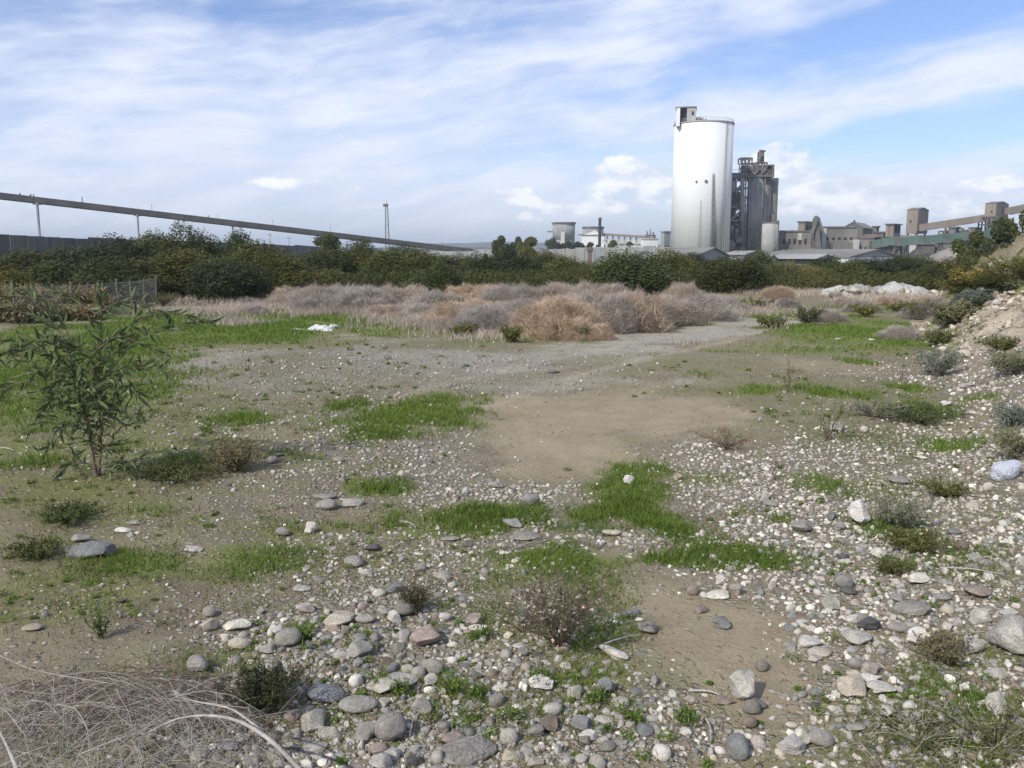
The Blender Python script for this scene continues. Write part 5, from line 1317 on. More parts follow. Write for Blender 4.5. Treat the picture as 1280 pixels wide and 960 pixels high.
weed('twiggy_weed', 'left spray of bare brown twigs leaning from the wide twiggy plant', 'weed', 655, 790, 5, 9, .30, .40, .0026, 'twig_brown', 'brush', 130, .007, 6)
weed('twiggy_weed', 'dead brown spreading weed at the edge of the pale dirt patch', 'weed', 906, 562, 6, 26, .24, .42, .004, 'twig_brown', 'drygrass', 220, .012, 4)
weed('dead_stem', 'upright dead stem with leafy foot right of the spreading dead weed', 'weed', 1034, 550, 7, 8, .42, .22, .005, 'twig_brown', 'grass', 260, .014, 2)
weed('dead_stem', 'short dark dead stem standing alone in the white rubble', 'weed', 968, 600, 8, 3, .17, .04, .005, 'twig_brown', 'twig_brown' if 0 else 'leaf_dark', 50, .008, 4)
weed('dead_stem', 'thin upright dead stem beside the right green grass strip', 'weed', 985, 490, 9, 6, .45, .10, .004, 'twig_brown', 'drygrass', 60, .012, 3)
weed('dead_stem', 'thin brown stem in the grey gravel right of the green strip', 'weed', 1125, 480, 10, 5, .3, .10, .004, 'twig_brown', 'drygrass', 60, .012, 3)
weed('shrublet', 'silvery grey-green shrub right of the white block stone', 'shrub', 1120, 660, 11, 60, .24, .24, .003, 'twig', 'leaf_silver', 4200, .010, 4)
weed('shrublet', 'dark green small shrub behind the silvery shrub', 'shrub', 1183, 622, 12, 40, .15, .22, .003, 'bark', 'leaf_weed', 2200, .010, 4)
weed('shrublet', 'dark green low shrub below the silvery shrub', 'shrub', 1145, 690, 13, 50, .13, .26, .003, 'bark', 'leaf_weed', 3400, .010, 4)
weed('shrublet', 'small olive shrub tuft right of the bright grass, in the rubble', 'shrub', 1115, 716, 14, 34, .09, .13, .0025, 'bark', 'leaf_weed', 1500, .009, 4)
weed('shrublet', 'grey-green shrub at the right edge by the bluish white bag', 'shrub', 1268, 575, 15, 50, .30, .28, .003, 'twig', 'leaf_silver', 4200, .012, 4, flowers=10)
weed('shrublet', 'rounded grey-green tussock on the bank at the right edge', 'shrub', 1262, 470, 16, 50, .36, .36, .003, 'twig', 'leaf_silver', 3800, .018, 4)
weed('shrublet', 'grey-green shrub above the rounded tussock, on the bank', 'shrub', 1266, 535, 17, 44, .26, .3, .003, 'twig', 'leaf_silver', 2600, .015, 4)
weed('shrublet', 'grey low shrub at the foot of the scarred bank', 'shrub', 1172, 470, 18, 50, .45, .5, .004, 'twig', 'leaf_silver', 3000, .02, 4)
weed('shrublet', 'greyish wide low plant in the gravel left of the green tuft', 'shrub', 1090, 520, 19, 50, .22, .6, .003, 'twig', 'leaf_silver', 2600, .014, 3)
weed('shrublet', 'green clumpy plant with yellow flower at the bank foot', 'shrub', 1150, 528, 20, 60, .2, .6, .003, 'bark', 'leaf_weed', 3400, .016, 3)
weed('shrublet', 'dark shrub on the bank below the pale scar', 'shrub', 1250, 440, 21, 40, .25, .45, .004, 'bark', 'leaf_weed', 2000, .022, 3)
weed('shrublet', 'brown-green tussock right of the sapling', 'shrub', 295, 588, 22, 90, .26, .30, .0022, 'twig', 'drygrass', 3000, .018, 3)
weed('shrublet', 'olive flattened tussock between the sapling and the brown-green tussock', 'shrub', 225, 600, 23, 70, .15, .48, .0022, 'bark', 'leaf_weed', 3600, .014, 3)
weed('shrublet', 'dark olive tussock below the sapling, left', 'shrub', 88, 650, 24, 60, .12, .30, .0022, 'bark', 'leaf_weed', 2600, .012, 3)
weed('shrublet', 'round green tussock beside the flat blue-grey slab', 'shrub', 45, 697, 25, 60, .11, .22, .002, 'bark', 'leaf_weed', 2400, .010, 3)
weed('shrublet', 'grassy olive weed clump at the lower right edge', 'shrub', 1180, 832, 26, 60, .14, .14, .0018, 'twig', 'drygrass', 1800, .012, 3)
weed('shrublet', 'tangled dry weed clump at the bottom right', 'shrub', 1150, 930, 27, 34, .10, .32, .0013, 'twig', 'leaf_weed', 1500, .009, 3)
weed('shrublet', 'olive weed clump in the bottom right corner', 'shrub', 1245, 940, 28, 36, .12, .28, .0013, 'twig', 'leaf_weed', 1700, .009, 3)
for i, (px, py, lab) in enumerate(((478, 860, 'fresh green seedling clump left of the bottom centre cobbles'), (564, 868, 'fresh green herb clump at bottom centre among grey stones'), (597, 872, 'second green herb right of the bottom centre herb'), (600, 800, 'green herb tuft above the bottom centre stones'), (680, 860, 'green herb left of the white flat stone'),
        (745, 880, 'green herb right below the white flat stone'), (790, 905, 'green herb near the bare mud edge'), (640, 905, 'green herb close to the bottom edge'), (375, 800, 'bright green tuft beside the cobbles, left'), (128, 800, 'tall broad-bladed green tuft above the dry twig tangle'), (860, 905, 'dark small herb on the mud at the bottom'), (500, 870, 'small green herb left of the herb pair'))):
    weed('herb', lab, 'herb', px, py, 60+i, 16, .07 if i != 9 else .2, .07, .0016, 'bark', 'grass', 260, .010, 2, group='green herbs among the cobbles')
# yellow and lime flower clumps
for i, (px, pb, h, sp_, nf, fm, lab) in enumerate((
        (1192, 368, .5, .8, 420, 'flower_yellow', 'yellow flowering bush left foot of the bank, nearest the sheeted heap'), (1222, 358, .5, 1.0, 700, 'flower_yellow', 'yellow flowering bush in the middle of the bank top'), (1255, 350, .55, 1.1, 700, 'flower_yellow', 'yellow flowering bush highest on the bank'), (1280, 348, .5, .9, 260, 'flower_lime', 'lime green bush at the right edge of the bank top'),
        (942, 388, .45, .8, 160, 'flower_lime', 'lime yellow flower patch beside the track'), (966, 410, .3, .5, 70, 'flower_lime', 'pale flowers on the near track verge'), (1082, 396, .4, .6, 120, 'flower_lime', 'lime flower patch left of the pair in the green'), (1124, 392, .4, .6, 120, 'flower_lime', 'lime flower patch right of the pair in the green'),
        (1175, 432, .3, .4, 40, 'flower_lime', 'few yellow flowers in the grass at the bank foot'), (728, 424, .3, .35, 40, 'flower_lime', 'small green plant with yellow flowers under the brown brush'), (640, 428, .35, .3, 30, 'flower_lime', 'lime green plant at the foot of the grey front brush'), (578, 420, .3, .4, 30, 'flower_lime', 'green leafy plant left of the grey front brush'),
        (205, 383, .5, .8, 20, 'flower_lime', 'broad green herb clump right of the wire fence'), (1008, 405, .5, .6, 40, 'flower_lime', 'olive leafy weed right of the track'), (1150, 400, .6, .6, 0, 'flower_lime', 'dark weed clump left of the bank scar'), (560, 396, .6, .6, 0, 'flower_lime', 'green herb growing through the brown sparse brush'))):
    weed('flowering_plant', lab, 'plant', px, pb, 90+i, 40, h, sp_, .006, 'bark', 'leaf_weed', 1700, .035 if h > .7 else .03, 3, group='flowering plants of the field', flowers=nf)
    # fmat handled below
for o in list(bpy.data.objects):
    if o.name.startswith('blossoms') and o.parent and 'lime' in o.parent.get('label', ''): o.data.materials[0] = M['flower_lime']
# grey-green shrubs on the bank
for i, (px, pt, pb, w, kind, lab) in enumerate(((1200, 362, 400, 56, 'silver', 'grey shrub hanging over the left end of the scarred bank'), (1228, 350, 380, 50, 'silver', 'grey shrub on the bank edge above the scar'), (1262, 337, 362, 50, 'silver', 'grey-green shrub on top of the bank, right'), (1185, 374, 408, 40, 'dark', 'dark shrub at the foot of the bank below the yellow bush'),
        (1215, 340, 362, 50, 'dark', 'dark shrub between the yellow bushes'), (1240, 338, 360, 50, 'mid', 'green shrub behind the upper yellow bush'))):
    X, Y = gp(px, pb); z0 = gz(X, Y); h = max(at(px, pt, Y).z-z0, .35); W = w/F*Y*1.1
    put('bank_shrub', lab, 'shrub', SHR[kind][i % 2], X, Y, W, W, h, 'shrubs on the bank')

# ---- dry reeds on the left, canes in the hedge
def reed_mesh(seed, n=60, h=1.0, spread=.35, droop=.35):
    g_ = np.random.default_rng(seed); ps = []; LV, LF, LC = [], [], []
    for i in range(n):
        a = g_.random()*6.28; r = spread*math.sqrt(g_.random()); H = h*(.55+.45*g_.random()); t = np.linspace(0, 1, 4)
        p = np.stack([r*math.cos(a)+.08*math.cos(a)*t, r*math.sin(a)+.08*math.sin(a)*t, H*t], 1); ps.append((p, np.linspace(.008, .003, 4)))
        for k in range(7):
            f = .25+.75*g_.random(); q_ = p[0]*(1-f)+p[3]*f; b_ = g_.random()*6.28; L = .28*(.6+.7*g_.random()); s = np.array([-math.sin(b_), math.cos(b_), 0])*.016
            c_ = [q_+np.array([math.cos(b_)*L*u, math.sin(b_)*L*u, L*(.5*u-droop*2.2*u*u)]) for u in (0, .5, 1)]
            j = len(LV)*6 if 0 else sum(len(v) for v in LV)
            LV.append(np.array([c_[0]-s, c_[0]+s, c_[1]-s*.8, c_[1]+s*.8, c_[2]-s*.1, c_[2]+s*.1])); LF.append([(j, j+1, j+3, j+2), (j+2, j+3, j+5, j+4)]); v = g_.random(); LC += [v]*6
    Vt, Ft = tubes(ps, 3); lc = np.array(LC)
    return (np_mesh('leaves', np.concatenate(LV), np.array(LF).reshape(-1, 4), [M['reed']], {'shade': np.stack([lc]*3, 1)}), np_mesh('stems', Vt, Ft, [M['reed']], {'shade': np.full((len(Vt), 3), .4)}))
RD = [reed_mesh(200), reed_mesh(201)]
for i, (px, pb, pt, w, lab) in enumerate(((-8, 402, 350, 60, 'dry reed clump cut by the left edge'), (22, 398, 352, 60, 'second dry reed clump from the left edge, greenish'), (52, 396, 356, 54, 'dry reed clump just left of the first wire fence post'), (82, 396, 354, 56, 'tall dry reed clump before the wire fence, middle'), (112, 394, 356, 46, 'dry reed clump before the right half of the wire fence'), (134, 392, 364, 34, 'small reed clump at the clear end of the wire fence'), (38, 402, 372, 60, 'low straw reed clump in front of the taller ones'), (96, 400, 376, 56, 'low straw reed clump nearest the sapling'))):
    X, Y = gp(px, pb); z0 = gz(X, Y); h = max(at(px, pt, Y).z-z0, .4)*1.1; W = w/F*Y
    put('reed_clump', lab, 'reeds', RD[i % 2], X, Y, W*1.2, W*1.2, h, 'dry reed clumps by the wire fence', names=('leaves', 'stems'))
for i, (px, pt, w, D, lab) in enumerate(((245, 305, 22, 44, 'pale canes poking out of the tallest dome bush'), (262, 308, 14, 43, 'few pale canes right of the other pale canes'), (668, 398, 1, 30, ''),)):
    if not lab: continue
    X = at(px, 330, D).x; h = at(px, pt, D).z; m_ = reed_mesh(210+i, 9, 1, .3); put('cane_clump', lab, 'canes', m_, X, D-1.5, w/F*D*1.4, .8, h*1.02, None, names=('leaves', 'stems'))
for i, (px, pt, w, D, lab) in enumerate(((985, 326, 50, 50, 'yellow-green reed bed left part, below the front warehouse'), (1012, 328, 40, 50, 'yellow-green reed bed right part, before the white warehouse wall'), (968, 330, 34, 50, 'yellow-green reeds right of the blue-green bush'))):
    X = at(px, 340, D).x; h = at(px, pt, D).z; me = []
    V, Fq, c = strands(300+i, 5000, (.5, .5, 1.0), .30, .012, 2, inner=.2, upb=1.4); me = (np_mesh('blades', V, Fq, [M['leaf_yellowgreen']], {'shade': c}),)
    put('reed_bed', lab, 'reeds', me, X, D, w/F*D*1.2, 2.5, h, 'green reed beds', names=('blades',))
# ---- wire fence on the left
A = Vector((*gp(20, 404), 0)); Bv = Vector((*gp(196, 381), 0)); A.z = gz(A.x, A.y); Bv.z = gz(Bv.x, Bv.y)
r_ = thing('wire_fence', 'low grey wire mesh fence on posts behind the dry reeds at the left', 'fence', A)
n = 9; H = 1.0
for i in range(n+1):
    a = A.lerp(Bv, i/n); a.z = gz(a.x, a.y); mb = MB(); mb.tube((a.x, a.y, a.z-.1), (a.x+.03*math.sin(i*5), a.y, a.z+H+.06+.08*(i % 3 == 0)), .035, 6); mb.build('post', M['post'], r_)
ps = []
L = (Bv-A).length; step = .14; nw = int(L/step)
for k in range(-7, nw+1):
    for s_ in (0, 1):
        x0, x1 = k*step, k*step+H; pts = []
        for (xx_, zz_) in (((x0, 0), (x1, H)) if s_ else ((x0, H), (x1, 0))): pts.append((xx_, zz_))
        (xa, za), (xb, zb_) = pts
        lo, hi = max(0, (0-xa)/(xb-xa)), min(1, (L-xa)/(xb-xa))
        if hi <= lo: continue
        P = []
        for u in (lo, hi):
            w_ = A.lerp(Bv, (xa+(xb-xa)*u)/L); P.append((w_.x, w_.y, gz(w_.x, w_.y)+za+(zb_-za)*u))
        ps.append((np.array(P), .0035))
for z in (.02, .5, 1.0): ps.append((np.array([[*(A.lerp(Bv, t).xy), gz(*A.lerp(Bv, t).xy)+z] for t in np.linspace(0, 1, 12)]), .006))
Vt, Ft = tubes(ps, 3); Vt = Vt-np.array(A); me = np_mesh('wire_mesh', Vt, Ft, [M['wire']]); o = link('wire_mesh', me, r_); o['kind'] = 'stuff'

# ---- sapling with long narrow leaves
sx0, sy0 = gp(120, 596); sz0 = gz(sx0, sy0)
r_ = thing('sapling', 'young sapling with long narrow drooping leaves on thin arching branches, left foreground', 'sapling', (sx0, sy0, sz0))
ppm = F/sy0
def sp_(px, py, dy=0.0):
    """a point of the sapling: metres right of the stem foot and above it, dy towards the field"""
    return np.array([(px-120)/ppm, dy, (598-py)/ppm*1.0])
g_ = np.random.default_rng(77)
def curve(pts, n=9):
    P = np.array(pts, float); t = np.linspace(0, len(P)-1, n); i = np.minimum(t.astype(int), len(P)-2); f = (t-i)[:, None]
    q_ = P[i]*(1-f)+P[i+1]*f; q_[1:-1] = (q_[:-2]+2*q_[1:-1]+q_[2:])/4; return q_
mains = [[sp_(120, 598), sp_(116, 560, .02), sp_(113, 520, 0), sp_(110, 470, -.05), sp_(100, 420, -.1), sp_(80, 385, -.1)],
         [sp_(122, 598), sp_(128, 560, .05), sp_(122, 500, .1), sp_(128, 440, .15), sp_(135, 390, .1), sp_(140, 362, .05)]]
subs = [((110, 470), (150, 440), (205, 410), (262, 398), .1), ((122, 500), (150, 460), (190, 450), (232, 462), -.15), ((128, 440), (170, 405), (210, 385), (275, 403), .2), ((113, 520), (150, 520), (180, 528), (198, 518), -.2),
        ((116, 550), (140, 560), (150, 555), (156, 535), -.1), ((118, 560), (150, 580), (175, 572), (200, 565), -.25), ((110, 470), (80, 440), (40, 420), (-30, 415), -.1), ((113, 520), (80, 500), (60, 500), (52, 520), .1),
        ((100, 420), (60, 395), (20, 380), (-40, 372), .15), ((110, 470), (70, 470), (30, 475), (10, 500), -.2), ((80, 385), (60, 370), (30, 365), (5, 375), 0), ((100, 420), (90, 395), (60, 365), (45, 360), .1), ((128, 440), (160, 415), (180, 420), (235, 440), -.1),
        ((135, 390), (110, 375), (90, 362), (72, 362), .1), ((120, 480), (100, 460), (85, 450), (62, 462), -.2), ((122, 500), (150, 490), (165, 480), (175, 500), .15), ((115, 540), (95, 530), (85, 535), (70, 555), -.1), ((119, 585), (100, 575), (95, 580), (80, 590), -.15), ((135, 390), (160, 375), (180, 372), (215, 392), .1),
        ((100, 430), (60, 420), (10, 440), (-40, 460), .1), ((128, 440), (100, 420), (60, 430), (35, 445), -.1), ((119, 580), (140, 590), (160, 585), (175, 592), -.1)]
for i, mpt in enumerate(mains):
    Vt, Ft = tubes([(curve(mpt, 12), np.linspace(.016 if i == 0 else .012, .003, 12))], 6); link('trunk', np_mesh('trunk', Vt, Ft, [M['twig_brown']], smooth=True), r_)
twigs = []
for s_ in subs:
    P = [sp_(*s_[0], 0), sp_(*s_[1], s_[4]*.4), sp_(*s_[2], s_[4]*.8), sp_(*s_[3], s_[4])]
    c_ = curve(P, 9); twigs.append(c_)
    Vt, Ft = tubes([(c_, np.linspace(.0055, .0015, 9))], 5); link('branch', np_mesh('branch', Vt, Ft, [M['twig_brown']], smooth=True), r_)
def leaf_mesh(seed):
    g2 = random.Random(seed); n = 7; V, Fq = [], []
    for i in range(n):
        t = i/(n-1); w = .085*math.sin(math.pi*min(t*1.05+.02, 1))**.8; z = -.18*t*t+.03*math.sin(t*6+seed); yb = .06*math.sin(t*3+seed)
        V += [(t, yb-w, z-.012), (t, yb, z+.01), (t, yb+w, z-.012)]
        if i: b_ = (i-1)*3; Fq += [(b_, b_+1, b_+4, b_+3), (b_+1, b_+2, b_+5, b_+4)]
    v = np.full((len(V), 3), .5); return np_mesh('leaf', np.array(V), np.array(Fq), [M['sapling_leaf']], {'shade': v}, smooth=True)
LM = [leaf_mesh(i) for i in range(6)]
cand = []
for c_ in twigs+[curve(m_, 12) for m_ in mains]:
    L = np.linalg.norm(np.diff(c_, axis=0), axis=1).sum(); n = int(L/.019)+4
    for k in range(n):
        t = (.12+.88*(k+g_.random())/n)*(len(c_)-1); i = min(int(t), len(c_)-2); p = c_[i]*(1-(t-i))+c_[i+1]*(t-i); d = c_[i+1]-c_[i]; d /= np.linalg.norm(d)+1e-9
        cand.append((p, d))
# denser middle
for k in range(600):
    p = sp_(116+g_.normal()*32, 488+g_.normal()*36, g_.normal()*.12); d = g_.normal(size=3); cand.append((p, d/np.linalg.norm(d)))
idxs = g_.permutation(len(cand)); nleaf = 0; extraV, extraF, extraC = [], [], []
for j in idxs:
    p, d = cand[j]
    v = d*.7+g_.normal(size=3)*.55; v[2] += .05-.25*g_.random(); v /= np.linalg.norm(v)
    s = .075+.09*g_.random()
    zq = Vector(v).to_track_quat('X', 'Z') @ Euler((g_.random()*6.28, 0, 0)).to_quaternion()
    if nleaf < 300:
        o = bpy.data.objects.new('leaf', LM[j % 6]); COL.objects.link(o); o.parent = r_
        o.location = p; o.rotation_mode = 'QUATERNION'; o.rotation_quaternion = zq; o.scale = (s, s, s); nleaf += 1
    else:
        me = LM[j % 6]; co = np.array([tuple(zq @ (vv.co*s)) for vv in me.vertices])+p; b_ = sum(len(q_) for q_ in extraV)
        extraF.append(np.array([tuple(f.vertices) for f in me.polygons])+b_); extraV.append(co); extraC += [g_.random()]*len(co)
ec = np.array(extraC); o = link('foliage', np_mesh('foliage', np.concatenate(extraV), np.concatenate(extraF), [M['sapling_leaf']], {'shade': np.stack([ec]*3, 1)}, smooth=True), r_); o['kind'] = 'stuff'
print('sapling leaves', len(cand))

# ---- tangle of dry twigs, lower left, with bleached branches
def tangle(name, label, cx, cy, rx, ry, h, n, r0, seed, mat, ln=(.3, .8)):
    g_ = np.random.default_rng(seed); ps = []
    z0 = gz(cx, cy)
    for i in range(n):
        a = g_.random()*6.28; r = math.sqrt(g_.random()); x, y = rx*r*math.cos(a), ry*r*math.sin(a)
        top = h*(1-.75*r*r)*(.1+.9*g_.random()**.7); L = ln[0]+(ln[1]-ln[0])*g_.random(); b_ = g_.random()*6.28; t = np.linspace(-.5, .5, 6)
        arch = L*(.25+.5*g_.random()); p = np.stack([x+math.cos(b_)*L*t, y+math.sin(b_)*L*t, top-arch*t**2*1.5+L*.5*(g_.random()-.5)*t], 1)
        p += np.cumsum(g_.normal(size=(6, 3)), 0)*L*.02
        gzv = height(p[:, 0]+cx, p[:, 1]+cy)-z0; p[:, 2] = np.maximum(p[:, 2], gzv+.004)
        ps.append((p, r0*(.5+g_.random())*np.linspace(1, .35, 6)))
    Vt, Ft = tubes(ps, 3)
    r_ = thing(name, label, 'dry brush', (cx, cy, z0)); link('twigs', np_mesh('twigs', Vt, Ft, [M[mat]], smooth=True), r_); return r_
tangle('twig_tangle', 'grey tangle of fine dead twigs filling the lower left corner', -1.80, 3.05, .86, .62, .34, 820, .0015, 401, 'twig', (.25, .7))
tangle('twig_tangle', 'straw-coloured dead twigs on the right part of the corner tangle', -1.15, 2.75, .42, .34, .16, 300, .0013, 402, 'branch_pale', (.2, .45))
tangle('twig_tangle', 'reddish brown dead stalks behind the grey corner tangle', -1.75, 3.55, .6, .28, .18, 320, .0015, 403, 'twig_brown', (.2, .45))
tangle('twig_tangle', 'sparse dry stalks at the bottom right corner', 1.75, 3.35, .5, .35, .10, 90, .0013, 404, 'twig', (.15, .4))
def branch(label, pts, r0, mat='branch_pale', name='branch', cat='branch', r1=.3):
    """bent twig through (px, py, forward metres)"""
    P = np.array([tuple(at(*p)) for p in pts]); z0 = P[0].copy(); c_ = curve(P-z0, 14)
    o = link(name, None if 0 else np_mesh(name, *tubes([(c_, r0*np.linspace(1, r1, 14))], 6), [M[mat]], smooth=True), None, z0); return tag(o, label, cat)
branch('thick bleached arching branch at the bottom left edge of the cobbles', [(375, 962, 2.75), (340, 925, 2.8), (300, 900, 2.9), (260, 893, 3.0), (215, 898, 3.1), (170, 925, 3.1)], .0095)
branch('thinner pale branch arching above the thick bleached one', [(330, 915, 2.9), (290, 885, 3.0), (250, 878, 3.1), (225, 872, 3.2)], .005)
branch('short pale broken branch in the extreme bottom left corner', [(22, 962, 2.5), (10, 935, 2.6), (-5, 905, 2.7)], .0075)
branch('pale twig lying across the upper part of the corner tangle', [(-10, 815, 3.3), (40, 838, 3.3), (110, 850, 3.3), (150, 856, 3.25)], .003)
branch('thin pale twig curving down inside the corner tangle', [(70, 880, 2.9), (95, 885, 2.9), (110, 910, 2.85), (112, 950, 2.8)], .0025)
branch('thin twig rising from the tangle toward the dark shrub', [(325, 912, 3.0), (350, 890, 3.0), (385, 850, 3.1), (412, 832, 3.1), (425, 845, 3.1), (422, 875, 3.0), (400, 900, 3.0)], .002, 'twig_brown')
branch('thin pale stalk standing at the bottom, left of centre', [(505, 962, 2.9), (512, 920, 2.9), (520, 880, 2.95), (524, 850, 3.0)], .0016)
branch('thin reddish stalk rising at bottom centre', [(572, 965, 2.9), (566, 920, 2.9), (562, 875, 2.9), (530, 845, 3.0)], .0018, 'twig')
branch('long thin arching stalk across the bottom centre stones', [(520, 945, 2.95), (560, 930, 3.0), (610, 915, 3.0), (640, 902, 3.1), (680, 898, 3.1)], .0015, 'twig')
branch('forked straw stalk low at the bottom left of centre', [(480, 940, 2.9), (500, 935, 2.9), (525, 932, 2.9), (560, 931, 2.95)], .0022)
for (px, py, px2, py2, lab) in ((505, 655, 520, 664, 'short dry stick lying left of the bright centre grass'), (742, 815, 800, 800, 'thin stick beside the long white slab'), (865, 868, 905, 878, 'pale stick touching the upright pale rock'), (1175, 712, 1255, 722, 'thin pale stick lying on the right rubble'), (882, 905, 888, 935, 'short dry stick standing in the mud, bottom right of centre'), (1, 562, 18, 566, 'small pale stick at the left edge by the sapling'), (640, 690, 700, 672, 'thin twig in the grass above the twiggy plant')):
    x0, y0 = gp(px, py); x1, y1 = gp(px2, py2); a = Vector((x0, y0, gz(x0, y0)+.012)); b_ = Vector((x1, y1, gz(x1, y1)+.02)); mid = (a+b_)/2+Vector((.01, 0, .015))
    c_ = curve(np.array([a, mid, b_])-np.array(a), 7); o = link('stick', np_mesh('stick', *tubes([(c_, np.linspace(.006, .003, 7))], 5), [M['branch_pale']], smooth=True), None, a); tag(o, lab, 'stick')
#SECTION_STONES
# ================================================================== STONES
def ico(sub):
    bm = bmesh.new(); bmesh.ops.create_icosphere(bm, subdivisions=sub, radius=1)
    V = np.array([v.co[:] for v in bm.verts]); Fq = np.array([[v.index for v in f.verts] for f in bm.faces]); bm.free(); return V, Fq
ICO = {s: ico(s) for s in (1, 2, 3)}
def rock_shape(seed, sub, kind):
    """kind: round (river cobble), angular, flat"""
    g_ = np.random.default_rng(seed); V, Fq = ICO[sub]; V = V.copy()
    ax = np.array([1, .6+.35*g_.random(), .5+.35*g_.random()])
    if kind == 'flat': ax[2] = .3+.15*g_.random()
    for _ in range({'round': 5, 'angular': 12, 'flat': 8}[kind]):
        nrm = g_.normal(size=3); nrm /= np.linalg.norm(nrm)
        d = {'round': .80, 'angular': .56, 'flat': .70}[kind]+.22*g_.random(); k = V @ nrm-d
        V -= np.maximum(k, 0)[:, None]*nrm*(.8 if kind == 'round' else .97)
    for fr, am in ((1.7, .10), (3.5, .045), (8, .016)):
        ph = g_.random(3)*6.28; a_ = am*(.6 if kind == 'round' else 1)
        V *= (1+a_*(np.sin(V[:, 0]*fr*1.9+ph[0])*np.cos(V[:, 1]*fr*1.7+ph[1])+np.sin(V[:, 2]*fr*2.1+ph[2])*.6))[:, None]
    V *= ax; V /= (V[:, 0].max()-V[:, 0].min())          # unit length
    V[:, 2] -= V[:, 2].min(); return V, Fq
TONES = {'grey': (0.335, 0.315, 0.275), 'blue-grey': (0.255, 0.26, 0.25), 'pale grey': (0.47, 0.445, 0.39), 'white': (0.72, 0.68, 0.60), 'cream': (0.56, 0.50, 0.41), 'pinkish': (0.38, 0.31, 0.26), 'brown': (0.24, 0.195, 0.15), 'dark grey': (0.15, 0.15, 0.145)}
KINDS_ = ('round', 'angular', 'flat')
ROCK = {k: [np_mesh('stone', *rock_shape(700+10*j+i, 3, k), [M['stone']], smooth=(k == 'round')) for i in range(7)] for j, k in enumerate(KINDS_)}
for k in ('angular', 'flat'):
    for me in ROCK[k]:
        me.polygons.foreach_set('use_smooth', np.ones(len(me.polygons), bool))
        try: me.set_sharp_from_angle(angle=R(28))
        except Exception: pass
def place_stone(x, y, L, kind, tone, label, group=None, rz=None, sy=1.0, sz=1.0, tilt=.12, cat='stone', sink=.22, name='stone', jitter=.12):
    g_ = rng; me = ROCK[kind][int(g_.integers(7))]
    o = bpy.data.objects.new(name, me); COL.objects.link(o)
    h = L*.55*sz
    o.location = (x, y, gz(x, y)-h*sink); o.rotation_euler = (tilt*g_.normal(), tilt*g_.normal(), g_.random()*6.28 if rz is None else rz); o.scale = (L, L*sy, L*sz)
    c = TONES[tone]; k = 1+jitter*min(max(g_.normal(), -1.5), 1.5); o.color = (c[0]*k, c[1]*k, c[2]*k*(1+.03*g_.normal()), 1)
    return tag(o, label, cat, group)
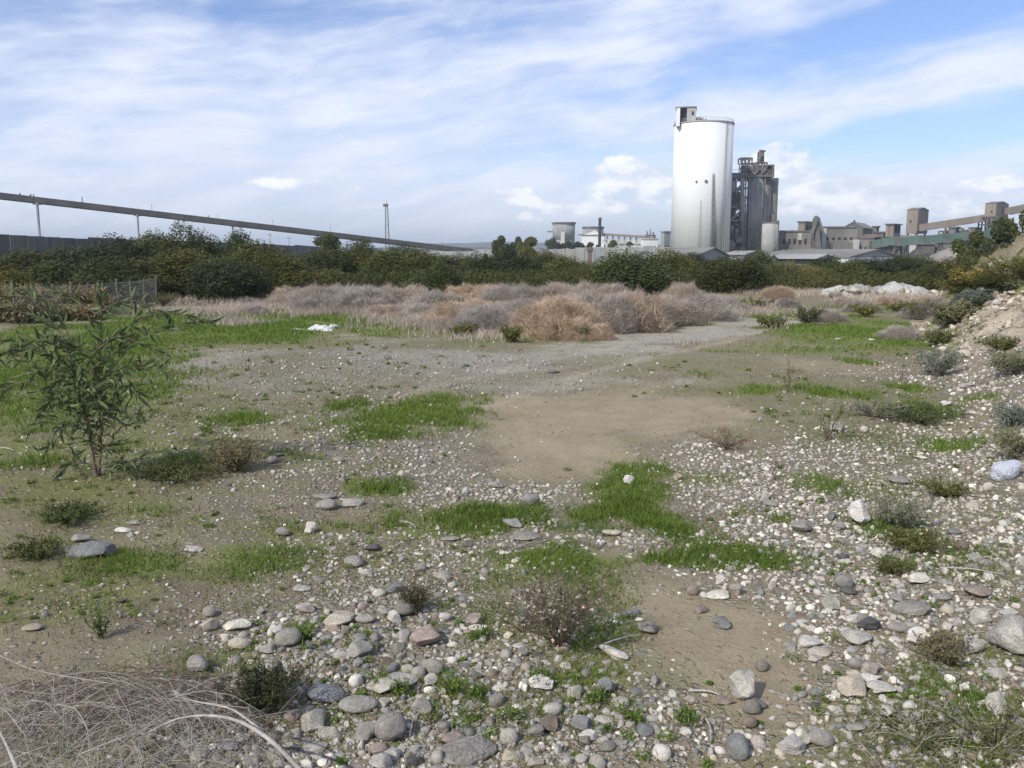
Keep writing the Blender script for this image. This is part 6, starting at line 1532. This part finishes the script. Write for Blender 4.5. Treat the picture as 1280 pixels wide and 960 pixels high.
HERO = [  # px, py centre, width px, height px, kind, tone, label
    (112, 689, 56, 22, 'flat', 'blue-grey', 'large flat blue-grey slab in the grass at lower left'), (84, 690, 20, 12, 'angular', 'grey', 'small grey stone touching the left end of the flat slab'), (98, 674, 22, 12, 'angular', 'pale grey', 'pale stone behind the flat blue-grey slab'),
    (152, 663, 20, 9, 'flat', 'white', 'small bright white stone behind the flat slab, right'), (170, 653, 20, 8, 'flat', 'pale grey', 'pale stone above the small bright white one'), (240, 686, 24, 13, 'flat', 'pale grey', 'pale grey stone alone on bare soil right of the flat slab'),
    (407, 630, 27, 19, 'round', 'grey', 'rounded grey boulder on bare soil, left of centre'), (406, 621, 30, 10, 'flat', 'grey', 'flat grey stone just behind the rounded grey boulder'), (439, 630, 28, 12, 'flat', 'pale grey', 'flat stone right of the rounded grey boulder'), (389, 663, 14, 13, 'angular', 'white', 'small white cubic stone in the grass left of centre'),
    (352, 667, 18, 10, 'round', 'grey', 'grey stone in grass left of the white cubic one'), (441, 702, 26, 19, 'round', 'grey', 'grey boulder at the top of the cobble spread'), (467, 686, 19, 10, 'angular', 'dark grey', 'small dark stone above the grey boulder, centre left'), (292, 781, 34, 20, 'angular', 'white', 'bright cream-white block at the left edge of the cobbles'),
    (260, 783, 20, 20, 'angular', 'cream', 'pinkish squarish stone left of the bright white block'), (261, 768, 16, 12, 'round', 'grey', 'small grey stone above the pinkish upright one'), (359, 799, 32, 18, 'round', 'grey', 'rounded grey cobble left of the green tuft'), (297, 810, 26, 14, 'round', 'cream', 'cream cobble below the bright white block'), (246, 831, 34, 24, 'round', 'grey', 'large round grey cobble left of the dark shrub'),
    (421, 775, 36, 16, 'angular', 'cream', 'flat cream block in the cobbles right of the green tuft'), (380, 762, 24, 14, 'angular', 'cream', 'cream stone above the flat cream block'), (376, 737, 22, 10, 'flat', 'pale grey', 'pale stone at the top left of the cobble spread'), (342, 789, 18, 12, 'angular', 'white', 'small white stone between block and rounded cobble'), (456, 776, 26, 15, 'round', 'pale grey', 'pale oval cobble right of the flat cream block'),
    (535, 800, 36, 25, 'angular', 'pinkish', 'brownish pink boulder with flat top, centre of the cobbles'), (541, 838, 28, 18, 'round', 'grey', 'round grey cobble below the brownish pink boulder'), (505, 765, 26, 16, 'round', 'grey', 'grey cobble below the small dark bushy plant'), (473, 742, 16, 13, 'round', 'white', 'small round white pebble in the upper cobbles'), (556, 774, 16, 10, 'round', 'white', 'small white pebble right of the dark bushy plant'),
    (597, 785, 24, 8, 'flat', 'white', 'thin white flat stone right of the pink boulder'), (553, 718, 24, 16, 'flat', 'grey', 'grey slab stone above the dark bushy plant'), (524, 712, 18, 11, 'flat', 'pale grey', 'pale stone left of the grey slab stone'), (485, 858, 60, 24, 'angular', 'pale grey', 'long pale broken stone, lower centre left'), (446, 884, 46, 26, 'round', 'grey', 'large grey cobble right of the dark shrub'), (405, 868, 44, 24, 'round', 'blue-grey', 'blue-grey cobble beside the dark shrub'),
    (488, 917, 38, 26, 'round', 'grey', 'big grey cobble at lower centre left'), (585, 938, 66, 32, 'flat', 'grey', 'large grey slab at the bottom, centre left'), (568, 926, 30, 14, 'angular', 'pinkish', 'pinkish chunk lying on the large grey bottom slab'), (671, 918, 20, 18, 'angular', 'grey', 'angular grey stone at the bottom centre'), (676, 854, 31, 17, 'angular', 'white', 'bright white angular stone at bottom centre'),
    (757, 863, 18, 18, 'angular', 'blue-grey', 'blue-grey angular stone below the long white slab'), (737, 925, 24, 14, 'angular', 'white', 'white stone near the bottom, right of centre'), (732, 927, 14, 16, 'angular', 'grey', 'grey stone touching the white one near the bottom'), (812, 787, 24, 15, 'angular', 'grey', 'pyramid-shaped grey stone on the mud'), (562, 673, 24, 8, 'flat', 'pale grey', 'flat pale stone in front of the bright centre grass'),
    (583, 680, 14, 11, 'angular', 'grey', 'grey stone beside the flat pale one'), (766, 667, 28, 11, 'flat', 'cream', 'smooth cream stone at the edge of the right grass'), (786, 602, 14, 9, 'angular', 'white', 'small white stone at the tip of the dirt patch'), (620, 606, 18, 10, 'angular', 'pale grey', 'pale grey block at the lower edge of the dirt patch'), (663, 627, 24, 14, 'round', 'grey', 'half buried grey round stone below the dirt patch'),
    (640, 655, 26, 14, 'angular', 'pale grey', 'pale jagged stone between the two grass patches'), (655, 671, 40, 10, 'flat', 'grey', 'long flat grey stone left of the grass arc'), (630, 692, 14, 7, 'flat', 'white', 'tiny white flat stone above the middle grass'), (693, 464, 15, 6, 'flat', 'dark grey', 'lone dark stone on the gravel track, centre'), (900, 745, 30, 12, 'flat', 'white', 'flat white stone below the right grass patch'),
    (921, 737, 17, 17, 'angular', 'cream', 'cream upright stone beside the flat white one'), (866, 741, 14, 12, 'round', 'pinkish', 'pinkish pebble left of the flat white stone'), (875, 762, 18, 14, 'angular', 'pinkish', 'pinkish stone below the pinkish pebble'), (902, 782, 22, 14, 'angular', 'blue-grey', 'dark blue-grey stone at the top of the mud patch'), (931, 864, 34, 34, 'angular', 'pale grey', 'upright pale grey rock on the mud, lower right of centre'),
    (907, 878, 24, 11, 'angular', 'pinkish', 'pinkish chunk leaning on the upright pale rock'), (948, 880, 24, 14, 'round', 'blue-grey', 'blue-grey cobble right of the upright rock'), (941, 889, 22, 16, 'round', 'grey', 'grey cobble below the upright rock'), (952, 835, 16, 12, 'round', 'grey', 'grey cobble alone above the upright rock'), (1002, 925, 18, 21, 'angular', 'white', 'white upright stone at the bottom, right part'),
    (1027, 926, 32, 19, 'round', 'grey', 'grey cobble joined to the white upright stone'), (990, 909, 14, 10, 'round', 'white', 'small white pebble left above the white upright stone'), (938, 908, 18, 12, 'round', 'brown', 'brown cobble on the mud below the upright rock'), (1011, 805, 26, 14, 'angular', 'white', 'white elongated stone right of the mud, upper'), (1026, 815, 28, 14, 'round', 'cream', 'cream elongated stone beside the white elongated one'),
    (1019, 826, 18, 10, 'angular', 'cream', 'small cream wedge under the elongated stones'), (1072, 798, 34, 16, 'angular', 'pale grey', 'pale block above the elongated stones'), (1090, 784, 26, 17, 'angular', 'dark grey', 'dark blue angular stone in the right cobbles'), (1125, 785, 26, 16, 'round', 'grey', 'round grey cobble right of the dark angular stone'), (1144, 791, 24, 13, 'flat', 'blue-grey', 'flat blue-grey stone beside the white pink-tipped stone'),
    (1148, 802, 23, 19, 'angular', 'white', 'white stone with angular face in the right cobbles'), (1145, 760, 42, 21, 'flat', 'grey', 'large flat grey stone in the right cobbles'), (1264, 803, 50, 36, 'angular', 'pale grey', 'big pale grey boulder at the right edge'), (1077, 646, 28, 26, 'angular', 'white', 'bright white cubic block left of the silvery shrub'), (1124, 600, 28, 14, 'flat', 'grey', 'flat grey stone in the upper right rubble'),
    (965, 629, 20, 11, 'round', 'grey', 'grey oval stone in the white rubble'), (1005, 660, 24, 16, 'angular', 'grey', 'dark grey stone right of the right grass patch'), (1056, 729, 22, 15, 'round', 'grey', 'round grey stone in the middle of the right cobbles'), (1099, 694, 18, 13, 'angular', 'white', 'white stone near the low olive shrub tuft'), (1062, 738, 20, 12, 'round', 'dark grey', 'darker round stone below the round grey one'),
    (1071, 830, 24, 20, 'round', 'grey', 'round dark-shaded cobble left of the pale cluster'), (1090, 836, 24, 20, 'angular', 'cream', 'cream block at the top of the pale cluster, lower right'), (1070, 862, 36, 20, 'angular', 'cream', 'cream elongated block of the pale cluster, lower right'), (1103, 866, 34, 14, 'angular', 'white', 'white flat block of the pale cluster'), (1088, 851, 26, 16, 'angular', 'white', 'white block in the middle of the pale cluster'),
    (1046, 888, 20, 14, 'angular', 'white', 'white stone below the pale cluster, left'), (1068, 890, 18, 12, 'flat', 'cream', 'cream stone below the pale cluster, middle'), (1110, 893, 20, 16, 'angular', 'white', 'white stone below the pale cluster, right'), (1022, 868, 16, 13, 'round', 'blue-grey', 'small blue-grey cobble left of the pale cluster'), (1003, 870, 14, 10, 'round', 'grey', 'small grey cobble further left of the pale cluster'),
    (1072, 911, 24, 12, 'flat', 'grey', 'flat grey cobble under the pale cluster'), (1249, 889, 26, 24, 'angular', 'pale grey', 'pale rock in the grass at the lower right edge'), (1181, 902, 18, 10, 'flat', 'white', 'small white flat stone in the lower right grass'), (1139, 900, 30, 13, 'flat', 'cream', 'long cream stone right of the pale cluster'), (1145, 848, 14, 16, 'angular', 'white', 'white stone above the long cream stone'),
    (1168, 463, 22, 9, 'angular', 'pinkish', 'pinkish boulder at the foot of the bank'), (1213, 482, 20, 8, 'angular', 'white', 'white stone above the foot of the bank'), (1184, 505, 14, 8, 'angular', 'white', 'white stone below the green tuft on the right'), (1216, 516, 14, 6, 'flat', 'white', 'small flat white stone on the lower bank'), (1048, 424, 8, 4, 'round', 'white', 'tiny white stone on the green right of the track'),
    (1090, 425, 8, 4, 'round', 'white', 'second tiny white stone on the green right of the track'), (1180, 437, 10, 6, 'round', 'white', 'white stone in the grass at the bank foot'), (1080, 538, 10, 7, 'round', 'white', 'small white stone left of the clumpy plant'), (1048, 535, 20, 10, 'angular', 'pale grey', 'pale stone behind the dead stem on the right'), (1152, 572, 16, 7, 'flat', 'white', 'flat white stone behind the dark green small shrub'),
    (38, 786, 24, 12, 'round', 'cream', 'pale oval stone above the dry twig tangle'), (150, 752, 14, 8, 'angular', 'brown', 'brown clod on the soil above the tangle'), (340, 577, 14, 8, 'round', 'grey', 'grey stone left of the brown-green tussock end'), (346, 568, 16, 8, 'flat', 'blue-grey', 'blue-grey stone near the tussock'), (423, 574, 16, 9, 'round', 'grey', 'grey round stone left of the dirt patch'),
    (1225, 738, 44, 18, 'flat', 'pinkish', 'brown earthy mound-like stone on the right rubble'), (1180, 748, 22, 12, 'round', 'grey', 'grey cobble left of the earthy stone'), (1148, 725, 26, 11, 'angular', 'white', 'white stone above the large flat grey stone'), (1265, 765, 24, 12, 'flat', 'white', 'flat white stone at the right edge above the big boulder'), (1215, 810, 26, 22, 'angular', 'pale grey', 'pale stone left of the big right-edge boulder'),
]
placed = []      # (x, y, radius)
def reg(x, y, r): placed.append((x, y, r))
hero_objs = []
for (px, py, w, h, kind, tone, lab) in HERO:
    x, y = gp(px, py+h*.42); L = w/F*math.hypot(y, CZ)*1.02
    el_ = math.atan2(CZ, y); Hm = h/F*math.hypot(y, CZ)
    # apparent height = depth*sin(el)+height*cos(el)
    sy_ = .75; need = (Hm-L*sy_*.62*math.sin(el_))/max(math.cos(el_), .3)
    szf = min(max(need/(L*.6), .5), 1.6 if 'upright' in lab else 1.0 if kind == 'round' else 1.15)
    if kind == 'flat': szf = min(max(need/(L*.38), .6), 1.3)
    place_stone(x, y+.2*L, L, kind, tone, lab, rz=rng.normal()*.35+(math.pi if rng.random() < .5 else 0), sy=1.0, sz=szf, tilt=.08, sink=.10)
    reg(x, y+.2*L, L*.5)
n_hero = len(HERO)
# long white slab
x, y = gp(765, 822); o = place_stone(x, y, .2, 'angular', 'white', 'long white wedge-shaped slab on the mud edge, right of the twiggy plant', rz=-.7, sy=.42, sz=.5, tilt=.02); o.rotation_euler[1] = .12; reg(x, y, .1)
x, y = gp(757, 832); place_stone(x, y, .05, 'angular', 'cream', 'small cream chunk touching the long white slab', sz=1.2); reg(x, y, .02)
# bluish white bag
x, y = gp(1250, 600); V, Fq = rock_shape(9, 3, 'round'); V = V*np.array([.24, .22, .32]); V += .012*np.sin(V[:, [2]]*60+V[:, [0]]*35)*np.array([1, .6, .4]); V[:, 0] += V[:, 2]*.35
me = np_mesh('plastic_bag', V, Fq, [M['plastic']], smooth=True); me.materials.clear()
bagm = weathered('bluish_white_plastic', (0.58, 0.60, 0.66), .12, 6, rough=.45, bump=.6); me.materials.append(bagm)
o = link('plastic_bag', me, None, (x, y, gz(x, y)-.03)); tag(o, 'bluish white full plastic bag lying on the rubble by the right-edge shrubs', 'bag'); reg(x, y, .18)

# ---- random rubble: large ones first, no overlaps
cell = .12; hashg = {}
def free(x, y, r):
    k = 2; cx, cy = int(x/cell), int(y/cell)
    for i in range(cx-k, cx+k+1):
        for j in range(cy-k, cy+k+1):
            for (a, b_, c_) in hashg.get((i, j), ()):
                if (a-x)**2+(b_-y)**2 < ((c_+r)*.86)**2: return False
    return True
def put_hash(x, y, r): hashg.setdefault((int(x/cell), int(y/cell)), []).append((x, y, r))
for p in placed: put_hash(*p)
g_ = np.random.default_rng(500)
def cand_pts(n, ymax, seed, p=1.6):
    g2 = np.random.default_rng(seed); y = 2.6+(ymax-2.6)*g2.random(n)**p; x = (g2.random(n)*2-1)*(.66*y+.35); return x, y
stones = []
for (s0, s1, n, ymax, wc, wr, wg) in ((.10, .15, 900, 9, .22, .02, .003), (.062, .10, 8500, 18, .6, .30, .008), (.040, .065, 32000, 19, .95, 1.0, .022), (.026, .041, 60000, 20, 1.0, 1.3, .025)):
    x, y = cand_pts(n, ymax, int(s0*1000))
    # candidates are drawn denser near by; weigh to an even ground density with small stones thinned far off
    mc = emask(COBBLE, x, y, 2, .9, 1.6); mr = emask(RUBBLE, x, y, 2, .9, 1.6); mg = emask(GRAVEL, x, y, 2, .9, 1.6); mb_x = emask(BARE, x, y, 2, .5, 1.6); mgr = emask(GRASS, x, y, 2, .6, 2.0)
    pr = np.maximum(np.maximum(mc*wc, mr*wr), mg*wg)*(1-.93*mb_x)*(1-.75*mgr)
    bnk = bank_s(x, y) > .1; pr = np.where(bnk, np.maximum(pr, wr*.55*np.clip(2.2-y/10, .15, 1)), pr)*(1-.75*emask(DARK, x, y, 1.5, .5, 1.0)*(mc < .5))
    ok = np.random.default_rng(int(s1*1e4)).random(n) < pr
    for xi, yi, ci, ri in zip(x[ok], y[ok], mc[ok], mr[ok]):
        s = s0+(s1-s0)*g_.random()**1.6; r = s*.44
        if s/yi*F < 3.2: continue
        if free(xi, yi, r): put_hash(xi, yi, r); stones.append((xi, yi, s, ci, ri))
print('stones', len(stones))
def pick_tone(ci, ri, x, y):
    white = .08+.08*float(ri > ci)+.24*float(x > .18*y)
    u = g_.random()
    if u < white: return 'white' if g_.random() < .5 else 'cream'
    u = g_.random(); return 'pale grey' if u < .42 else 'grey' if u < .72 else 'blue-grey' if u < .84 else 'pinkish' if u < .89 else 'brown' if u < .97 else 'dark grey'
stones = [s+(pick_tone(s[3], s[4], s[0], s[1]), 'round' if g_.random() < (.22 if s[3] > s[4] else .10) else ('angular' if g_.random() < .65 else 'flat')) for s in stones]
# landmarks used to say where a stone lies
LM_ = [('the dark shrub in the cobbles', 333, 870), ('the small bushy plant', 521, 750), ('the wide twiggy plant', 700, 790), ('the brownish pink boulder', 535, 800), ('the cream-white block', 292, 781), ('the large grey bottom slab', 585, 938), ('the long white slab', 765, 820),
       ('the upright pale rock', 931, 864), ('the white upright stone', 1002, 925), ('the pale stone cluster', 1088, 855), ('the white cubic block', 1077, 646), ('the silvery shrub', 1120, 650), ('the large flat grey stone', 1145, 760), ('the big right-edge boulder', 1264, 803), ('the earthy mound stone', 1225, 738), ('the bluish white bag', 1250, 589),
       ('the rounded grey boulder', 407, 630), ('the flat blue-grey slab', 112, 689), ('the right grass patch', 870, 680), ('the bright centre grass', 575, 655), ('the middle grass patch', 690, 703), ('the flat white stone', 900, 745), ('the bright white angular stone', 676, 854), ('the big lower cobble', 488, 917), ('the flat cream block', 421, 775),
       ('the dark blue angular stone', 1090, 784), ('the pair of elongated stones', 1018, 810), ('the rock in the lower right grass', 1249, 889), ('the olive shrub tuft', 1115, 710), ('the grey boulder atop the cobbles', 441, 702), ('the green tuft in the cobbles', 375, 798), ('the mud patch top', 860, 770), ('the spreading dead weed', 906, 555), ('the herb pair', 580, 868), ('the pyramid stone', 812, 787)]
LW = [(n_, *gp(a, b_)) for n_, a, b_ in LM_]
TW = {'grey': 'grey', 'blue-grey': 'blue-grey', 'pale grey': 'pale grey', 'white': 'white', 'cream': 'cream', 'pinkish': 'pinkish', 'brown': 'brown', 'dark grey': 'dark grey'}
KW = {'round': 'rounded', 'angular': 'angular', 'flat': 'flat'}
def inview(x, y):
    cyy = y*CP+(CZ)*SP; px = 640+F*x/cyy; dz = -CZ; up = y*SP-CZ*CP; py = 480-F*(dz*CP+y*SP)/cyy
    return -5 < px < 1285 and py < 965
order = sorted([s for s in stones if inview(s[0], s[1])], key=lambda s: -s[2]/math.hypot(s[1], CZ))
single = order[:300-n_hero-2]; singleset = set(id(s) for s in single); rest = [s for s in stones if id(s) not in singleset]
used = {}
for s in single:
    x, y, L, ci, ri, tone, kind = s
    ds = sorted((math.hypot(x-a, (y-b_)*.8), n_, a, b_) for n_, a, b_ in LW)
    d, n_, a, b_ = ds[0]; ang_ = math.atan2(y-b_, x-a)
    rel = 'right of' if abs(ang_) < .55 else 'left of' if abs(ang_) > 2.6 else ('behind' if ang_ > 0 else 'in front of')
    if rel != 'right of' and rel != 'left of' and abs(math.cos(ang_)) > .45: rel = ('behind' if ang_ > 0 else 'before')+(' and right of' if math.cos(ang_) > 0 else ' and left of')
    size = 'large' if L > .12 else 'medium' if L > .095 else 'small'
    near_ = '' if d > .25 else 'close '
    far_ = 'well ' if d > .7 else ''
    lab = f"{size} {TW[tone]} {KW[kind]} stone {near_ or far_}{rel} {n_}"
    used.setdefault(lab, []).append((s, ds[1][1]))
ORD = ['nearest', 'second nearest', 'third nearest', 'fourth nearest', 'fifth nearest', 'sixth nearest', 'seventh nearest', 'eighth nearest']
for lab, lst in used.items():
    lst.sort(key=lambda q_: q_[0][1])
    for k, (s, second) in enumerate(lst):
        l3 = lab+', toward '+second
        if len(lst) == 1: l3 = lab
        elif sum(1 for q_ in lst if q_[1] == second) > 1 or len(l3.split()) > 16:
            lab = lab.replace('well ', '').replace('close ', ''); l3 = ('nearer ' if k == 0 else 'farther ')+lab if len(lst) == 2 else ORD[min(k, 7)]+' '+lab
        x, y, L, ci, ri, tone, kind = s
        if len(l3.split()) > 16: l3 = l3.replace('small ', '').replace('medium ', '').replace('rounded ', '').replace('angular ', '')
        place_stone(x, y, L, kind, tone, l3, 'larger loose stones on the stony ground', sink=.36, sz=.75+.35*g_.random() if kind != 'flat' else 1)
def rotz(a, tilt, g2, n):
    ca, sa_ = np.cos(a), np.sin(a); bx, by = tilt*g2.normal(size=n), tilt*g2.normal(size=n)
    Rz = np.zeros((n, 3, 3)); Rz[:, 0, 0] = ca; Rz[:, 0, 1] = -sa_; Rz[:, 1, 0] = sa_; Rz[:, 1, 1] = ca; Rz[:, 2, 2] = 1
    Rx = np.zeros((n, 3, 3)); Rx[:, 0, 0] = 1; Rx[:, 1, 1] = np.cos(bx); Rx[:, 1, 2] = -np.sin(bx); Rx[:, 2, 1] = np.sin(bx); Rx[:, 2, 2] = np.cos(bx)
    Ry = np.zeros((n, 3, 3)); Ry[:, 1, 1] = 1; Ry[:, 0, 0] = np.cos(by); Ry[:, 0, 2] = np.sin(by); Ry[:, 2, 0] = -np.sin(by); Ry[:, 2, 2] = np.cos(by)
    return Ry @ Rx @ Rz
def joined(name, P, Ls, tones, sub, seed, sink, label, tilt=.15, mats=('round', 'angular', 'flat'), kinds=None, smooth=True):
    """many small stones as one mass"""
    g2 = np.random.default_rng(seed); shapes = [rock_shape(900+i, sub, mats[i % 3]) for i in range(12)]; n = len(P)
    which = g2.integers(0, 12, n) if kinds is None else (kinds+3*g2.integers(0, 4, n))
    VV, FF, CC = [], [], []; base = 0
    z = height(P[:, 0], P[:, 1]); Rm = rotz(g2.random(n)*6.283, tilt, g2, n)
    for k in range(12):
        m_ = np.where(which == k)[0]
        if not len(m_): continue
        V, Fq = shapes[k]; sc3 = np.stack([Ls[m_], Ls[m_]*(.8+.3*g2.random(len(m_))), Ls[m_]*(.7+.4*g2.random(len(m_)))], 1)
        W = np.einsum('nij,nvj->nvi', Rm[m_], V[None]*sc3[:, None])
        W[..., 0] += P[m_, 0][:, None]; W[..., 1] += P[m_, 1][:, None]; W[..., 2] += (z[m_]-Ls[m_]*sink)[:, None]
        VV.append(W.reshape(-1, 3)); FF.append((Fq[None]+(np.arange(len(m_))*len(V))[:, None, None]+base).reshape(-1, 3)); base += len(m_)*len(V)
        CC.append(np.repeat(tones[m_], len(V), 0))
    me = np_mesh(name, np.concatenate(VV), np.concatenate(FF), [M['stones']], {'tone': np.concatenate(CC)}, smooth=smooth)
    if sub == 2: me.set_sharp_from_angle(angle=R(30))
    return tag(link(name, me), label, 'stones', kind='stuff')
def tone_arr(names): 
    g2 = np.random.default_rng(3); a = np.array([TONES[t] for t in names]); return a*(1+.14*g2.normal(size=(len(a), 1)))
big = [s for s in rest if s[2]/s[1]*F > 6.5]; sml = [s for s in rest if s[2]/s[1]*F <= 6.5]
for nm, lst, sub, lab in (('small_stones', big, 2, 'mass of smaller cobbles lying between the larger stones'), ('small_stones', sml, 1, 'mass of farther small rubble across the field and the bank')):
    if lst: joined(nm, np.array([(s[0], s[1]) for s in lst]), np.array([s[2] for s in lst]), tone_arr([s[5] for s in lst]), sub, 71+sub, .24, lab, kinds=np.array([KINDS_.index(s[6]) for s in lst]))
# fine gravel
n = 150000; x, y = cand_pts(n, 26, 77, 1.9)
mg = np.maximum(emask(GRAVEL, x, y, 1.5, .9, 1.6), np.maximum(emask(COBBLE, x, y, 2, .9, 1.6), emask(RUBBLE, x, y, 2, .9, 1.6))); bx = emask(BARE, x, y, 2, .5, 1.6); gx = emask(GRASS, x, y, 2, .6, 2.0); tx = emask(TAN, x, y, 1.5, .8, 1.6)
pr = (.05+.6*mg)*np.clip(1.5-y/16, .25, 1)*(1-.9*bx)*(1-.55*tx)*(1-.6*gx)*(.35+1.1*np.clip(fbm(x, y, 2.2, 3, 88)*2-.5, 0, 1))
ok = np.random.default_rng(8).random(n) < pr; x, y = x[ok], y[ok]
sz_ = (.008+.022*np.random.default_rng(9).random(len(x))**2.2)*np.clip(y/6, 1, 2.0)
names = np.array(['white', 'cream', 'pale grey', 'grey', 'blue-grey', 'brown', 'pinkish'])[np.random.default_rng(10).choice(7, len(x), p=[.05, .08, .26, .27, .10, .18, .06])]
print('gravel', len(x), 'big', len(big), 'small', len(sml))
joined('gravel', np.stack([x, y], 1), sz_, tone_arr(names), 1, 81, .2, 'fine loose gravel strewn over the soil', tilt=.3)

# clods and broken rock on the scarred bank
g2 = np.random.default_rng(611); n = 8000; y = 9+26*g2.random(n); x = np.interp(y, _fy, _fx)-.3+6*g2.random(n)**1.3; sm = np.maximum(emask(SCAR, x, y, 2, .8, 1.0), .12*(bank_s(x, y) > .3))
ok = (g2.random(n) < sm) & (fbm(x, y, 1.5, 3, 4)+.3*g2.random(n) > .5); x, y = x[ok], y[ok]; nm_ = np.array(['cream', 'pinkish', 'pale grey', 'white', 'brown'])[g2.choice(5, len(x), p=[.30, .2, .14, .04, .32])]
joined('clods', np.stack([x, y], 1), (.05+.16*g2.random(len(x))**2.5)*np.clip(y/18, .6, 1.4), tone_arr(nm_), 2, 83, .2, 'broken earth clods and pale rock on the eroded bank', tilt=.4, mats=('angular', 'angular', 'flat'))

# ---- white rag on the green field, litter, sheeted heap
def drape(name, label, cat, px, py, w, d, h, seed, mat='plastic', rz=0):
    x, y = gp(px, py); N1, N2 = 28, 12; vs = []; g2 = np.random.default_rng(seed)
    u = np.linspace(-1, 1, N1+1); v = np.linspace(-1, 1, N2+1); U, Vv = np.meshgrid(u, v, indexing='ij')
    prof = np.clip(1-np.abs(U)**3, 0, 1)*np.clip(1-np.abs(Vv)**2, 0, 1)
    Z = h*prof*(.3+1.1*fbm(U*3+seed, Vv*2, 1.5, 3, seed))
    X = x+U*w/2+.08*w*fbm(U*3, Vv*3, 1, 2, seed+1)*.5; Yy = y+Vv*d/2*(.7+.5*fbm(U*4, U*0, 1, 2, seed+3))
    Zg = height(X, Yy)+Z-.01; P = np.stack([X, Yy, Zg], -1).reshape(-1, 3); o0 = np.array([x, y, gz(x, y)])
    i = np.arange((N1+1)*(N2+1)).reshape(N1+1, N2+1); Fq = np.stack([i[:-1, :-1], i[1:, :-1], i[1:, 1:], i[:-1, 1:]], -1).reshape(-1, 4)
    o = link(name, np_mesh(name, P-o0, Fq, [M[mat]], smooth=True), None, o0); return tag(o, label, cat)
drape('rag', 'crumpled white sheet lying on the green grass, main piece', 'rag', 399, 413, .75, .5, .16, 3)
drape('rag', 'thin white strip left of the crumpled white sheet', 'rag', 372, 413, .5, .25, .06, 5)
drape('rag', 'small white end piece right of the crumpled white sheet', 'rag', 416, 410, .35, .25, .12, 7)
for px, py, w, lab in ((515, 404, .22, 'small white litter scrap before the brown sparse brush'), (555, 414, .1, 'tiny white scrap at the foot of the grey brush'), (545, 416, .1, 'tiny white scrap left of the grey brush'), (449, 414, .14, 'small white scrap right of the white sheet'), (143, 421, .14, 'tiny white scrap in the green field behind the sapling')):
    drape('litter', lab, 'litter', px, py, w, w*.8, w*.4, int(px))
# pale heap: a row of lumps under white sheeting
r0x, r0y = at(1022, 357, 42).x, 42.0; r1x, r1y = at(1166, 357, 42).x, 42.0
r_ = thing('sheeted_heap', 'long low heap covered with crumpled white sheeting in front of the right bushes', 'heap', ((r0x+r1x)/2, 42, gz((r0x+r1x)/2, 42)))
N1, N2 = 90, 14; U, Vv = np.meshgrid(np.linspace(0, 1, N1+1), np.linspace(-1, 1, N2+1), indexing='ij')
X = r0x+(r1x-r0x)*U; Yy = 42+Vv*1.2; ht = (1-np.abs(2*U-1)**6)*np.clip(1-np.abs(Vv)**2.5, 0, 1)
Z = height(X, Yy)+(at(1090, 349.5, 42).z-.05)*ht*(.35+.85*fbm(X, Yy, 1.3, 4, 71)+.10*np.sin(X*1.4))-.05+.14*(fbm(X, Yy, 5, 2, 3)-.5)*ht
P = np.stack([X, Yy, Z], -1).reshape(-1, 3)-np.array(r_.location); i = np.arange((N1+1)*(N2+1)).reshape(N1+1, N2+1)
Fq = np.stack([i[:-1, :-1], i[1:, :-1], i[1:, 1:], i[:-1, 1:]], -1).reshape(-1, 4)
heapm = weathered('dirty_white_sheeting', (0.44, 0.43, 0.395), .6, 1.1, rough=.7, bump=1.0); link('sheeting', np_mesh('sheeting', P, Fq, [heapm], smooth=True), r_)
lm = ROCK['angular']
for k in range(26):
    u = (k+.5)/26; o = bpy.data.objects.new('lump', lm[k % 7]); COL.objects.link(o); o.parent = r_
    x = r0x+(r1x-r0x)*u; L = .32+.3*rng.random(); y = 41.0+.35*rng.random(); zz = gz(x, y)+.05+.4*rng.random()*(1-abs(2*u-1)**4)
    o.location = Vector((x, y, zz-.15))-r_.location; o.rotation_euler = (rng.normal()*.3, rng.normal()*.3, rng.random()*6); o.scale = (L, L, L*.8); c = TONES['pale grey' if k % 3 else 'white']; o.color = (c[0]*.8, c[1]*.8, c[2]*.75, 1)

# ---- the air: pale haze over the whole place
mh = bpy.data.materials.new('air'); mh.use_nodes = True; nt = mh.node_tree; nt.nodes.clear()
oo = nt.nodes.new('ShaderNodeOutputMaterial'); pv = nt.nodes.new('ShaderNodeVolumePrincipled'); nt.links.new(pv.outputs[0], oo.inputs['Volume'])
pv.inputs['Color'].default_value = (0.80, 0.88, 1.0, 1); pv.inputs['Density'].default_value = 0.0003; pv.inputs['Anisotropy'].default_value = 0.2
mh.volume_intersection_method = 'FAST' if hasattr(mh, 'volume_intersection_method') else None
mb = MB(); mb.box(-5200, 5200, -60, 4600, -6, 75); o = mb.build('haze', mh); o['kind'] = 'stuff'; o['label'] = 'thin pale haze in the air over the whole field and plant'
